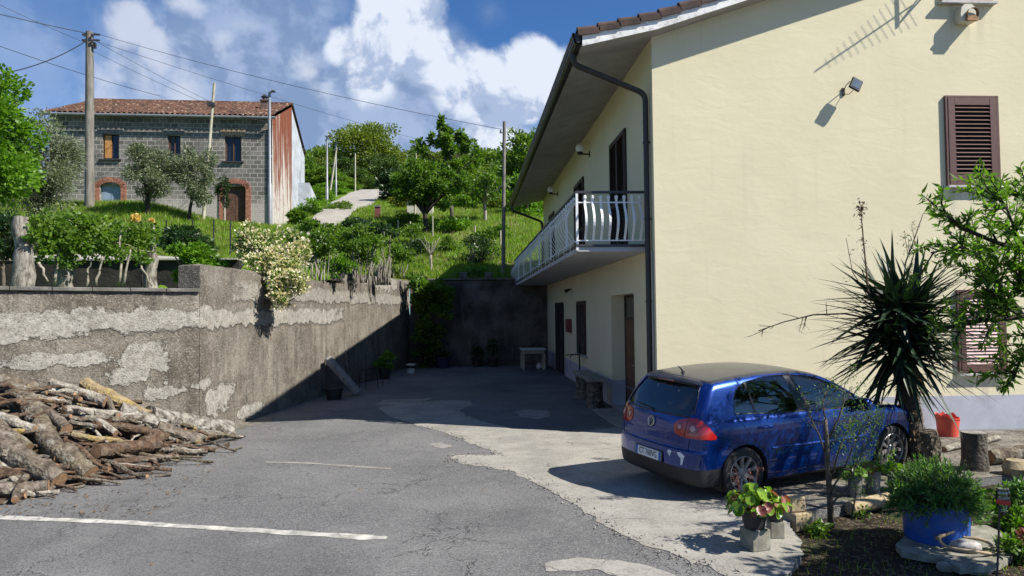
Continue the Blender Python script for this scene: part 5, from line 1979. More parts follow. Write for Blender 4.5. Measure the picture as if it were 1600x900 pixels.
sap = thing("sapling", "cut-back pale sapling on the grassy slope above the back wall", "sapling", (at(673, 425, 31.5)[0], 31.5, tz(at(673, 425, 31.5)[0], 31.5)))
b = MB(); rng = np.random.default_rng(58)
limb(b, at(674, 430, 31.5), at(673, 398, 31.5), .055, .05, rng, 5, 8, .01)
for dx in (-17, -10, -4, 3, 8, 14):
    limb(b, at(673 + dx * .15, 400 - abs(dx) * .2, 31.5), at(673 + dx, 372 + rng.uniform(-4, 6), 31.5), .026, .012, rng, 5, 6, .02, .05)
b.build("stems", M_PBARK, sap, smooth=True)

# climber in the shaded corner of the yard
cl = thing("climber", "dark bushy climber hanging down in the far corner between the two walls", "climber", (-2.0, 29, 0))
rng = np.random.default_rng(61); Ps, Ds = [], []
for (px_, py_, Y_, w_, h_, n_) in ((655, 450, 28.6, 26, 24, 1300), (672, 478, 28.8, 36, 34, 2600), (690, 470, 29.2, 26, 36, 1600), (662, 520, 29.0, 28, 40, 900), (665, 560, 29.2, 24, 30, 400)):
    P, D, _K = crown_points(rng, at(px_, py_, Y_), np.array([w_, 22, h_]) * Y_ / FPX, 22, n_, .3, .4, -1)
    Ps.append(P); Ds.append(D)
Ps, Ds = np.concatenate(Ps), np.concatenate(Ds)
V, F = leaf_quads(Ps, Ds, rng.uniform(.10, .18, len(Ps)), rng.uniform(.07, .11, len(Ps)), rng); link_mesh("leaves", V, F, L_MID, cl)
b = MB()
for k in range(10):
    limb(b, at(668 + rng.uniform(-8, 8), 571, 29.3), Ps[rng.integers(0, len(Ps))], .035, .01, rng, 7, 6, .04)
b.build("stems", M_DBARK, cl, smooth=True)

# trees on the slope in the middle
tree_px("leafy_tree", "broad green tree with a dark leaning trunk, nearest on the middle slope", "tree", 40, (665, 280, 52, 44), L_MID, 668, L=.18, Wd=.11, nclump=44, nleaf=6500, tr=.17, seed=71, clump=.22, nlimb=20,
        bark=M_DBARK, fork=at(664, 330, 40), extra_px=[(632, 300, 40, 30, 18, 2400), (712, 290, 36, 40, 18, 2400)])
tree_px("leafy_tree", "tall feathery tree whose separate shoots stick up into the clouds", "tree", 43, (706, 225, 34, 32), L_MID, 704, L=.30, Wd=.15, nclump=26, nleaf=1500, tr=.13, seed=72, clump=.20, nlimb=20, shell=.4,
        extra_px=[(692, 195, 8, 20, 8, 200), (722, 210, 9, 20, 8, 180), (655, 232, 22, 22, 12, 300), (738, 228, 8, 10, 5, 80), (675, 222, 7, 16, 5, 120), (700, 265, 40, 30, 14, 900), (745, 250, 14, 18, 8, 200)])
tree_px("leafy_tree", "small loose tree with a pale trunk right of the broad tree", "tree", 44, (757, 290, 40, 42), L_MID, 759, L=.24, Wd=.12, nclump=34, nleaf=1900, tr=.13, seed=73, clump=.24, nlimb=18, bark=M_PBARK)
tree_px("dark_tree", "dark rounded evergreen at the right side of the white road", "tree", 58, (612, 298, 24, 30), L_DARK, 612, L=.35, Wd=.14, nclump=30, nleaf=2600, tr=.2, seed=74, low=-1)
tree_px("bush", "yellow-green bush in front of the dark rounded evergreen", "bush", 52, (628, 320, 20, 22), L_YELLOW, 628, L=.24, Wd=.14, nclump=22, nleaf=1300, tr=.08, seed=75, low=-1)
tree_px("leafy_tree", "sunlit yellow-green tree seen between the wooden pole and the house eave", "tree", 47, (820, 330, 34, 60), L_BRIGHT, 815, L=.26, Wd=.15, nclump=34, nleaf=3600, tr=.16, seed=76, low=-.9)
tree_px("leafy_tree", "darker tree behind the wooden pole, above the balcony's far end", "tree", 62, (815, 255, 40, 50), L_FOREST, 815, L=.40, Wd=.22, nclump=34, nleaf=3000, tr=.22, seed=77, low=-.9)
tree_px("leafy_tree", "tree low on the slope just left of the wooden pole", "tree", 50, (775, 330, 28, 36), L_FOREST2, 776, L=.28, Wd=.15, nclump=26, nleaf=1700, tr=.12, seed=78, low=-.95)

# hillside trees: five crowns, copied
protos = []
for k in range(6):
    rng = np.random.default_rng(80 + k)
    o = thing("hill_tree", "-", "tree")
    sh = [(1, 1, 1.0), (1, 1, .85), (.9, .9, 1.15), (1.1, 1.0, .9), (1, 1, 1.05), (1.05, 1, .8)][k]
    P, D, K = crown_points(rng, (0, 0, 1.08), np.array(sh) * np.array([1.08, 1.08, 1.0]), 90 if k in (0, 5) else 60, 13000 if k in (0, 5) else 6500, .24 if k in (0, 5) else .30, .72, -1)
    V, F = leaf_quads(P, D, rng.uniform(.075, .14, len(P)) * (.62 if k in (0, 5) else 1), rng.uniform(.05, .095, len(P)) * (.65 if k in (0, 5) else 1), rng)
    link_mesh("crown", V, F, [L_FOREST2, L_FOREST, L_FOREST3, L_FOREST, L_BRIGHT, L_FOREST2][k], o)
    b = MB(); limb(b, (0, 0, -.25), (0, 0, .9), .07, .05, rng, 5, 7, .02)
    for q in K[:8]: limb(b, (0, 0, .7), q, .03, .008, rng, 4, 5, .04)
    b.build("trunk", M_DBARK, o, smooth=True)
    protos.append([o, 0])


def hill_tree(k, px_, py_top, w, Y, label):
    """crown top at py_top, half width w pixels"""
    o0, used = protos[k]
    o = o0 if not used else copy_tree(o0)
    protos[k][1] = 1
    x = at(px_, 300, Y)[0]; z = tz(x, Y) - .2
    top = at(px_, py_top, Y)[2]
    s = w * Y / FPX
    o.location = (x, Y, z); o.scale = (s, s, max((top - z) / 2.15, .4))
    o.rotation_euler = (0, 0, (px_ * 7.31 + Y) % 6.28)
    tag(o, label, "tree", "trees on the hillside")


for (k, x, yt, w, Y, lab) in (
        (0, 573, 178, 58, 112, "large rounded yellow-green tree on the skyline of the hill, taller than all others"),
        (1, 500, 216, 34, 118, "rounded skyline tree between the stone house and the largest hill tree"),
        (3, 478, 236, 28, 96, "tree beside the rusty end of the stone house"),
        (2, 540, 246, 30, 92, "dark tree under the largest rounded hill tree"),
        (1, 512, 258, 30, 84, "mid-green tree left of the road behind the street lamps"),
        (3, 556, 262, 26, 98, "tree beyond the short pole at the top of the white road"),
        (4, 520, 283, 26, 70, "bright bush-like tree at the left verge of the white road"),
        (4, 497, 292, 24, 60, "fresh green tree behind the pale poles by the road bend"),
        (1, 545, 285, 20, 80, "low tree at the left bank where the white road narrows"),
        (0, 625, 228, 38, 120, "skyline tree just right of the largest rounded hill tree"),
        (2, 600, 240, 34, 104, "dark tree closing the view at the top of the white road"),
        (3, 578, 262, 22, 118, "tree directly above the far end of the white road"),
        (2, 635, 262, 28, 84, "dark hillside tree left of the broad near tree"),
        (5, 662, 226, 34, 116, "skyline tree behind the feathery shoots"),
        (0, 700, 226, 44, 100, "yellow-green hillside tree behind the broad near tree"),
        (1, 740, 224, 42, 108, "skyline tree left of the wooden pole"),
        (3, 772, 230, 40, 96, "hillside tree directly behind the wooden pole"),
        (1, 745, 268, 40, 74, "dark tree in the hollow behind the pale-trunked tree"),
        (5, 805, 222, 40, 104, "skyline tree right of the wooden pole"),
        (3, 690, 285, 34, 66, "tree in the second row behind the broad near tree"),
        (4, 798, 300, 30, 56, "bright tree in the gap beside the house eave"),
        (1, 850, 226, 40, 90, "hillside tree rising just over the house gutter"),
        (3, 845, 290, 40, 60, "leafy tree behind the far downpipe of the house"),
        (0, 455, 300, 20, 66, "small tree hidden behind the rusty corner of the stone house"),
        (5, 650, 300, 26, 60, "yellowish tree low on the slope behind the broad near tree"),
        (5, 668, 240, 46, 92, "broad yellowish hillside tree between the road's top and the feathery shoots"),
        (3, 715, 250, 46, 86, "wide dark hillside tree right of the feathery shoots"),
        (0, 790, 252, 46, 80, "wide yellow-green tree just behind the wooden pole, lower than the skyline"),
        (3, 825, 246, 44, 76, "green tree filling the gap between pole and gutter"),
        (1, 690, 300, 36, 76, "mid-green tree in the middle row of the hillside"),
        (5, 765, 292, 40, 64, "yellowish hillside tree above the scrub at the wooden pole"),
        (2, 630, 280, 34, 96, "dark tree right of the top of the white road"),
        (1, 482, 262, 34, 84, "mid-green tree beside the blue-grey end of the stone house"),
        (3, 528, 268, 30, 88, "tree filling the gap beneath the skyline left of the short distant pole"),
        (0, 505, 240, 34, 106, "yellow-green tree in the second row behind the street lamps"),
        (2, 560, 268, 34, 90, "dark low tree just beyond the small distant pole"),
        (4, 715, 318, 36, 52, "bright bushy tree low on the slope behind the sapling"),
        (1, 840, 330, 40, 50, "bushy tree beside the balcony's far end"),
        (4, 725, 312, 24, 55, "fresh green bush-like tree on the slope between the two pale trunks")):
    hill_tree(k, x, yt, w, Y, lab)

# roadside scrub
for i, (x, y, w, h, Y, lf, lab) in enumerate((
        (490, 325, 26, 14, 50, L_BRIGHT, "low leafy scrub at the foot of the pale roadside pole"), (530, 328, 26, 15, 52, L_MID, "low scrub on the left verge beneath the street lamp"),
        (465, 338, 16, 12, 44, L_MID, "scrub at the corner of the rusty lean-to"), (640, 348, 34, 14, 42, L_MID, "weedy scrub along the wire fence right of the road"),
        (700, 352, 38, 16, 41, L_BRIGHT, "sunlit scrub under the broad near tree"), (775, 372, 32, 20, 38, L_MID, "scrub at the foot of the wooden pole"))):
    tree_px("scrub", lab, "scrub", Y, (x, y, w, h), lf, x, L=.22, Wd=.10, nclump=24, nleaf=1500, tr=.03, seed=200 + i, low=-1, group="scrub by the road")

# grass
def grass(name, n, xr, yr, hmin, hmax, zf, seed, mat=L_GRASS, wid=.03, ok=None):
    rng = np.random.default_rng(seed)
    Y = np.exp(rng.uniform(np.log(yr[0]), np.log(yr[1]), n))
    T = rng.uniform((xr[0] - 731) / FPX, (xr[1] - 731) / FPX, n)
    X = T * Y
    if ok is not None:
        m = ok(X, Y); X, Y = X[m], Y[m]
    n = len(X)
    Z = zf(X, Y)
    h = rng.uniform(hmin, hmax, n); a = rng.uniform(0, 2 * PI, n)
    w = wid * rng.uniform(.6, 1.4, n)
    tip = np.stack([X + rng.normal(0, .35, n) * h, Y + rng.normal(0, .35, n) * h, Z + h], 1)
    l = np.stack([X + np.cos(a) * w, Y + np.sin(a) * w, Z - .03], 1)
    r = np.stack([X - np.cos(a) * w, Y - np.sin(a) * w, Z - .03], 1)
    V = np.stack([l, r, tip], 1).reshape(-1, 3)
    return tag(link_mesh(name, V, np.arange(3 * n).reshape(n, 3), mat), kind="stuff")


def patchy(X, Y):
    n = np.zeros_like(X)
    for a, c, d in zip(_hp[:14], _hx[:14], _hy[:14]):
        n = n + np.sin(X * c * 2.6 + Y * d * 2.2 + a * 3)
    return n > -1.6


def offroad(X, Y):
    px_ = 731 + X / Y * FPX
    a = np.interp(Y, [33, 40, 46, 55, 66, 78, 92, 110], [470, 490, 515, 545, 575, 592, 602, 606])
    hw = np.interp(Y, [33, 40, 46, 55, 66, 78, 92, 110], [20, 24, 32, 36, 38, 34, 28, 22])
    return ~((np.abs(px_ - a) < hw) & (Y > 32)) & ~((Y > 27) & (Y < 29.9) & (X < -10))


grass("grass", 60000, (-60, 450), (29.8, 41), .10, .34, hill, 301, ok=offroad)
grass("grass", 60000, (560, 850), (30.4, 62), .08, .34, hill, 302, ok=lambda X, Y: offroad(X, Y) & patchy(X, Y))
grass("dry_grass", 9000, (560, 850), (30.4, 50), .06, .28, hill, 306, L_DRYGRASS, ok=offroad)
grass("dry_grass", 5000, (-60, 450), (29.8, 41), .08, .36, hill, 307, L_DRYGRASS, ok=offroad)
grass("grass", 12000, (430, 620), (31, 62), .10, .4, hill, 303, ok=offroad)
grass("grass", 9000, (-60, 640), (13, 26.4), .05, .22, hill, 304, wid=.02, ok=lambda X, Y: X < WX(Y) - .6)

# ------------------------------------------------------------------ garden plants near the camera


def blade(b, p, d, L, W, rng, droop=.25, n=6, m=0, up=np.array([0, 0, 1.0])):
    """a sword leaf: creased strip that bends down"""
    d = d / np.linalg.norm(d)
    s = np.cross(d, up)
    if np.linalg.norm(s) < 1e-3: s = np.array([1.0, 0, 0])
    s /= np.linalg.norm(s)
    nn = np.cross(s, d)
    V = []
    for i in range(n):
        t = i / (n - 1)
        c = p + d * L * t + np.array([0, 0, -1.0]) * droop * L * t * t
        w = W * (.55 + .45 * math.sin(PI * min(1, t * 1.6 + .15))) * (1 - t ** 3.2) * .5
        V += [c - s * w, c + nn * (-w * .35), c + s * w]
    F = []
    for i in range(n - 1):
        for j in range(2):
            F.append([i * 3 + j, i * 3 + j + 1, (i + 1) * 3 + j + 1, (i + 1) * 3 + j])
    b.add(V, F, m)


YD = 9.45
yb = at(1431, 735, YD); yb[2] = 0
yu = thing("yucca", "tall yucca with a shaggy trunk and a dense head of dark sword leaves", "yucca", tuple(yb))
rng = np.random.default_rng(401)
b = MB()
tpts = [at(1433, 742, YD), at(1432, 700, YD), at(1426, 660, YD), at(1420, 625, YD), at(1418, 590, YD), at(1416, 540, YD)]
b.tube(np.interp(np.linspace(0, 5, 22), range(6), np.arange(6))[:, None] * 0 + np.array([np.array(tpts)[int(min(4, math.floor(q)))] * (1 - (q - min(4, math.floor(q)))) + np.array(tpts)[int(min(4, math.floor(q))) + 1] * (q - min(4, math.floor(q))) for q in np.linspace(0, 5, 22)]),
       np.linspace(.155, .10, 22) * rng.uniform(.92, 1.1, 22), 14, jitter=.12, rng=rng)
b.build("trunk", simple("shaggy_yucca_bark", (.075, .058, .042), .95, var=.5, scale=20, bump=.9, bscale=30, bdist=.03), yu, smooth=True)
b = MB()
for k in range(260):      # old leaf bases
    t = rng.uniform(0.05, .8) * 5
    i = int(t); c = np.array(tpts)[i] * (1 - t + i) + np.array(tpts)[i + 1] * (t - i)
    a = rng.uniform(0, 2 * PI); d = np.array([math.cos(a), math.sin(a), rng.uniform(-.3, .5)])
    blade(b, c + np.array([d[0], d[1], 0]) * .10, d, rng.uniform(.05, .13), .045, rng, .5, 3)
b.build("old_leaf_bases", L_DRY, yu)
b = MB()
for k in range(400):
    q = rng.random()
    hc = at(1384 + 46 * rng.random(), 462 + 98 * q, YD) + np.array([0, rng.normal(0, .10), 0])
    v = rand_dirs(rng, 1)[0]
    d = v * np.array([1.35, 1.1, .85]) + np.array([0, 0, .45 - .72 * q]); d /= np.linalg.norm(d)
    L_ = rng.uniform(.92, 1.2) * (1 - .18 * max(0, d[2]))
    blade(b, hc + d * rng.uniform(.02, .08), d, L_, rng.uniform(.090, .125), rng, rng.uniform(.0, .12) + (.2 if rng.random() < .08 else 0), 7)
for (x0, y0, x1, y1, mx, my) in ((1410, 590, 1300, 655, 1355, 600), (1408, 592, 1330, 690, 1352, 615), (1405, 596, 1378, 632, 1385, 606), (1425, 585, 1505, 600, 1470, 580)):
    hc = at(x0, y0, YD - .1); e = at(x1, y1, YD - .35)
    d = at(mx, my, YD - .3) - hc
    blade(b, hc, d, np.linalg.norm(e - hc) * 1.02, .045, rng, .35, 8)
b.build("leaves", L_YUCCA, yu)
b = MB()
P = [at(1358, 470, YD - .3), at(1354, 425, YD - .3), at(1350, 385, YD - .3), at(1346, 340, YD - .3), at(1345, 322, YD - .3)]
b.tube(P, [.014, .012, .010, .007, .004], 7)
for k in range(30):
    t = rng.uniform(.25, 1) * 4; i = min(3, int(t)); c = P[i] * (1 - t + i) + P[i + 1] * (t - i)
    d = rand_dirs(rng, 1)[0] * rng.uniform(.02, .09)
    b.tube([c, c + d], [.005, .003], 4)
for k in range(60):
    c = P[4] + np.array([rng.normal(0, .035), rng.normal(0, .03), rng.normal(-.05, .07)]); blade(b, c, rand_dirs(rng, 1)[0], .05, .03, rng, .2, 3)
for k in range(25):
    c = P[2] + np.array([rng.normal(0, .04), rng.normal(0, .03), rng.normal(.05, .06)]); blade(b, c, rand_dirs(rng, 1)[0], .035, .02, rng, .2, 3)
b.build("dried_flower_stalk", simple("dried_stalk", (.12, .075, .045), .9, var=.4), yu)


def twiggy(b, P, r, rng, nside, Lside, tips=None, depth=1):
    """a limb along P with side twigs"""
    P = np.array(P, float)
    b.tube(P, np.linspace(r, r * .35, len(P)), 6)
    out = [P[-1]]
    for k in range(nside):
        t = rng.uniform(.25, 1) * (len(P) - 1); i = min(len(P) - 2, int(t))
        c = P[i] * (1 - t + i) + P[i + 1] * (t - i)
        ax = P[i + 1] - P[i]; ax /= np.linalg.norm(ax)
        d = ax * .8 + rand_dirs(rng, 1)[0] * .8; d /= np.linalg.norm(d)
        L_ = Lside * rng.uniform(.5, 1.2)
        q = [c, c + d * L_ * .5 + rng.normal(0, .02, 3) * L_, c + d * L_]
        if depth > 1:
            out += twiggy(b, q, r * .4, rng, 3, Lside * .45, depth=depth - 1)
        else:
            b.tube(q, [r * .35, r * .25, r * .12], 4)
        out.append(q[-1])
    return out


# bare tree behind the yucca
bt_ = thing("bare_tree", "half-dead little tree behind the yucca with bare twigs reaching out to the left", "tree", tuple(at(1425, 735, 10.3) * np.array([1, 1, 0])))
rng = np.random.default_rng(411); b = MB()
f0 = at(1420, 735, 10.3); f0[2] = 0
f1 = at(1412, 540, 10.2)
limb(b, f0, f1, .05, .035, rng, 7, 8, .02)
tw = []
tw += twiggy(b, [f1, at(1370, 500, 10), at(1320, 490, 9.9), at(1270, 492, 9.8), at(1225, 503, 9.8), at(1185, 517, 9.8)], .018, rng, 10, .28, depth=2)
tw += twiggy(b, [f1, at(1410, 460, 10), at(1415, 410, 10), at(1428, 375, 10), at(1442, 335, 10)], .016, rng, 9, .26, depth=2)
tw += twiggy(b, [f1, at(1360, 470, 10), at(1332, 425, 10), at(1322, 372, 10)], .010, rng, 3, .15)
b.build("trunk", M_DBARK, bt_, smooth=True)
tw = np.array(tw)
P = np.repeat(tw, 3, 0) + rng.normal(0, .03, (len(tw) * 3, 3)); P = P[P[:, 2] > at(1420, 440, 10)[2]]
V, F = leaf_quads(P, rand_dirs(rng, len(P)), .06, .018, rng); link_mesh("crown", V, F, L_OLIVE, bt_)


def lance_tree(o, limbs, rng, leaf, n_per=16, L=.105, W=.024, bark=M_DBARK, nside=9, Ls=.4, r0=.035):
    b = MB(); tips, dirs = [], []
    for P, r in limbs:
        P = np.array(P, float)
        b.tube(P, np.linspace(r, r * .4, len(P)), 8)
        for k in range(nside):
            t = rng.uniform(.15, 1) * (len(P) - 1); i = min(len(P) - 2, int(t))
            c = P[i] * (1 - t + i) + P[i + 1] * (t - i)
            ax = P[i + 1] - P[i]; ax /= np.linalg.norm(ax)
            d = ax * .7 + rand_dirs(rng, 1)[0] * .8 + np.array([0, 0, .25]); d /= np.linalg.norm(d)
            l = Ls * rng.uniform(.5, 1.25)
            q = np.array([c, c + d * l * .5 + rng.normal(0, .03, 3), c + d * l + np.array([0, 0, .05 * l])])
            b.tube(q, [r * .3 + .003, r * .2 + .002, .002], 5)
            tips.append(q); dirs.append(d)
        tips.append(P[-3:]); dirs.append(P[-1] - P[-2])
    Pl, Dl = [], []
    for q, d in zip(tips, dirs):
        m = n_per
        t = rng.uniform(.15, 1.0, m) * 2
        i = np.minimum(1, t.astype(int))
        c = q[i] * (1 - t + i)[:, None] + q[i + 1] * (t - i)[:, None]
        dd = np.array(d) / np.linalg.norm(d)
        Dl.append(dd * .6 + rand_dirs(rng, m) * .9 + np.array([0, 0, -.1])); Pl.append(c)
    Pl, Dl = np.concatenate(Pl), np.concatenate(Dl)
    n = len(Pl)
    V, F = leaf_quads(Pl, Dl, L * rng.uniform(.6, 1.25, n), W * rng.uniform(.8, 1.3, n), rng, .25)
    link_mesh("crown", V, F, leaf, o)
    b.build("trunk", bark, o, smooth=True)


# peach-like tree reaching in from the right
rng = np.random.default_rng(421)
PD = 7.5
tb = np.array([7.15, 7.4, -.08])
o = thing("fruit_tree", "fruit tree with narrow pointed leaves reaching in from the right in front of the windows", "tree", tuple(tb))
fk = np.array([6.95, 7.45, 1.45])
A = lambda x, y, d=0: at(x, y, PD + d)
limbs = [([tb, tb + np.array([-.05, .02, .7]), fk], .085),
         ([fk, A(1660, 480), A(1600, 495), A(1540, 500), A(1480, 512)], .045),
         ([fk, A(1680, 420), A(1620, 400, -.2), A(1560, 380, -.3), A(1500, 355, -.3), A(1465, 325, -.3)], .04),
         ([A(1600, 495), A(1560, 440, .2), A(1530, 400, .2), A(1500, 385, .2), A(1455, 395, .2)], .025),
         ([fk, A(1690, 400, .1), A(1640, 350, .2), A(1610, 320, .2), A(1585, 298, .2)], .035),
         ([A(1620, 400, -.2), A(1590, 370, -.4), A(1575, 330, -.4), A(1560, 310, -.4)], .02),
         ([A(1600, 495), A(1570, 480, -.3), A(1545, 455, -.3), A(1530, 420, -.3)], .02),
         ([A(1640, 490, .2), A(1620, 530, .2), A(1595, 560, .2), A(1585, 590, .2)], .025),
         ([A(1660, 480, -.3), A(1625, 470, -.4), A(1595, 440, -.4), A(1580, 410, -.4)], .022),
         ([fk, A(1730, 430, -.7), A(1720, 380, -1.2), A(1700, 330, -1.6)], .04)]
lance_tree(o, limbs, rng, L_PEACH, n_per=24, L=.12, W=.028, nside=20, Ls=.44)

# garden trees just outside the picture on the right, which shade the bed and the car
for nm, lab, (bx_, by_), h_, r_, sd, nl in (("garden_tree", "leafy garden tree beyond the right edge whose shade falls on the soil bed", (6.05, 5.0), 2.55, .95, 431, 3600),):
    tree(nm, lab, "tree", (bx_, by_, -.1), (bx_, by_, h_), (r_, r_, r_ * .85), L_MID, L=.13, Wd=.07, nclump=34, nleaf=nl, tr=.07, seed=sd, clump=.28, nlimb=26, bark=M_DBARK, shell=.35)

# thin olive sapling in front of the car
rng = np.random.default_rng(441)
OD = 7.45
sb = at(1298, 812, OD); sb[2] = -.1
o = thing("olive_sapling", "young olive sapling with a bare stem and sparse twigs in front of the car's doors", "sapling", tuple(sb))
b = MB()
S = lambda x, y, d=0: at(x, y, OD + d)
b.tube([sb, S(1297, 780), S(1293, 730), S(1292, 690), S(1290, 655)], [.036, .032, .028, .024, .016], 9)
tips = []
for P, n_, l_ in (([S(1293, 720), S(1280, 680), S(1265, 650), S(1258, 625)], 9, .22), ([S(1292, 690), S(1310, 655), S(1318, 630), S(1320, 600)], 9, .22), ([S(1290, 655), S(1285, 635), S(1290, 612)], 8, .2),
                  ([S(1296, 770, -.1), S(1315, 740, -.1), S(1330, 705, -.1), S(1345, 670, -.1), S(1358, 650, -.1)], 14, .25), ([S(1297, 790, -.2), S(1325, 760, -.2), S(1340, 720, -.2), S(1350, 690, -.2)], 14, .22),
                  ([S(1296, 760, .1), S(1312, 700, .1), S(1330, 660, .1)], 9, .2), ([S(1330, 812, -.1), S(1338, 770, -.1), S(1330, 730, -.1)], 7, .2)):
    tips += twiggy(b, P, .011, rng, n_, l_, depth=2)
b.build("trunk", simple("grey_sapling_bark", (.085, .068, .048), .9, var=.35, scale=20, bump=.5), o, smooth=True)
tips = np.array(tips)
rgt = tips[:, 0] > S(1305, 700)[0]
P = np.concatenate([np.repeat(tips[rgt], 6, 0), np.repeat(tips[~rgt], 1, 0)]); P = P + rng.normal(0, .035, P.shape)
V, F = leaf_quads(P, rand_dirs(rng, len(P)) + np.array([0, 0, .4]), rng.uniform(.025, .045, len(P)), .011, rng); link_mesh("crown", V, F, L_SAGE, o)
# ------------------------------------------------------------------ the stone house up the slope
def m_blocks():
    t = NT("grey_block_masonry")
    p = t.pos()
    u = t.vmath('DOT_PRODUCT', p, (12.65 / 12.665, .6 / 12.665, 0))
    z = t.sep(p)[2]
    br = t.node("ShaderNodeTexBrick")
    wv = t.vmath('ADD', t.comb(u, z, 0), t.vmath('SCALE', t.vmath('SUBTRACT', t.noise(scale=1.5, detail=3, out="Color"), (.5, .5, .5)), .05))
    t.put(br.inputs["Vector"], wv)
    t.put(br.inputs["Color1"], (.115, .108, .098)); t.put(br.inputs["Color2"], (.215, .20, .18)); t.put(br.inputs["Mortar"], (.38, .36, .32))
    br.inputs["Scale"].default_value = 1.0
    br.inputs["Mortar Size"].default_value = .022; br.inputs["Mortar Smooth"].default_value = .2
    br.inputs["Brick Width"].default_value = .44; br.inputs["Row Height"].default_value = .27
    c = t.mix(t.ramp(t.noise(scale=.9, detail=5), .42, .7, 0, .6), br.outputs["Color"], (.10, .095, .09))
    c = t.mix(t.math('MULTIPLY', t.ramp(t.math('ADD', z, t.math('MULTIPLY', t.noise(scale=1.2, detail=6), 1.6)), 10.2, 9.6), .85), c, (.40, .37, .34))
    t.bsdf(c, .95, 0, .2, t.bump(t.math('ADD', t.math('MULTIPLY', br.outputs["Fac"], -1), t.noise(scale=12, detail=4)), .6, .03))
    return t.mat


def m_rust():
    t = NT("rusty_sheet")
    p = t.pos()
    st = t.noise(vec=t.scalev(p, (3.2, 3.2, .12)), scale=1.8, detail=6, rough=.65)
    z = t.sep(p)[2]
    f = t.math('ADD', st, t.math('MULTIPLY', t.math('SUBTRACT', z, 12.0), .035))
    c = t.mix(t.ramp(f, .40, .54), (.42, .40, .36), (.165, .052, .028))
    c = t.mix(t.ramp(t.noise(scale=4, detail=5), .55, .75, 0, .6), c, (.12, .035, .02))
    t.bsdf(c, .8, .1, .3)
    return t.mat


def m_oldtile():
    t = NT("old_clay_tiles")
    p = t.pos()
    wn = t.sep(t.voro(vec=t.scalev(p, (4.2, 2.2, 2.2)), scale=1.0, out="Color", rnd=.6))[0]
    c = t.mix(wn, (.052, .030, .023), (.135, .070, .048))
    c = t.mix(t.ramp(t.noise(scale=.7, detail=5), .52, .7, 0, .6), c, (.085, .06, .045))
    c = t.mix(t.ramp(t.noise(scale=3.3, detail=4), .58, .66, 0, .8), c, (.30, .22, .16))
    t.bsdf(c, .92, 0, .2)
    return t.mat


M_BLK = m_blocks(); M_RUST = m_rust(); M_OTILE = m_oldtile()
M_BRICK = simple("red_brick_arch", (.27, .115, .075), .9, var=.4, scale=7, bump=.5, bscale=14, bdist=.02)
M_BLUEDOOR = simple("faded_blue_door", (.19, .27, .36), .7, var=.12, scale=3)
M_OLDDOOR = simple("old_brown_door", (.085, .04, .025), .8, var=.35, scale=6)
M_WOODSH = simple("orange_wood_shutter", (.42, .20, .06), .7, var=.25, scale=5)
M_GREYREND = simple("blue_grey_render", (.37, .40, .44), .9, var=.15, scale=1.5, dirt=(.28, .27, .25), dscale=1.2)
M_LGREY = simple("light_grey_metal", (.25, .26, .275), .5, var=.1, metal=.4)

A0 = np.array([-24.5, 43.1]); B0_ = np.array([-11.85, 43.7])
UU = (B0_ - A0); SL = np.linalg.norm(UU); UU = UU / SL; WW = np.array([-UU[1], UU[0]])
hp3 = lambda u, w, z: np.array([*(A0 + UU * u + WW * w), z])
RZ = math.atan2(UU[1], UU[0]); RS = rotmat(rz=RZ)


def su(px_, py_, w=0.0):
    d = ray(px_, py_)
    n = np.array([WW[0], WW[1], 0]); o = np.array([*(A0 + WW * w), 0])
    t = ((o - CAM) @ n) / (d @ n)
    p = CAM + d * t
    return float((p[:2] - A0) @ UU), float(p[2])


EZ, RIZ, DEP, RW = 14.2, 16.65, 11.2, 6.0
farm = thing("stone_house", "old grey block house with clay tile roof on the grass bank", "house", (A0[0], A0[1], 8.0))
U1 = [(su(160, 248), su(186, 210)), (su(262, 240), su(282, 212)), (su(351, 252), su(377, 214))]
D1 = [(su(156, 325), su(189, 289)), (su(351, 345), su(384, 291))]
holes = [(a[0], b_[0], a[1], b_[1]) for a, b_ in U1] + [(a[0], b_[0], a[1] - .8, b_[1]) for a, b_ in D1]
b = holed((0, SL, 6.2, EZ), holes, lambda u, v: hp3(u, 0, v))
for h in holes:
    for (u0, v0, u1, v1) in ((h[0], h[2], h[0], h[3]), (h[1], h[2], h[1], h[3]), (h[0], h[3], h[1], h[3]), (h[0], h[2], h[1], h[2])):
        b.add([hp3(u0, 0, v0), hp3(u1, 0, v1), hp3(u1, .3, v1), hp3(u0, .3, v0)], [[0, 1, 2, 3]])
b.add([hp3(0, 0, 6.2), hp3(0, DEP, 6.2), hp3(0, DEP, EZ), hp3(0, RW, RIZ), hp3(0, 0, EZ)], [[0, 1, 2, 3, 4]])
b.add([hp3(0, DEP, 6.2), hp3(SL, DEP, 6.2), hp3(SL, DEP, EZ), hp3(0, DEP, EZ)], [[0, 1, 2, 3]])
b.build("wall", M_BLK, farm, fixn=False)
b = MB(); b.add([hp3(SL, RW, 6.2), hp3(SL, DEP, 6.2), hp3(SL, DEP, EZ), hp3(SL, RW, RIZ)], [[0, 1, 2, 3]]); b.build("side_wall", M_GREYREND, farm, fixn=False)
b = MB(); b.prism([hp3(SL, DEP - 2.6, 6.2), hp3(SL, DEP + .3, 6.2), hp3(SL, DEP + .3, 11.2), hp3(SL, DEP - 2.6, 11.8)], np.array([UU[0], UU[1], 0]) * .8); b.build("outbuilding_block", M_GREYREND, farm)
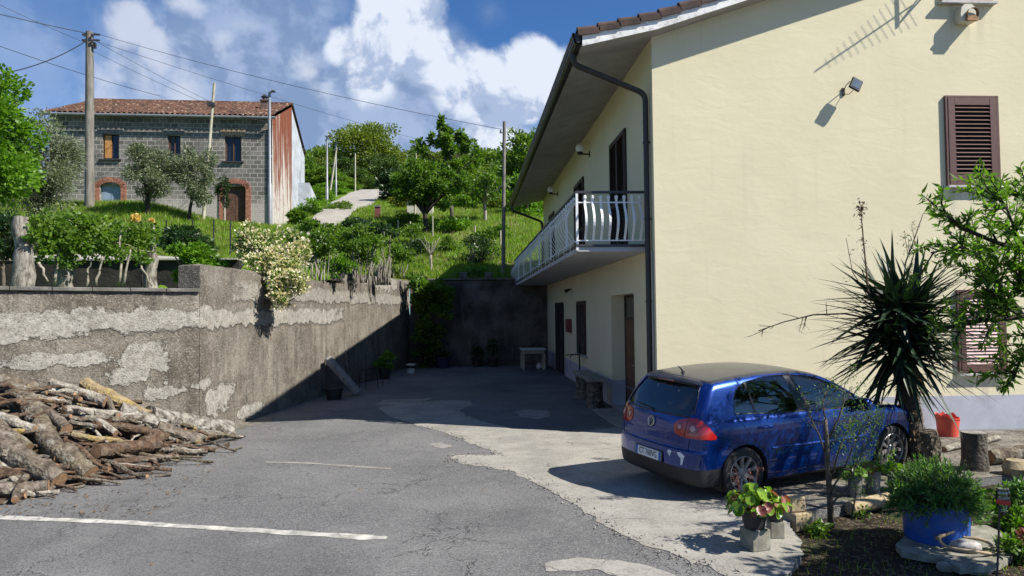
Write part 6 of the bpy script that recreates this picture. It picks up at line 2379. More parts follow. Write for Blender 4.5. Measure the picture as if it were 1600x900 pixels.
# rusty corrugated sheets over the front half of the right-hand end
V = []
nw = 90
for i in range(nw + 1):
    w = RW * i / nw
    zt = EZ + (RIZ - EZ) * i / nw
    off = .06 + .035 * math.sin(i * 2 * PI / 6)
    for z in np.linspace(6.2, zt - .05, 5):
        V.append(hp3(SL + off, w - .05, z))
F = np.array([[i * 5 + j, (i + 1) * 5 + j, (i + 1) * 5 + j + 1, i * 5 + j + 1] for i in range(nw) for j in range(4)])
link_mesh("rusty_cladding", np.array(V), F, M_RUST, farm)
# tiles
us = np.arange(-.35, SL + .14, .045)
V = []
rows = 17
for side in (0, 1):
    for k in range(rows):
        for f in (0, .96):
            q = (k + f) / rows
            w = (-.45 + (RW + .45) * q) if side == 0 else (DEP + .05 - (DEP + .05 - RW) * q)
            sl_ = (RIZ - EZ) / RW
            z = (EZ + sl_ * w if side == 0 else EZ + (RIZ - EZ) * (DEP - w) / (DEP - RW)) + .10 + (.05 if f == 0 else 0)
            wob = np.sin(us * 1.3 + k) * .012
            V.append(np.stack([A0[0] + UU[0] * us + WW[0] * w, A0[1] + UU[1] * us + WW[1] * w, z + np.abs(np.sin(us * PI / .30)) * .11 + wob], 1))
n = len(us); V = np.concatenate(V)
Fs = []
for side in (0, 1):
    o_ = side * rows * 2
    i = ((np.arange(rows * 2 - 1) + o_)[:, None] * n + np.arange(n - 1)).ravel()
    Fs.append(np.stack([i, i + 1, i + n + 1, i + n], 1))
froof = link_mesh("roof", V, np.concatenate(Fs), M_OTILE, farm)
b = MB(); b.tube([hp3(-.4, RW, RIZ + .15), hp3(SL + .12, RW, RIZ + .15)], .13, 8); b.build("ridge", M_OTILE, froof)
b = MB()
c = hp3(SL - 1.1, 3.1, 15.6); b.box(c, (.42, .42, 1.0), RS); b.box(c + np.array([0, 0, .53]), (.55, .55, .07), RS)
b.build("chimney", simple("sooty_brick", (.13, .085, .065), .95, var=.4), froof)
b = MB(); b.lathe([(.16, 0), (.16, .2), (.26, .21), (.05, .4), (0, .4)], c + np.array([0, 0, .57]), 10); b.build("chimney_cowl", M_DGREY, froof)
b = MB(); b.tube([hp3(-.4, -.50, EZ - .12), hp3(SL + .35, -.50, EZ - .12)], .085, 8); b.build("gutter", M_LGREY, farm)
b = MB(); b.tube([hp3(SL - .12, -.5, EZ - .15), hp3(SL - .12, -.09, EZ - .6), hp3(SL - .12, -.09, 7.6)], .055, 8); b.build("downpipe", M_LGREY, farm)
for k, (a, c_) in enumerate(U1):
    u0, z0, u1, z1 = a[0], a[1], c_[0], c_[1]
    b = MB(); b.box(hp3((u0 + u1) / 2, .20, (z0 + z1) / 2), (u1 - u0 - .02, .02, z1 - z0 - .02), RS); wo = b.build("window", M_GLASSDK, farm)
    b = MB()
    for uu, wd, hh, zz in ((u0 + .05, .08, z1 - z0, (z0 + z1) / 2), (u1 - .05, .08, z1 - z0, (z0 + z1) / 2), ((u0 + u1) / 2, .06, z1 - z0, (z0 + z1) / 2)):
        b.box(hp3(uu, .15, zz), (wd, .05, hh - .03), RS)
    b.build("frame", M_OLDDOOR, wo)
    b = MB(); b.box(hp3((u0 + u1) / 2, -.06, z0 - .05), (u1 - u0 + .3, .16, .08), RS); b.build("sill", M_DGREY, wo)
    if k == 0:
        b = MB(); b.box(hp3(u0 + .28, .10, (z0 + z1) / 2), (.36, .03, z1 - z0 - .12), RS); b.build("shutter", M_WOODSH, wo)
    b = MB()
    for q in range(9):
        uq = u0 - .25 + (u1 - u0 + .5) * (q + .5) / 9
        b.box(hp3(uq, -.012, z1 + .24 + .05 * math.sin(PI * (q + .5) / 9)), ((u1 - u0 + .5) / 9 * .9, .05, .42), rotmat(rz=RZ) @ rotmat(ry=(q - 4) * .05))
    b.build("lintel", simple("grey_lintel_stone", (.17, .16, .15), .95, var=.25) if k < 2 else simple("tan_lintel_stone", (.30, .22, .14), .95, var=.2), wo)
for k, (a, c_) in enumerate(D1):
    u0, z0, u1, z1 = a[0], a[1] - .6, c_[0], c_[1]
    b = MB(); b.box(hp3((u0 + u1) / 2, .22, (z0 + z1) / 2), (u1 - u0 - .02, .05, z1 - z0), RS)
    b.box(hp3((u0 + u1) / 2, .19, (z0 + z1) / 2), (.04, .02, z1 - z0 - .1), RS)
    do = b.build("door", (M_BLUEDOOR, M_OLDDOOR)[k], farm)
    b = MB()
    for q in range(13):
        th2 = PI * (q + .5) / 13
        rx_, rz_ = (u1 - u0) / 2 + .14, .42
        b.box(hp3((u0 + u1) / 2 - rx_ * math.cos(th2), -.02, z1 - .12 + rz_ * math.sin(th2)), (.20, .10, .30), rotmat(rz=RZ) @ rotmat(ry=-(th2 - PI / 2) * -.75))
    for s_ in (u0 - .16, u1 + .16):
        b.box(hp3(s_, -.02, (z0 + z1) / 2 - .1), (.30, .10, z1 - z0), RS)
    b.build("brick_surround", M_BRICK, do)

# ------------------------------------------------------------------ poles, lamps and wires


def m_cpole():
    t = NT("pole_concrete")
    c = t.mix(t.ramp(t.noise(vec=t.scalev(t.pos(), (4, 4, .6)), scale=2, detail=6), .35, .65), (.125, .115, .098), (.215, .20, .175))
    t.bsdf(c, .9, 0, .2, t.bump(t.noise(scale=20), .3, .01))
    return t.mat


M_CPOLE = m_cpole()
M_PPOLE = simple("pale_pole_wood", (.36, .34, .25), .9, var=.2, scale=3)
M_WPOLE = simple("grey_pole_wood", (.17, .15, .13), .9, var=.3, scale=3)


def pole(name, label, Y, top, bot, w0, w1, mat, group=None):
    p1 = at(*top, Y); p0 = at(*bot, Y)
    zg = tz(p0[0], Y)
    p0[2] = min(p0[2], zg) - .3
    o = thing(name, label, "pole", tuple(p0), group=group)
    b = MB(); b.tube([p0 + (p1 - p0) * t for t in np.linspace(0, 1, 5)], np.linspace(w0, w1, 5) * Y / FPX / 2, 12)
    b.build("shaft", mat, o, smooth=40)
    return o, p1


o, ptop = pole("utility_pole", "thick round concrete utility pole in front of the stone house", 38, (140, 50), (140, 322), 14, 10.5, M_CPOLE)
b = MB()
for dz in (.15, .45):
    b.box(ptop + np.array([.1, -.05, -dz]), (.9, .06, .08)); b.box(ptop + np.array([.25, -.22, -dz - .12]), (.10, .10, .16)); b.box(ptop + np.array([-.15, -.22, -dz - .1]), (.08, .08, .14))
b.box(ptop + np.array([.32, -.1, -.75]), (.12, .14, .3))
b.build("bracket", M_DGREY, o)
o, ptop2 = pole("utility_pole", "slim pale wooden pole leaning in front of the stone house", 38.5, (335, 130), (317, 332), 5.5, 4, M_PPOLE)
b = MB(); q = at(330, 163, 38.4); b.box(q, (.35, .2, .18)); b.build("bracket", M_DGREY, o)
o, ptop3 = pole("utility_pole", "tall thin grey wooden pole rising behind the back wall of the yard", 31, (788, 190), (786, 435), 6.5, 5, M_WPOLE)
b = MB(); b.tube([ptop3 + np.array([-.15, 0, -.5]), ptop3 + np.array([-.02, 0, -.5])], .02, 6); b.box(ptop3 + np.array([-.17, 0, -.45]), (.07, .07, .14)); b.build("bracket", M_DGREY, o)
o, ptop4 = pole("utility_pole", "short leaning pale pole between the two thin street lamps", 62, (526, 231), (513, 312), 3.4, 2.6, M_PPOLE)
o, ptop5 = pole("utility_pole", "small distant pale pole on the bank left of the white road", 78, (555, 240), (555, 286), 2.4, 2, M_PPOLE)
o, ptop6 = pole("utility_pole", "pale pole half hidden in the broad near tree", 46, (650, 232), (648, 335), 3.4, 3, M_PPOLE)


def street_lamp(label, Y, top, bot, w, armx):
    p1 = at(*top, Y); p0 = at(*bot, Y); p0[2] = tz(p0[0], Y) - .3
    p1[0] = p0[0] + (p1[0] - p0[0])
    o = thing("street_lamp", label, "street lamp", tuple(p0))
    k = Y / FPX
    b = MB(); b.tube([p0, p0 + (p1 - p0) * .35, p0 + (p1 - p0) * .36, p1], np.array([w, w, w * .7, w * .6]) * k / 2, 10); b.build("pole", M_LGREY, o, smooth=40)
    b = MB(); e = p1 + np.array([armx * k, -.1, .05]); b.tube([p1, e], w * k * .25, 6); b.build("arm", M_LGREY, o)
    b = MB(); b.box(e + np.array([armx * k * .35, 0, .0]), (abs(armx) * k * 1.1, .22, .09), bevel=.03); b.build("lamp_head", M_DGREY, o)


street_lamp("grey steel street lamp standing at the rusty corner of the stone house", 40, (421, 145), (422, 356), 7, 5)
street_lamp("thin steel street lamp nearer the foot of the white road, the taller looking of two", 52, (511, 214), (511, 344), 4.5, 3)
street_lamp("thinner street lamp further up the left side of the white road", 66, (525, 224), (525, 318), 3.4, 3)
k_ = [0]


def wire(label, p0, p1, sag=.02, r=.018, pts=14):
    p0, p1 = np.array(p0, float), np.array(p1, float)
    L = np.linalg.norm(p1 - p0)
    t = np.linspace(0, 1, pts)[:, None]
    P = p0 + (p1 - p0) * t
    P[:, 2] -= sag * L * 4 * (t * (1 - t))[:, 0]
    b = MB(); b.tube(P, r * .72, 5)
    o = b.build("overhead_cable", M_IRON, loc=tuple(p0))
    tag(o, label, "cable")


wire("twisted dark cable from the top of the concrete pole to the upper left corner", ptop + [-.1, -.1, -.1], at(-60, 8, 34), .006, .030)
wire("thin cable falling from the upper left corner to the concrete pole", at(-60, -20, 34), at(136, 68, 38), .008, .014)
wire("thick dark cable from the concrete pole down into the bright leafy tree", ptop + [-.1, -.1, -.5], at(-10, 118, 27), .02, .030)
wire("cable crossing low on the left from the picture edge to the stone house roof", at(-40, 58, 33), at(250, 150, 43), .012, .020)
wire("upper long cable from the concrete pole to the thin grey wooden pole", ptop + [.25, -.2, -.1], ptop3 + [-.1, 0, -.35], .012, .015)
wire("lower long cable from the concrete pole towards the trees up the hill", ptop + [.25, -.2, -.5], at(800, 255, 60), .010, .015)
wire("thin cable from the concrete pole to the leaning pale pole", at(146, 62, 38), at(331, 160, 38.4), .01, .013)
wire("second thin cable from the concrete pole to the leaning pale pole", at(146, 80, 38), at(331, 166, 38.4), .01, .013)
wire("cable from the leaning pale pole to the rusty corner of the stone house", at(333, 164, 38.4), at(430, 195, 43.4), .01, .016)
wire("second cable from the leaning pale pole to the stone house wall", at(333, 166, 38.4), at(418, 190, 43.4), .02, .013)
wire("cable from the short pale pole to the pole in the broad near tree", at(526, 233, 62), at(650, 245, 46), .01, .020)
wire("cable from the rusty lean-to to the short pale pole by the road", at(478, 245, 54), at(524, 262, 62), .02, .018)
wire("cable from the pole in the broad near tree towards the house eave", at(650, 240, 46), at(830, 260, 40), .01, .016)

# wire fence posts at the edge of the bank
for i, (x, y0, y1, Y) in enumerate(((260, 344, 362, 31), (301, 344, 366, 30.5), (334, 343, 374, 30.2), (360, 343, 372, 30.2), (383, 342, 364, 30.4))):
    p1 = at(x, y0, Y); p0 = p1.copy(); p0[2] = tz(p1[0], Y) - .1
    b = MB(); b.tube([p0, p1], .03, 6)
    tag(b.build("fence_post", M_IRON, loc=tuple(p0)), "thin dark green iron fence post along the lower edge of the grass bank", "fence post", "fence posts on the grass bank")
for i, (x, y0, Y) in enumerate(((676, 338, 39), (622, 344, 40), (742, 352, 38), (782, 360, 36), (641, 346, 39))):
    p1 = at(x, y0, Y); p0 = p1.copy(); p0[2] = tz(p1[0], Y) - .1
    b = MB(); b.tube([p0, p1], .045, 6)
    tag(b.build("fence_post", M_PPOLE, loc=tuple(p0)), "pale concrete fence post among the weeds right of the white road", "fence post", "pale fence posts right of the road")
hut = thing("hut", "small pale low hut wall half hidden behind the broad near tree", "hut", tuple(at(660, 340, 48)))
b = MB(); c = at(657, 325, 48); b.box((c[0], 48, c[2] - .4), (1.7, 1.2, 1.6)); b.build("wall", simple("pale_hut_render", (.48, .45, .38), .9, var=.15), hut)
b = MB(); b.box((c[0], 48, c[2] + .46), (2.0, 1.5, .10)); b.build("roof", M_OTILE, hut)
rp = thing("gate_post", "reddish-brown square gate post beside the white road", "gate post", tuple(at(590, 345, 46)))
b = MB(); c = at(590, 336, 46); b.box((c[0], 46, c[2] - .1), (.32, .32, 1.2)); b.build("post", simple("rust_red_post", (.17, .05, .045), .8, var=.2), rp)
b = MB(); b.box((c[0], 46, c[2] + .55), (.4, .4, .10)); b.build("post_cap", M_CPOLE, rp)

# ------------------------------------------------------------------ firewood pile


def m_bark(name, c1, c2, c3, lich=None, la=.6):
    t = NT(name)
    o = t.obj()
    n = t.noise(vec=o, scale=9, detail=7, rough=.68)
    c = t.mix(t.ramp(n, .34, .66), c1, c2)
    c = t.mix(t.ramp(t.noise(vec=o, scale=4, detail=5), .55, .7, 0, .8), c, c3)
    if lich: c = t.mix(t.ramp(t.noise(vec=o, scale=6, detail=6, rough=.7, w=4.0), .50, .64, 0, la), c, lich)
    h = t.math('ADD', t.voro(vec=o, scale=22), t.noise(vec=o, scale=30, detail=5))
    t.bsdf(c, .95, 0, .2, t.bump(h, .9, .02))
    return t.mat


B_GREY = m_bark("grey_log_bark", (.055, .043, .031), (.18, .15, .118), (.032, .025, .018), (.30, .28, .24))
B_BROWN = m_bark("brown_log_bark", (.045, .028, .019), (.135, .088, .058), (.028, .018, .013), (.24, .21, .17), .3)
B_MOSS = m_bark("mossy_log_bark", (.055, .043, .032), (.17, .14, .10), (.055, .050, .012), (.38, .36, .31), .5)
B_YELL = m_bark("lichen_yellow_bark", (.17, .13, .07), (.30, .24, .15), (.32, .21, .03), (.42, .30, .05))
B_BIRCH = m_bark("pale_log_bark", (.14, .125, .10), (.32, .29, .245), (.09, .075, .055), (.5, .47, .4))
B_ROUGH = m_bark("furrowed_log_bark", (.055, .045, .036), (.30, .275, .24), (.04, .032, .026), (.40, .38, .34))
M_CUT = simple("cut_wood", (.26, .15, .08), .9, var=.3, scale=14, bump=.4, bscale=60, dirt=(.16, .09, .05), dscale=9)


def log(label, p0, p1, r0, r1, bark, seed, group=None, bend=.04, n=9, seg=12, knobs=0, cut=True, jit=.10):
    rng = np.random.default_rng(seed)
    p0, p1 = np.array(p0, float), np.array(p1, float)
    L = np.linalg.norm(p1 - p0)
    t = np.linspace(0, 1, n)[:, None]
    P = p0 + (p1 - p0) * t
    w = rng.normal(0, bend * L * .35, (n, 3)); w = (w + np.roll(w, 1, 0) + np.roll(w, -1, 0)) / 3; w[0] = w[-1] = 0
    P = P + w
    r = np.linspace(r0, r1, n) * rng.uniform(.9, 1.1, n)
    b = MB(); b.tube(P, r, seg, jitter=jit, rng=rng, cap=True)
    for _ in range(knobs):
        i = rng.integers(1, n - 1); d = rand_dirs(rng, 1)[0]
        b.tube([P[i], P[i] + d * (r[i] + rng.uniform(.03, .12))], [r[i] * .45, r[i] * .3], 7)
    o = b.build("log", bark, smooth=45, loc=tuple((p0 + p1) / 2))
    tag(o, label, "log", group)
    if cut:
        for (a, d, rr, s_) in ((P[0], P[0] - P[1], r[0], 0), (P[-1], P[-1] - P[-2], r[-1], 1)):
            d = d / np.linalg.norm(d)
            u = np.cross(d, [0, 0, 1.0]); u /= np.linalg.norm(u); v = np.cross(d, u)
            ang = np.arange(14) * 2 * PI / 14
            V = [a + d * .006] + [a + d * .004 + (u * math.cos(q) + v * math.sin(q)) * rr * .93 for q in ang]
            b = MB(); b.add(V, [[0, 1 + i, 1 + (i + 1) % 14] for i in range(14)])
            b.build("cut_end", M_CUT, o)
    return o


def mound(x, y):
    """height of the heap at a ground point"""
    q_ = 731 + x / y * FPX
    yw = WY(q_); yf = np.interp(q_, [-300, 0, 130, 230, 350, 380], [8.0, 8.9, 9.5, 10.5, 12.2, 12.9])
    H = np.interp(q_, [-300, 0, 140, 200, 260, 310, 356, 372], [1.4, 1.34, 1.22, .98, .66, .38, .10, 0])
    q = (yw - y) / max(yw - yf, .2)
    if q < 0 or q > 1: return 0.0
    return float(H * (1 - q ** 1.5) * min(1, .72 + q * 1.2))


def on_heap(x, y, r):
    """point on the heap's surface seen at picture position (x, y), raised by part of radius r"""
    yw = WY(x)
    for Y in np.arange(8.0, yw, .04):
        p = at(x, y, Y)
        if p[2] <= max(mound(p[0], p[1]), .0):
            return at(x, y, Y - r * .5) 
    return at(x, y, yw - r * 1.3)


A3 = lambda x, y, Y: at(x, y, Y)
px2 = lambda r, Y: r * Y / FPX
big = (
    ("thick furrowed grey log at the right end of the woodpile, lying against the wall", (232, 648, 12.3), (354, 676, 12.0), 17, 20, B_ROUGH, 0),
    ("grey-brown log just in front of the furrowed one, its end on the asphalt", (245, 667, 11.9), (312, 690, 11.3), 11, 13, B_GREY, 0),
    ("yellow lichen-covered log slanting down across the top of the woodpile", (131, 597, 11.0), (230, 652, 11.3), 11, 12, B_YELL, 1),
    ("thick mossy log lying steeply down the left part of the woodpile", (20, 607, 10.0), (98, 715, 9.6), 21, 17, B_MOSS, 1),
    ("short mossy log with a sawn end at the very front of the woodpile", (95, 706, 10.0), (140, 742, 9.2), 21, 18, B_MOSS, 1),
    ("large rounded log at the lower left of the woodpile", (-10, 690, 9.5), (92, 752, 8.9), 24, 17, B_GREY, 1),
    ("pale birch-like log at the left edge of the woodpile", (-15, 648, 9.7), (55, 672, 9.5), 11, 9, B_BIRCH, 0),
    ("flat grey log at the bottom left corner of the woodpile", (-10, 765, 8.9), (76, 762, 8.8), 10, 15, B_GREY, 1),
    ("brown log with a bright sawn face in the middle of the woodpile", (55, 630, 10.2), (104, 671, 9.9), 8, 10, B_GREY, 0),
    ("pinkish forked branch lying level across the middle of the woodpile", (145, 663, 10.7), (245, 679, 10.9), 7, 9, B_BROWN, 1),
    ("upright short log with its sawn face towards the yard near the right end", (222, 690, 10.8), (250, 684, 10.3), 9, 11, B_BROWN, 0),
    ("bright yellow lichen stick on the left of the woodpile", (50, 623, 10.3), (85, 630, 10.2), 5, 5, B_YELL, 0),
    ("curved yellow stick in the middle front of the woodpile", (112, 678, 9.9), (208, 692, 10.0), 5, 5, B_YELL, 0),
    ("long thin branch along the front foot of the woodpile", (165, 731, 9.9), (296, 706, 11.0), 6, 6, B_BROWN, 0),
    ("second thin branch along the front foot, below the long one", (168, 734, 9.8), (236, 727, 10.1), 4, 5, B_BROWN, 0),
    ("grey log lying level on top at the back of the woodpile", (80, 597, 11.2), (165, 628, 11.4), 9, 10, B_BIRCH, 0),
    ("top left log at the back of the woodpile against the wall", (-20, 590, 10.2), (58, 606, 10.4), 12, 10, B_GREY, 0),
    ("dark brown log low in the front right of the woodpile", (150, 706, 10.2), (246, 694, 10.6), 13, 12, B_BROWN, 1),
    ("grey log under the yellow one on the right of the woodpile", (186, 640, 11.3), (258, 668, 11.6), 13, 13, B_ROUGH, 0),
    ("crooked grey branch at the lower left of the woodpile", (-5, 712, 9.2), (30, 750, 9.0), 6, 7, B_GREY, 0),
    ("broken slab of pale wood at the lower left of the woodpile", (-5, 664, 9.5), (45, 700, 9.2), 12, 9, B_MOSS, 0),
)
for i, (lab, a, c, r0, r1, bk, kn) in enumerate(big):
    qa, qc = on_heap(a[0], a[1], px2(r0, 10.5)), on_heap(c[0], c[1], px2(r1, 10.5))
    log(lab, qa, qc, px2(r0, qa[1]) * .84, px2(r1, qc[1]) * .84, bk, 500 + i, knobs=kn, cut=('furrowed' not in lab or 'front' in lab), bend=.10 if r0 < 8 else .04, jit=.12)


rng = np.random.default_rng(555)
cnt = 0
while cnt < 250:
    q_ = rng.uniform(-140, 325); y = rng.uniform(8.2, 13.8); x = (q_ - 731) / FPX * y
    h = mound(x, y)
    if h < .06: continue
    z = h * (rng.uniform(.25, .97) if cnt < 50 else rng.uniform(.95, 1.06))
    a = rng.normal(.25, .5) if rng.random() < .75 else rng.uniform(-1.5, 1.5)
    L = rng.uniform(.55, 1.9); r = rng.choice([.018, .024, .03, .04, .055, .07], p=[.22, .26, .22, .16, .10, .04])
    d = np.array([math.cos(a), math.sin(a), 0]) * L / 2
    p0, p1 = np.array([x, y, z]) - d, np.array([x, y, z]) + d
    for p in (p0, p1):
        if p[1] > KY - .2 or p[0] < WX(p[1]) + .12: p[1] = min(p[1], WY(731 + p[0] / p[1] * FPX) - .15)
        p[2] = max(r + .005, min(z + .08, mound(p[0], p[1]) * (rng.uniform(.7, .95) if cnt < 50 else rng.uniform(.92, 1.1)) + r))
    bk = [B_BROWN, B_GREY, B_BROWN, B_GREY, B_MOSS, B_YELL if rng.random() < .4 else B_BIRCH, B_BROWN][rng.integers(0, 7)]
    sm = r < .035
    log("thin bent branch among the others heaped in the woodpile" if sm else "ordinary brown or grey branch log heaped inside the woodpile",
        p0, p1, r, r * rng.uniform(.6, .95), bk, 700 + cnt, "thin branches in the woodpile" if sm else "branch logs in the woodpile", bend=.12, n=8, seg=8, cut=not sm, knobs=int(rng.random() < .4))
    cnt += 1

# ------------------------------------------------------------------ things in the yard
M_GWOOD = simple("grey_plank_wood", (.20, .19, .175), .9, var=.3, scale=6, bump=.4, bscale=30)
M_POTDK = simple("dark_plastic_pot", (.018, .018, .019), .6, var=.2)
M_POTGR = simple("grey_plastic_pot", (.17, .165, .16), .7, var=.15)
M_WHITEP = simple("white_bucket_plastic", (.62, .62, .60), .45, var=.08)
M_MOSSC = simple("mossy_cement", (.22, .21, .17), .95, var=.3, scale=9, bump=.6, bscale=40, dirt=(.15, .15, .09), dscale=7)
M_TUFA = simple("tufa_block_stone", (.36, .28, .17), .95, var=.25, scale=9, bump=.7, bscale=30, bdist=.015, dirt=(.16, .13, .08), dscale=5)

pl = thing("plank", "thick grey plank leaning against the concrete wall in the shade edge", "plank", tuple(gr(562, 621)))
p0, p1 = gr(560, 618), at(511, 563, 19.7)
d = p1 - p0; L = np.linalg.norm(d); d /= L
s_ = np.cross(d, [0, 0, 1.0]); s_ /= np.linalg.norm(s_); n_ = np.cross(s_, d)
s2 = np.array([0.25, .95, 0]); s2 -= d * (s2 @ d); s2 /= np.linalg.norm(s2); n2 = np.cross(d, s2)
b = MB(); b.box((p0 + p1) / 2 + np.array([0, 0, .06]), (L, .34, .12), np.stack([d, s2, n2], 1), bevel=.015); b.build("board", M_GWOOD, pl)
p0b, p1b = gr(548, 610), at(540, 548, 20.2)
b = MB(); b.tube([p0b, p1b], .022, 6); tag(b.build("pole_stick", M_GWOOD, loc=tuple(p0b)), "thin stick propped against the wall beside the grey plank", "stick")


def pot(name, label, c, r, h, mat, soil=True, group=None, cat="pot", rim=True):
    o = thing(name, label, cat, tuple(c), group=group)
    b = MB(); b.lathe([(r * .74, 0), (r * .97, h * .86), (r * 1.05, h * .87), (r * 1.06, h), (r * .97, h), (r * .93, h * .9), (0, h * .88)] if rim else [(r * .9, 0), (r, h), (r * .95, h), (r * .93, h * .9), (0, h * .88)], c, 20)
    b.build("body", mat, o, smooth=40)
    return o


def pot_plant(label, c, r, leaf, seed, n=400, L=.12, Wd=.08, name="potted_plant"):
    rng = np.random.default_rng(seed)
    o = thing(name, label, "plant", tuple(c))
    P, D, K = crown_points(rng, np.array(c) + np.array([0, 0, r[2] * .8]), r, 16, n, .35, .4, -.8)
    V, F = leaf_quads(P, D, rng.uniform(.6, 1.3, n) * L, rng.uniform(.7, 1.2, n) * Wd, rng)
    link_mesh("leaves", V, F, leaf, o)
    b = MB()
    for q in K: limb(b, np.array(c), q, .008, .003, rng, 4, 4, .05)
    b.build("stems", M_DBARK, o)
    return o


c = gr(522, 624); pot("tub", "broad dark tub on the ground beneath the leaning plank", c, .24, .30, M_POTDK)
c = gr(601, 592); pot("pot", "dark pot with a green plant at the foot of the shaded concrete wall", c, .22, .36, M_POTDK)
pot_plant("round green plant glowing in the shade by the concrete wall", c + np.array([0, 0, .33]), (.36, .36, .30), L_BRIGHT, 601, 420)
c = gr(642, 583); o = pot("bucket", "small white bucket standing in the far shaded corner", c, .17, .34, M_WHITEP, cat="bucket")
b = MB(); b.lathe([(.172, .19), (.175, .19), (.175, .33), (.172, .33)], c, 20, cap=False); b.build("dark_rim_band", M_POTDK, o)
c = gr(692, 575); o = pot("tub", "dark violet tub against the back wall", c, .34, .45, simple("dark_violet_plastic", (.03, .025, .06), .5), cat="tub")
pot_plant("dark trailing plant in the violet tub at the back wall", c + np.array([0, 0, .42]), (.35, .3, .22), L_DARK, 602, 260)
for i, (x, lab) in enumerate(((745, "dark pot with a dark plant left of the middle of the back wall"), (770, "dark pot with a taller plant right of the middle of the back wall"))):
    c = gr(x, 573); pot("pot", lab, c, .22, .36, M_POTDK)
    pot_plant("dim " + ("bushy" if i == 0 else "tall") + " green plant in a dark pot along the back wall", c + np.array([0, 0, .34]), (.3, .28, .35 + .2 * i), L_DARK, 610 + i, 260)
rk = thing("metal_rack", "thin black metal rack beside the wall behind the plank", "rack", tuple(gr(575, 610)))
b = MB(); a0, a1 = gr(562, 612), gr(590, 606)
for base in (a0, a1, a0 + np.array([.1, .5, 0]), a1 + np.array([.1, .5, 0])):
    b.tube([base, base + np.array([0, 0, .62])], .012, 5)
for z in (.25, .60):
    b.tube([a0 + [0, 0, z], a1 + [0, 0, z], a1 + [.1, .5, z], a0 + [.1, .5, z], a0 + [0, 0, z]], .010, 5)
b.build("frame", M_IRON, rk)
# table at the far end
tb_ = thing("table", "small white-topped wooden table at the far end beside the long wall", "table", (2.5, 27.6, 0))
b = MB(); b.bx((2.02, 27.2, .76), (2.98, 28.2, .80), bevel=.008); b.build("tabletop", M_WHITEP, tb_)
b = MB(); b.bx((2.08, 27.26, .62), (2.92, 28.14, .758)); b.build("apron", simple("beige_table_wood", (.38, .33, .24), .7), tb_)
for x, y in ((2.10, 27.28), (2.90, 27.28), (2.10, 28.12), (2.90, 28.12)):
    b = MB(); b.bx((x - .045, y - .045, 0), (x + .045, y + .045, .618)); b.build("leg", simple("beige_table_leg", (.38, .33, .24), .7), tb_)
cb = thing("crockery", "small pale jug and cup on the floor under the far table", "crockery", (2.75, 27.5, 0))
b = MB(); b.lathe([(.06, 0), (.10, .06), (.10, .16), (.06, .22), (.07, .25)], (2.72, 27.45, 0), 12); b.build("jug", M_WHITEP, cb)
b = MB(); b.lathe([(.05, 0), (.07, .12)], (2.90, 27.4, 0), 12); b.build("cup", M_WHITEP, cb)
# bench of a slab on two stumps
bn = thing("bench", "rustic bench of a stone slab on two tree stumps by the long wall", "bench", (2.88, 17.2, 0))
b = MB(); b.box((2.92, 17.25, .655), (.42, 2.35, .09), bevel=.012); b.build("seat", M_MOSSC, bn)
for yy in (16.42, 18.1):
    rng = np.random.default_rng(int(yy * 10))
    b = MB(); b.tube([(2.92, yy, 0), (2.92, yy, .2), (2.92, yy, .4), (2.92, yy, .608)], [.22, .195, .19, .20], 14, jitter=.07, rng=rng); b.build("leg", B_GREY, bn, smooth=45)
tp = thing("standpipe", "thin black standpipe with a cross handle in front of the long wall", "standpipe", (3.18, 20.3, 0))
b = MB(); b.tube([(3.18, 20.3, 0), (3.18, 20.3, 1.22)], .022, 8); b.tube([(3.18, 20.3, 1.0), (2.92, 20.2, .98), (2.90, 20.2, .9)], .016, 6); b.tube([(3.18, 20.3, 1.22), (3.18, 20.3, 1.36)], .012, 6); b.build("pipe", M_IRON, tp)
b = MB(); b.tube([(3.02, 20.3, 1.0), (2.78, 20.25, .98)], .014, 6); b.build("handle", M_IRON, tp)

# ------------------------------------------------------------------ garden corner
BZ = -.10


def berg(o_label, c, r, n, seed, s=.12, red=.18, name="leafy_plant"):
    """rosette of big round leaves on short stalks"""
    rng = np.random.default_rng(seed)
    o = thing(name, o_label, "plant", tuple(c))
    g, rd, st = MB(), MB(), MB()
    for k in range(n):
        a = rng.uniform(0, 2 * PI); q = rng.random() ** .6
        p = np.array(c) + np.array([math.cos(a) * r * q, math.sin(a) * r * q, rng.uniform(.3, 1) * r * (1.15 - .75 * q)])
        nrm = np.array([math.cos(a) * (.25 + q), math.sin(a) * (.25 + q), .9]) + rng.normal(0, .35, 3); nrm /= np.linalg.norm(nrm)
        dr = np.array([math.cos(a), math.sin(a), .25]) + rng.normal(0, .3, 3); dr -= nrm * (dr @ nrm); dr /= np.linalg.norm(dr)
        sd = np.cross(nrm, dr); sz = s * rng.uniform(.6, 1.15)
        V = [p + nrm * -.1 * sz]
        m = 12
        for j in range(m):
            t = 2 * PI * j / m
            rr = .5 * (1 + .08 * math.cos(t)) * sz
            V.append(p + dr * math.cos(t) * rr * 1.08 + sd * math.sin(t) * rr * .92 + nrm * (.16 * sz * (math.sin(t) ** 2) - .08 * sz * math.cos(t) + rng.normal(0, .012) * sz))
        (rd if (rng.random() < red and q > .45) else g).add(V, [[0, 1 + j, 1 + (j + 1) % m] for j in range(m)])
        st.tube([np.array(c), (np.array(c) + p) / 2 + np.array([0, 0, .01]), p], [.006, .005, .004], 5)
    g.build("leaves", L_BERG, o, smooth=True)
    if rd.n: rd.build("red_leaves", L_BERGRED, o, smooth=True)
    st.build("stalks", L_BERGRED, o)
    return o


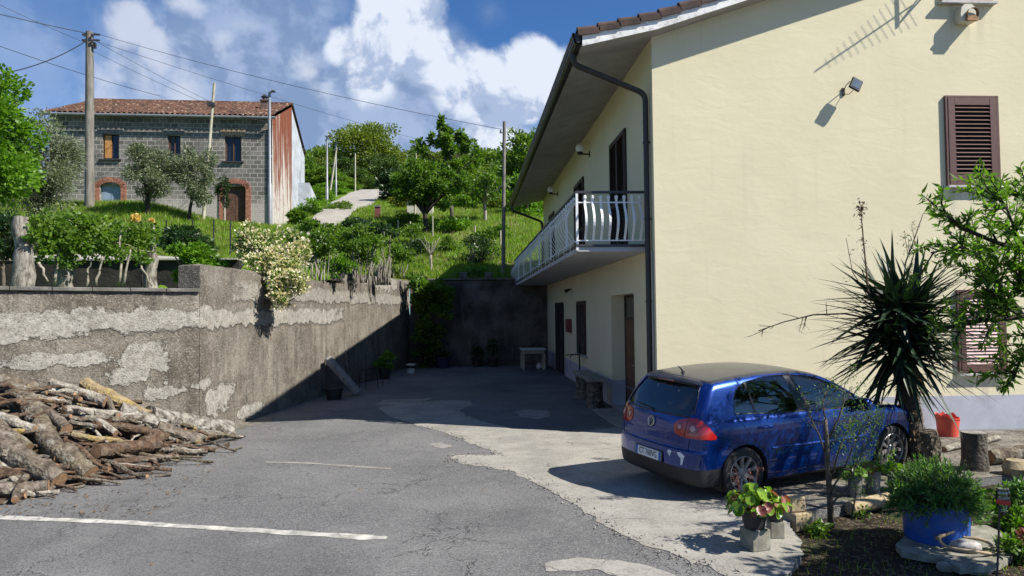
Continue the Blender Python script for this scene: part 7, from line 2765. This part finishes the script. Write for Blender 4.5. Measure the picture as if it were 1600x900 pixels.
cbk = gr(1187, 862, .005)
o = thing("cement_block", "pale square cement block under the nearest black pot", "block", tuple(cbk))
b = MB(); b.box(cbk + np.array([0, .10, .095]), (.20, .20, .19), rotmat(rz=.25), bevel=.008); b.build("block", M_MOSSC, o)
pc_ = cbk + np.array([-.005, .10, .192])
pot("pot", "black plastic pot on the cement block at the end of the concrete path", pc_, .125, .17, M_POTDK)
berg("lime green round-leaved plant with reddish leaves in the pot on the cement block", pc_ + np.array([.02, 0, .13]), .29, 150, 801, .092)
b = MB(); rng = np.random.default_rng(802); o = thing("dry_flower_stems", "dry reddish flower stems standing beside the lime green potted plant", "dry stems", tuple(pc_))
for dx, dy, h in ((-.16, .02, .34), (-.13, .1, .40), (.02, .12, .36), (.10, .10, .42), (-.2, -.02, .22)):
    p = pc_ + np.array([dx * .4, dy, .12]); e = pc_ + np.array([dx, dy, .12 + h]); b.tube([p, (p + e) / 2 + rng.normal(0, .01, 3), e], [.005, .004, .003], 5)
    for k in range(16): blade(b, e + rng.normal(0, .018, 3) - np.array([0, 0, rng.uniform(0, .08)]), rand_dirs(rng, 1)[0], .03, .016, rng, .2, 3)
b.build("stems", simple("dry_red_stem", (.14, .045, .035), .9, var=.3), o)
c2 = gr(1217, 842, .005)
o = thing("cement_block", "smaller cement block behind the black pot, at the path's rounded end", "block", tuple(c2))
b = MB(); b.box(c2 + np.array([0, .07, .08]), (.14, .14, .16), rotmat(rz=-.1), bevel=.008); b.build("block", M_MOSSC, o)
c2b = c2 + np.array([0, .07, .163])
pot("pot", "dark pot on the smaller cement block", c2b, .10, .14, M_POTDK)
berg("small round-leaved plant with red leaves in the rear pot", c2b + np.array([0.02, 0, .11]), .15, 20, 803, .11, .5)
for lab, px_, py_, sz, rz in (("upper tan tufa block of the little stack at the bed corner", 1250, 800, (.17, .13, .16), .1), ("lower tan tufa block of the little stack at the bed corner", 1256, 832, (.24, .18, .19), .3)):
    c = gr(px_, py_ + (31 if py_ < 810 else 0), BZ if py_ > 810 else BZ)
    z0 = BZ + (0 if py_ > 810 else .192)
    cc = gr(1256, 832, BZ)
    o = thing("stone_block", lab, "block", (cc[0], cc[1] + .1, z0))
    b = MB(); b.box((cc[0] + (-.03 if py_ < 810 else 0), cc[1] + .12, z0 + sz[2] / 2), sz, rotmat(rz=rz), bevel=.012); b.build("block", M_TUFA, o)
# edging of the bed
ed = [gr(1325, 790, 0), gr(1345, 785, 0), gr(1375, 778, 0), gr(1400, 773, 0), gr(1428, 767, 0)]
b = MB(); rng = np.random.default_rng(811); b.tube([p + np.array([0, -.03, -.02]) for p in np.array(ed)], .075, 10, jitter=.08, rng=rng)
tag(b.build("edging_stone", M_TUFA, smooth=45, loc=tuple(ed[0])), "long rounded tan edging stone in front of the three grey pots", "edging stone")
for i, (x, y, h, r, lab) in enumerate(((1343, 779, .25, .085, "leftmost"), (1371, 773, .27, .095, "middle"), (1405, 767, .22, .085, "rightmost"))):
    c = gr(x, y, .01) + np.array([0, .09, 0])
    pot("pot", lab + " of the three grey plastic pots standing along the edging stone", c, r, h, M_POTGR)
    berg("round-leaved plant in the " + lab + " grey pot along the edging", c + np.array([0, 0, h - .03]), .15, 15, 820 + i, .11, .12)
# blue tub with the bushy herb
c = gr(1488, 855, -.018) + np.array([.03, .27, 0])
o = thing("blue_tub", "bright blue cut-down barrel used as a planter", "planter", tuple(c))
M_BARREL = simple("blue_barrel_plastic", (.008, .075, .34), .42, var=.12, scale=6, dirt=(.05, .08, .16), dscale=6)
b = MB(); b.lathe([(.275, 0), (.285, .05), (.29, .2), (.288, .36), (.275, .36), (.27, .3), (0, .3)], c, 32); b.build("body", M_BARREL, o, smooth=40)
o = thing("herb_bush", "dense bushy green herb overflowing the blue planter", "herb", tuple(c + np.array([0, 0, .3])))
rng = np.random.default_rng(831); b = MB(); Pl, Dl = [], []
for k in range(420):
    d = rand_dirs(rng, 1)[0]; d[2] = abs(d[2]) * 1.15 - .50 * rng.random()
    e = c + np.array([d[0] * .45, d[1] * .38, .36 + d[2] * .36]) * np.array([1, 1, 1]) + rng.normal(0, .03, 3)
    s0 = c + np.array([d[0] * .15, d[1] * .15, .30])
    Q = np.stack([s0, (s0 + e) / 2 + np.array([0, 0, .04]), e]); b.tube(Q, [.005, .004, .003], 4)
    ax = e - s0; ax /= np.linalg.norm(ax)
    m = 16
    t = rng.uniform(.45, 1.03, m)[:, None]
    Pl.append(s0 + (e - s0) * t + np.array([0, 0, .04]) * np.sin(t * PI)); Dl.append(ax * .7 + rand_dirs(rng, m) * .8 + np.array([0, 0, .2]))
Pl, Dl = np.concatenate(Pl), np.concatenate(Dl)
V, F = leaf_quads(Pl, Dl, rng.uniform(.045, .08, len(Pl)), rng.uniform(.012, .019, len(Pl)), rng, .2); link_mesh("leaves", V, F, L_SAGE, o)
for k in range(16):
    a = rng.uniform(0, 2 * PI); p = c + np.array([math.cos(a) * .3, math.sin(a) * .25, .55]); e = p + np.array([rng.normal(0, .05), rng.normal(0, .05), rng.uniform(.12, .26)])
    b.tube([p, e], [.003, .002], 4)
    for q in range(8): blade(b, e + rng.normal(0, .012, 3), rand_dirs(rng, 1)[0], .018, .012, rng, .2, 3)
b.build("stems", simple("herb_stem", (.10, .10, .055), .9), o)
# stone slab with hoop and stone
c = gr(1490, 868, BZ)
o = thing("stone_slab", "flat pale stone slab lying in front of the blue planter", "slab", tuple(c))
rng = np.random.default_rng(841)
sl_px = [(1400, 850), (1425, 826), (1540, 820), (1585, 840), (1592, 860), (1560, 880), (1500, 888), (1470, 872), (1440, 868), (1410, 862)]
b = MB(); b.prism([gr(x, y, -.02) + np.array([rng.normal(0, .006), rng.normal(0, .006), 0]) for x, y in sl_px], (0, 0, -.055)); b.build("slab", M_MOSSC, o)
for lab, x, y, s in (("rough grey rock propping the slab's left front", 1478, 892, (.20, .14, .08)), ("rough grey rock propping the slab's right front", 1530, 896, (.26, .16, .09))):
    p = gr(x, y, BZ); b = MB()
    V, Fz = [], []
    rngk = np.random.default_rng(int(x))
    b.lathe([(.0, 0), (.8, .05), (1.0, .4), (.85, .8), (.4, 1), (0, 1.0)], (0, 0, 0), 9, jit=rngk.uniform(-.15, .15, 9))
    b.v[0] = b.v[0] * np.array([s[0] / 2, s[1] / 2, s[2]]) + p
    tag(b.build("rock", M_MOSSC, smooth=40, loc=tuple(p)), lab, "rock")
rc = gr(1513, 860, .0)
b = MB(); rngk = np.random.default_rng(842)
b.lathe([(0, 0), (.75, .04), (1, .4), (.9, .75), (.5, 1), (0, 1)], (0, 0, 0), 10, jit=rngk.uniform(-.12, .12, 10))
b.v[0] = (b.v[0] * np.array([.13, .085, .105])) @ rotmat(rz=-.35).T + rc + np.array([0, 0.03, -.02])
tag(b.build("white_stone", simple("white_quartz_stone", (.36, .34, .31), .85, var=.5, scale=14, bump=.6, bscale=30, dirt=(.16, .12, .09), dscale=12), smooth=40, loc=tuple(rc)), "white and brown stone lying inside the wooden hoop on the slab", "stone")
a = np.linspace(0, 2 * PI, 37)[:-1]
hc_ = gr(1516, 862, 0) + np.array([0, .05, .055])
tilt_ = rotmat(rz=-.25) @ rotmat(rx=.20) @ rotmat(ry=.10)
b = MB(); b.tube([hc_ + tilt_ @ np.array([.225 * math.cos(t), .15 * math.sin(t), .012 * math.sin(3 * t)]) for t in a], .014, 8, closed=True)
b.tube([hc_ + tilt_ @ np.array([-.24, .03, 0]), hc_ + tilt_ @ np.array([-.12, .10, .03]), hc_ + tilt_ @ np.array([.08, .20, .09])], [.02, .014, .008], 7)
tag(b.build("wooden_hoop", simple("bent_cane", (.36, .26, .15), .7, var=.25, scale=14), smooth=True, loc=tuple(hc_)), "bent pale wooden hoop resting on the stone slab", "hoop")
# stake and bottle
sb_ = gr(1557, 905, BZ)
b = MB(); st = at(1562, 792, sb_[1]); b.tube([sb_ - np.array([0, 0, .05]), (sb_ + st) / 2 + np.array([.004, 0, 0]), st], .009, 7)
tag(b.build("garden_stake", simple("rusty_rod", (.10, .065, .045), .85, var=.35), loc=tuple(sb_)), "thin rusty stake at the lower right carrying an upturned bottle", "stake")
o = thing("bottle", "clear plastic bottle with a red band upturned on the rusty stake", "bottle", tuple(st))
M_PET = m_glass("clear_plastic", (.90, .93, .95))
bc_ = at(1567.5, 783, sb_[1])
b = MB(); b.lathe([(.014, -.115), (.016, -.085), (.045, -.055), (.051, -.03), (.049, -.005), (.051, .0), (.051, .04), (.047, .047), (.051, .054), (.051, .085), (.046, .092), (.05, .10), (.045, .112), (.0, .105)], bc_, 24, cap=False); b.build("body", M_PET, o, smooth=60)
b = MB(); b.lathe([(.0515, -.022), (.0522, -.02), (.0522, .012), (.0515, .014)], bc_, 24, cap=False); b.build("label_band", simple("red_label", (.60, .045, .03), .5, var=.1), o, smooth=True)
b = MB(); b.lathe([(.0165, -.118), (.0185, -.116), (.0185, -.098), (.0165, -.096)], bc_, 16); b.build("cap", simple("brown_cap", (.10, .05, .03), .5), o)
# stump, post, bucket, beams behind the bed
rng = np.random.default_rng(851)
c = gr(1523, 733, .01)
o = thing("stump", "upright dark log stump used as a stool near the gable", "stump", tuple(c))
b = MB(); b.tube([c, c + [0, 0, .15], c + [0, 0, .35], c + [0, 0, .5]], [.18, .165, .16, .165], 16, jitter=.05, rng=rng); b.build("trunk", m_bark("dark_stump_bark", (.05, .043, .035), (.13, .115, .095), (.03, .026, .02), (.20, .19, .16), .3), o, smooth=45)
b = MB(); b.lathe([(0, .503), (.155, .503), (.155, .506), (0, .507)], c, 16); b.build("cut_face", M_GWOOD, o)
c = gr(1454, 745, .01)
o = thing("stump", "rough mossy stump standing against the yucca's trunk", "stump", tuple(c))
b = MB(); b.tube([c, c + [.0, 0, .2], c + [.02, 0, .42], c + [-.02, 0, .60]], [.15, .13, .12, .10], 14, jitter=.16, rng=rng)
for k in range(60):
    a_ = rng.uniform(0, 2 * PI); z = rng.uniform(.1, .6); blade(b, c + np.array([.12 * math.cos(a_), .12 * math.sin(a_), z]), np.array([math.cos(a_), math.sin(a_), .3]), .07, .03, rng, .5, 3)
b.build("trunk", B_MOSS, o, smooth=45)
c = gr(1481, 681, .01)
o = thing("bucket", "broken red plastic bucket against the grey-blue plinth", "bucket", tuple(c))
b = MB(); n = 28; V = []
rng = np.random.default_rng(861)
hh = .40 - .10 * np.clip(np.sin(np.linspace(0, 2 * PI, n, endpoint=False) * 1 + 2.6), 0, 1) - rng.uniform(0, .05, n)
for j in range(n):
    t = 2 * PI * j / n
    for q, rr in ((0, .155), (.33, .165), (.66, .175), (1, .185)):
        V.append(c + np.array([rr * math.cos(t), rr * math.sin(t), hh[j] * q]))
Fb = [[j * 4 + q, ((j + 1) % n) * 4 + q, ((j + 1) % n) * 4 + q + 1, j * 4 + q + 1] for j in range(n) for q in range(3)] + [[j * 4 for j in range(n)]]
b.add(V, Fb); b.build("body", simple("faded_red_plastic", (.60, .075, .045), .5, var=.12), o, smooth=40)
b = MB(); b.lathe([(.182, .30), (.189, .30), (.189, .325), (.182, .325)], c, 28, cap=False); b.build("rim_band", simple("red_rim", (.50, .05, .035), .5), o)
for i, (x0, y0, x1, y1, r, lab) in enumerate(((1545, 728, 1640, 716, .11, "thick mossy beam lying on the ground behind the herb bush"), (1475, 708, 1560, 690, .05, "thin pale beam lying near the stump"), (1420, 704, 1455, 686, .05, "short pale board lying behind the yucca trunk"))):
    p0, p1 = gr(x0, y0), gr(x1, y1); p0[2] = p1[2] = r + .01
    log(lab, p0, p1, r, r * .9, (B_MOSS, B_BIRCH, B_BIRCH)[i], 870 + i, seg=10)
c = gr(1590, 742); b = MB(); b.lathe([(0, 0), (.85, .04), (1, .45), (.7, .9), (0, 1)], (0, 0, 0), 10, jit=rng.uniform(-.12, .12, 10)); b.v[0] = b.v[0] * np.array([.2, .16, .22]) + c
tag(b.build("rock", M_TUFA, smooth=40, loc=tuple(c)), "tan rock at the right edge behind the bed", "rock")
# low bed plants
for i, (x, y, r, h, lf, L, n, lab) in enumerate((
        (1275, 838, .13, .10, L_MID, .07, 130, "small dark green weed beside the tufa blocks"), (1590, 832, .22, .16, L_BRIGHT, .09, 420, "bright low leafy plant at the right edge beside the bottle"),
        (1588, 880, .20, .12, L_MID, .09, 260, "low mid-green plant at the lower right corner"), (1600, 790, .30, .20, L_SAGE, .08, 420, "taller herb at the right edge behind the bottle"),
        (1545, 800, .16, .16, L_MID, .08, 200, "green plant between the blue planter and the stake"), (1610, 858, .16, .12, L_BERGRED, .08, 120, "low reddish plant at the lower right edge"),
        (1395, 752, .10, .22, L_BRIGHT, .06, 60, "thin yellowish seedling by the yucca's foot"), (1345, 806, .10, .06, L_MID, .06, 60, "tiny weed in front of the edging stone"))):
    c = gr(x, y, BZ if y > 775 else 0.0)
    pot_plant(lab, c + np.array([0, 0, 0]), (r, r, h), lf, 880 + i, n, L, L * .5, "bed_plant")
grass("bed_weeds", 1000, (1180, 1640), (5.2, 8.0), .02, .07, lambda X, Y: bedz(X, Y), 905, wid=.006, ok=lambda X, Y: X > 2.6)
# scattered bark chips and dry leaves on the ground
def litter(name, n, xr, yr, seed, mat, z, s, ok=None):
    rng = np.random.default_rng(seed)
    X = rng.uniform(*xr, n); Y = rng.uniform(*yr, n)
    if ok is not None: m = ok(X, Y); X, Y = X[m], Y[m]
    P = np.stack([X, Y, (z(X, Y) if callable(z) else np.full(len(X), z)) + rng.uniform(.004, .012, len(X))], 1)
    D = rand_dirs(rng, len(X)); D[:, 2] *= .12
    V, F = leaf_quads(P, D, rng.uniform(.5, 1.4, len(X)) * s, rng.uniform(.3, .6, len(X)) * s, rng, .2, up=np.array([0, 0, 1.0]))
    tag(link_mesh(name, V, F, mat), kind="stuff")


litter("bark_litter", 900, (-7, -3.6), (8.2, 13.5), 911, L_DRY, .004, .05, ok=lambda X, Y: (X > WX(Y) + .15) & (731 + X / Y * FPX < 380))
litter("leaf_litter", 1500, (2.6, 9), (5, 8.0), 912, L_DRY, bedz, .045)
litter("leaf_litter", 900, (3.6, 11), (8.2, 12.2), 913, L_DRY, .010, .04)
litter("leaf_litter", 260, (-4, 3), (5, 25), 914, L_DRY, .006, .035)

# crumbs of broken concrete and grit along the edge of the path
rng = np.random.default_rng(921)
edge = [gr(x, y) for x, y in ((650, 664), (690, 675), (722, 688), (765, 704), (775, 711), (712, 711), (703, 716), (720, 724), (800, 737), (850, 762), (900, 790), (960, 830), (1020, 858), (1090, 880), (1150, 905))]
V, F = [], []
for k in range(900):
    i = rng.integers(0, len(edge) - 1); q = rng.random()
    p = edge[i] * (1 - q) + edge[i + 1] * q + np.array([rng.normal(0, .09), rng.normal(0, .09), .006])
    sz = rng.uniform(.006, .022)
    a = rand_dirs(rng, 4) * sz; n0 = len(V)
    V += [p + np.array([0, 0, sz * .4]) + u for u in a]
    F += [[n0, n0 + 1, n0 + 2], [n0, n0 + 2, n0 + 3], [n0, n0 + 3, n0 + 1], [n0 + 1, n0 + 3, n0 + 2]]
tag(link_mesh("grit", np.array(V), np.array(F), M_PATCH), kind="stuff")
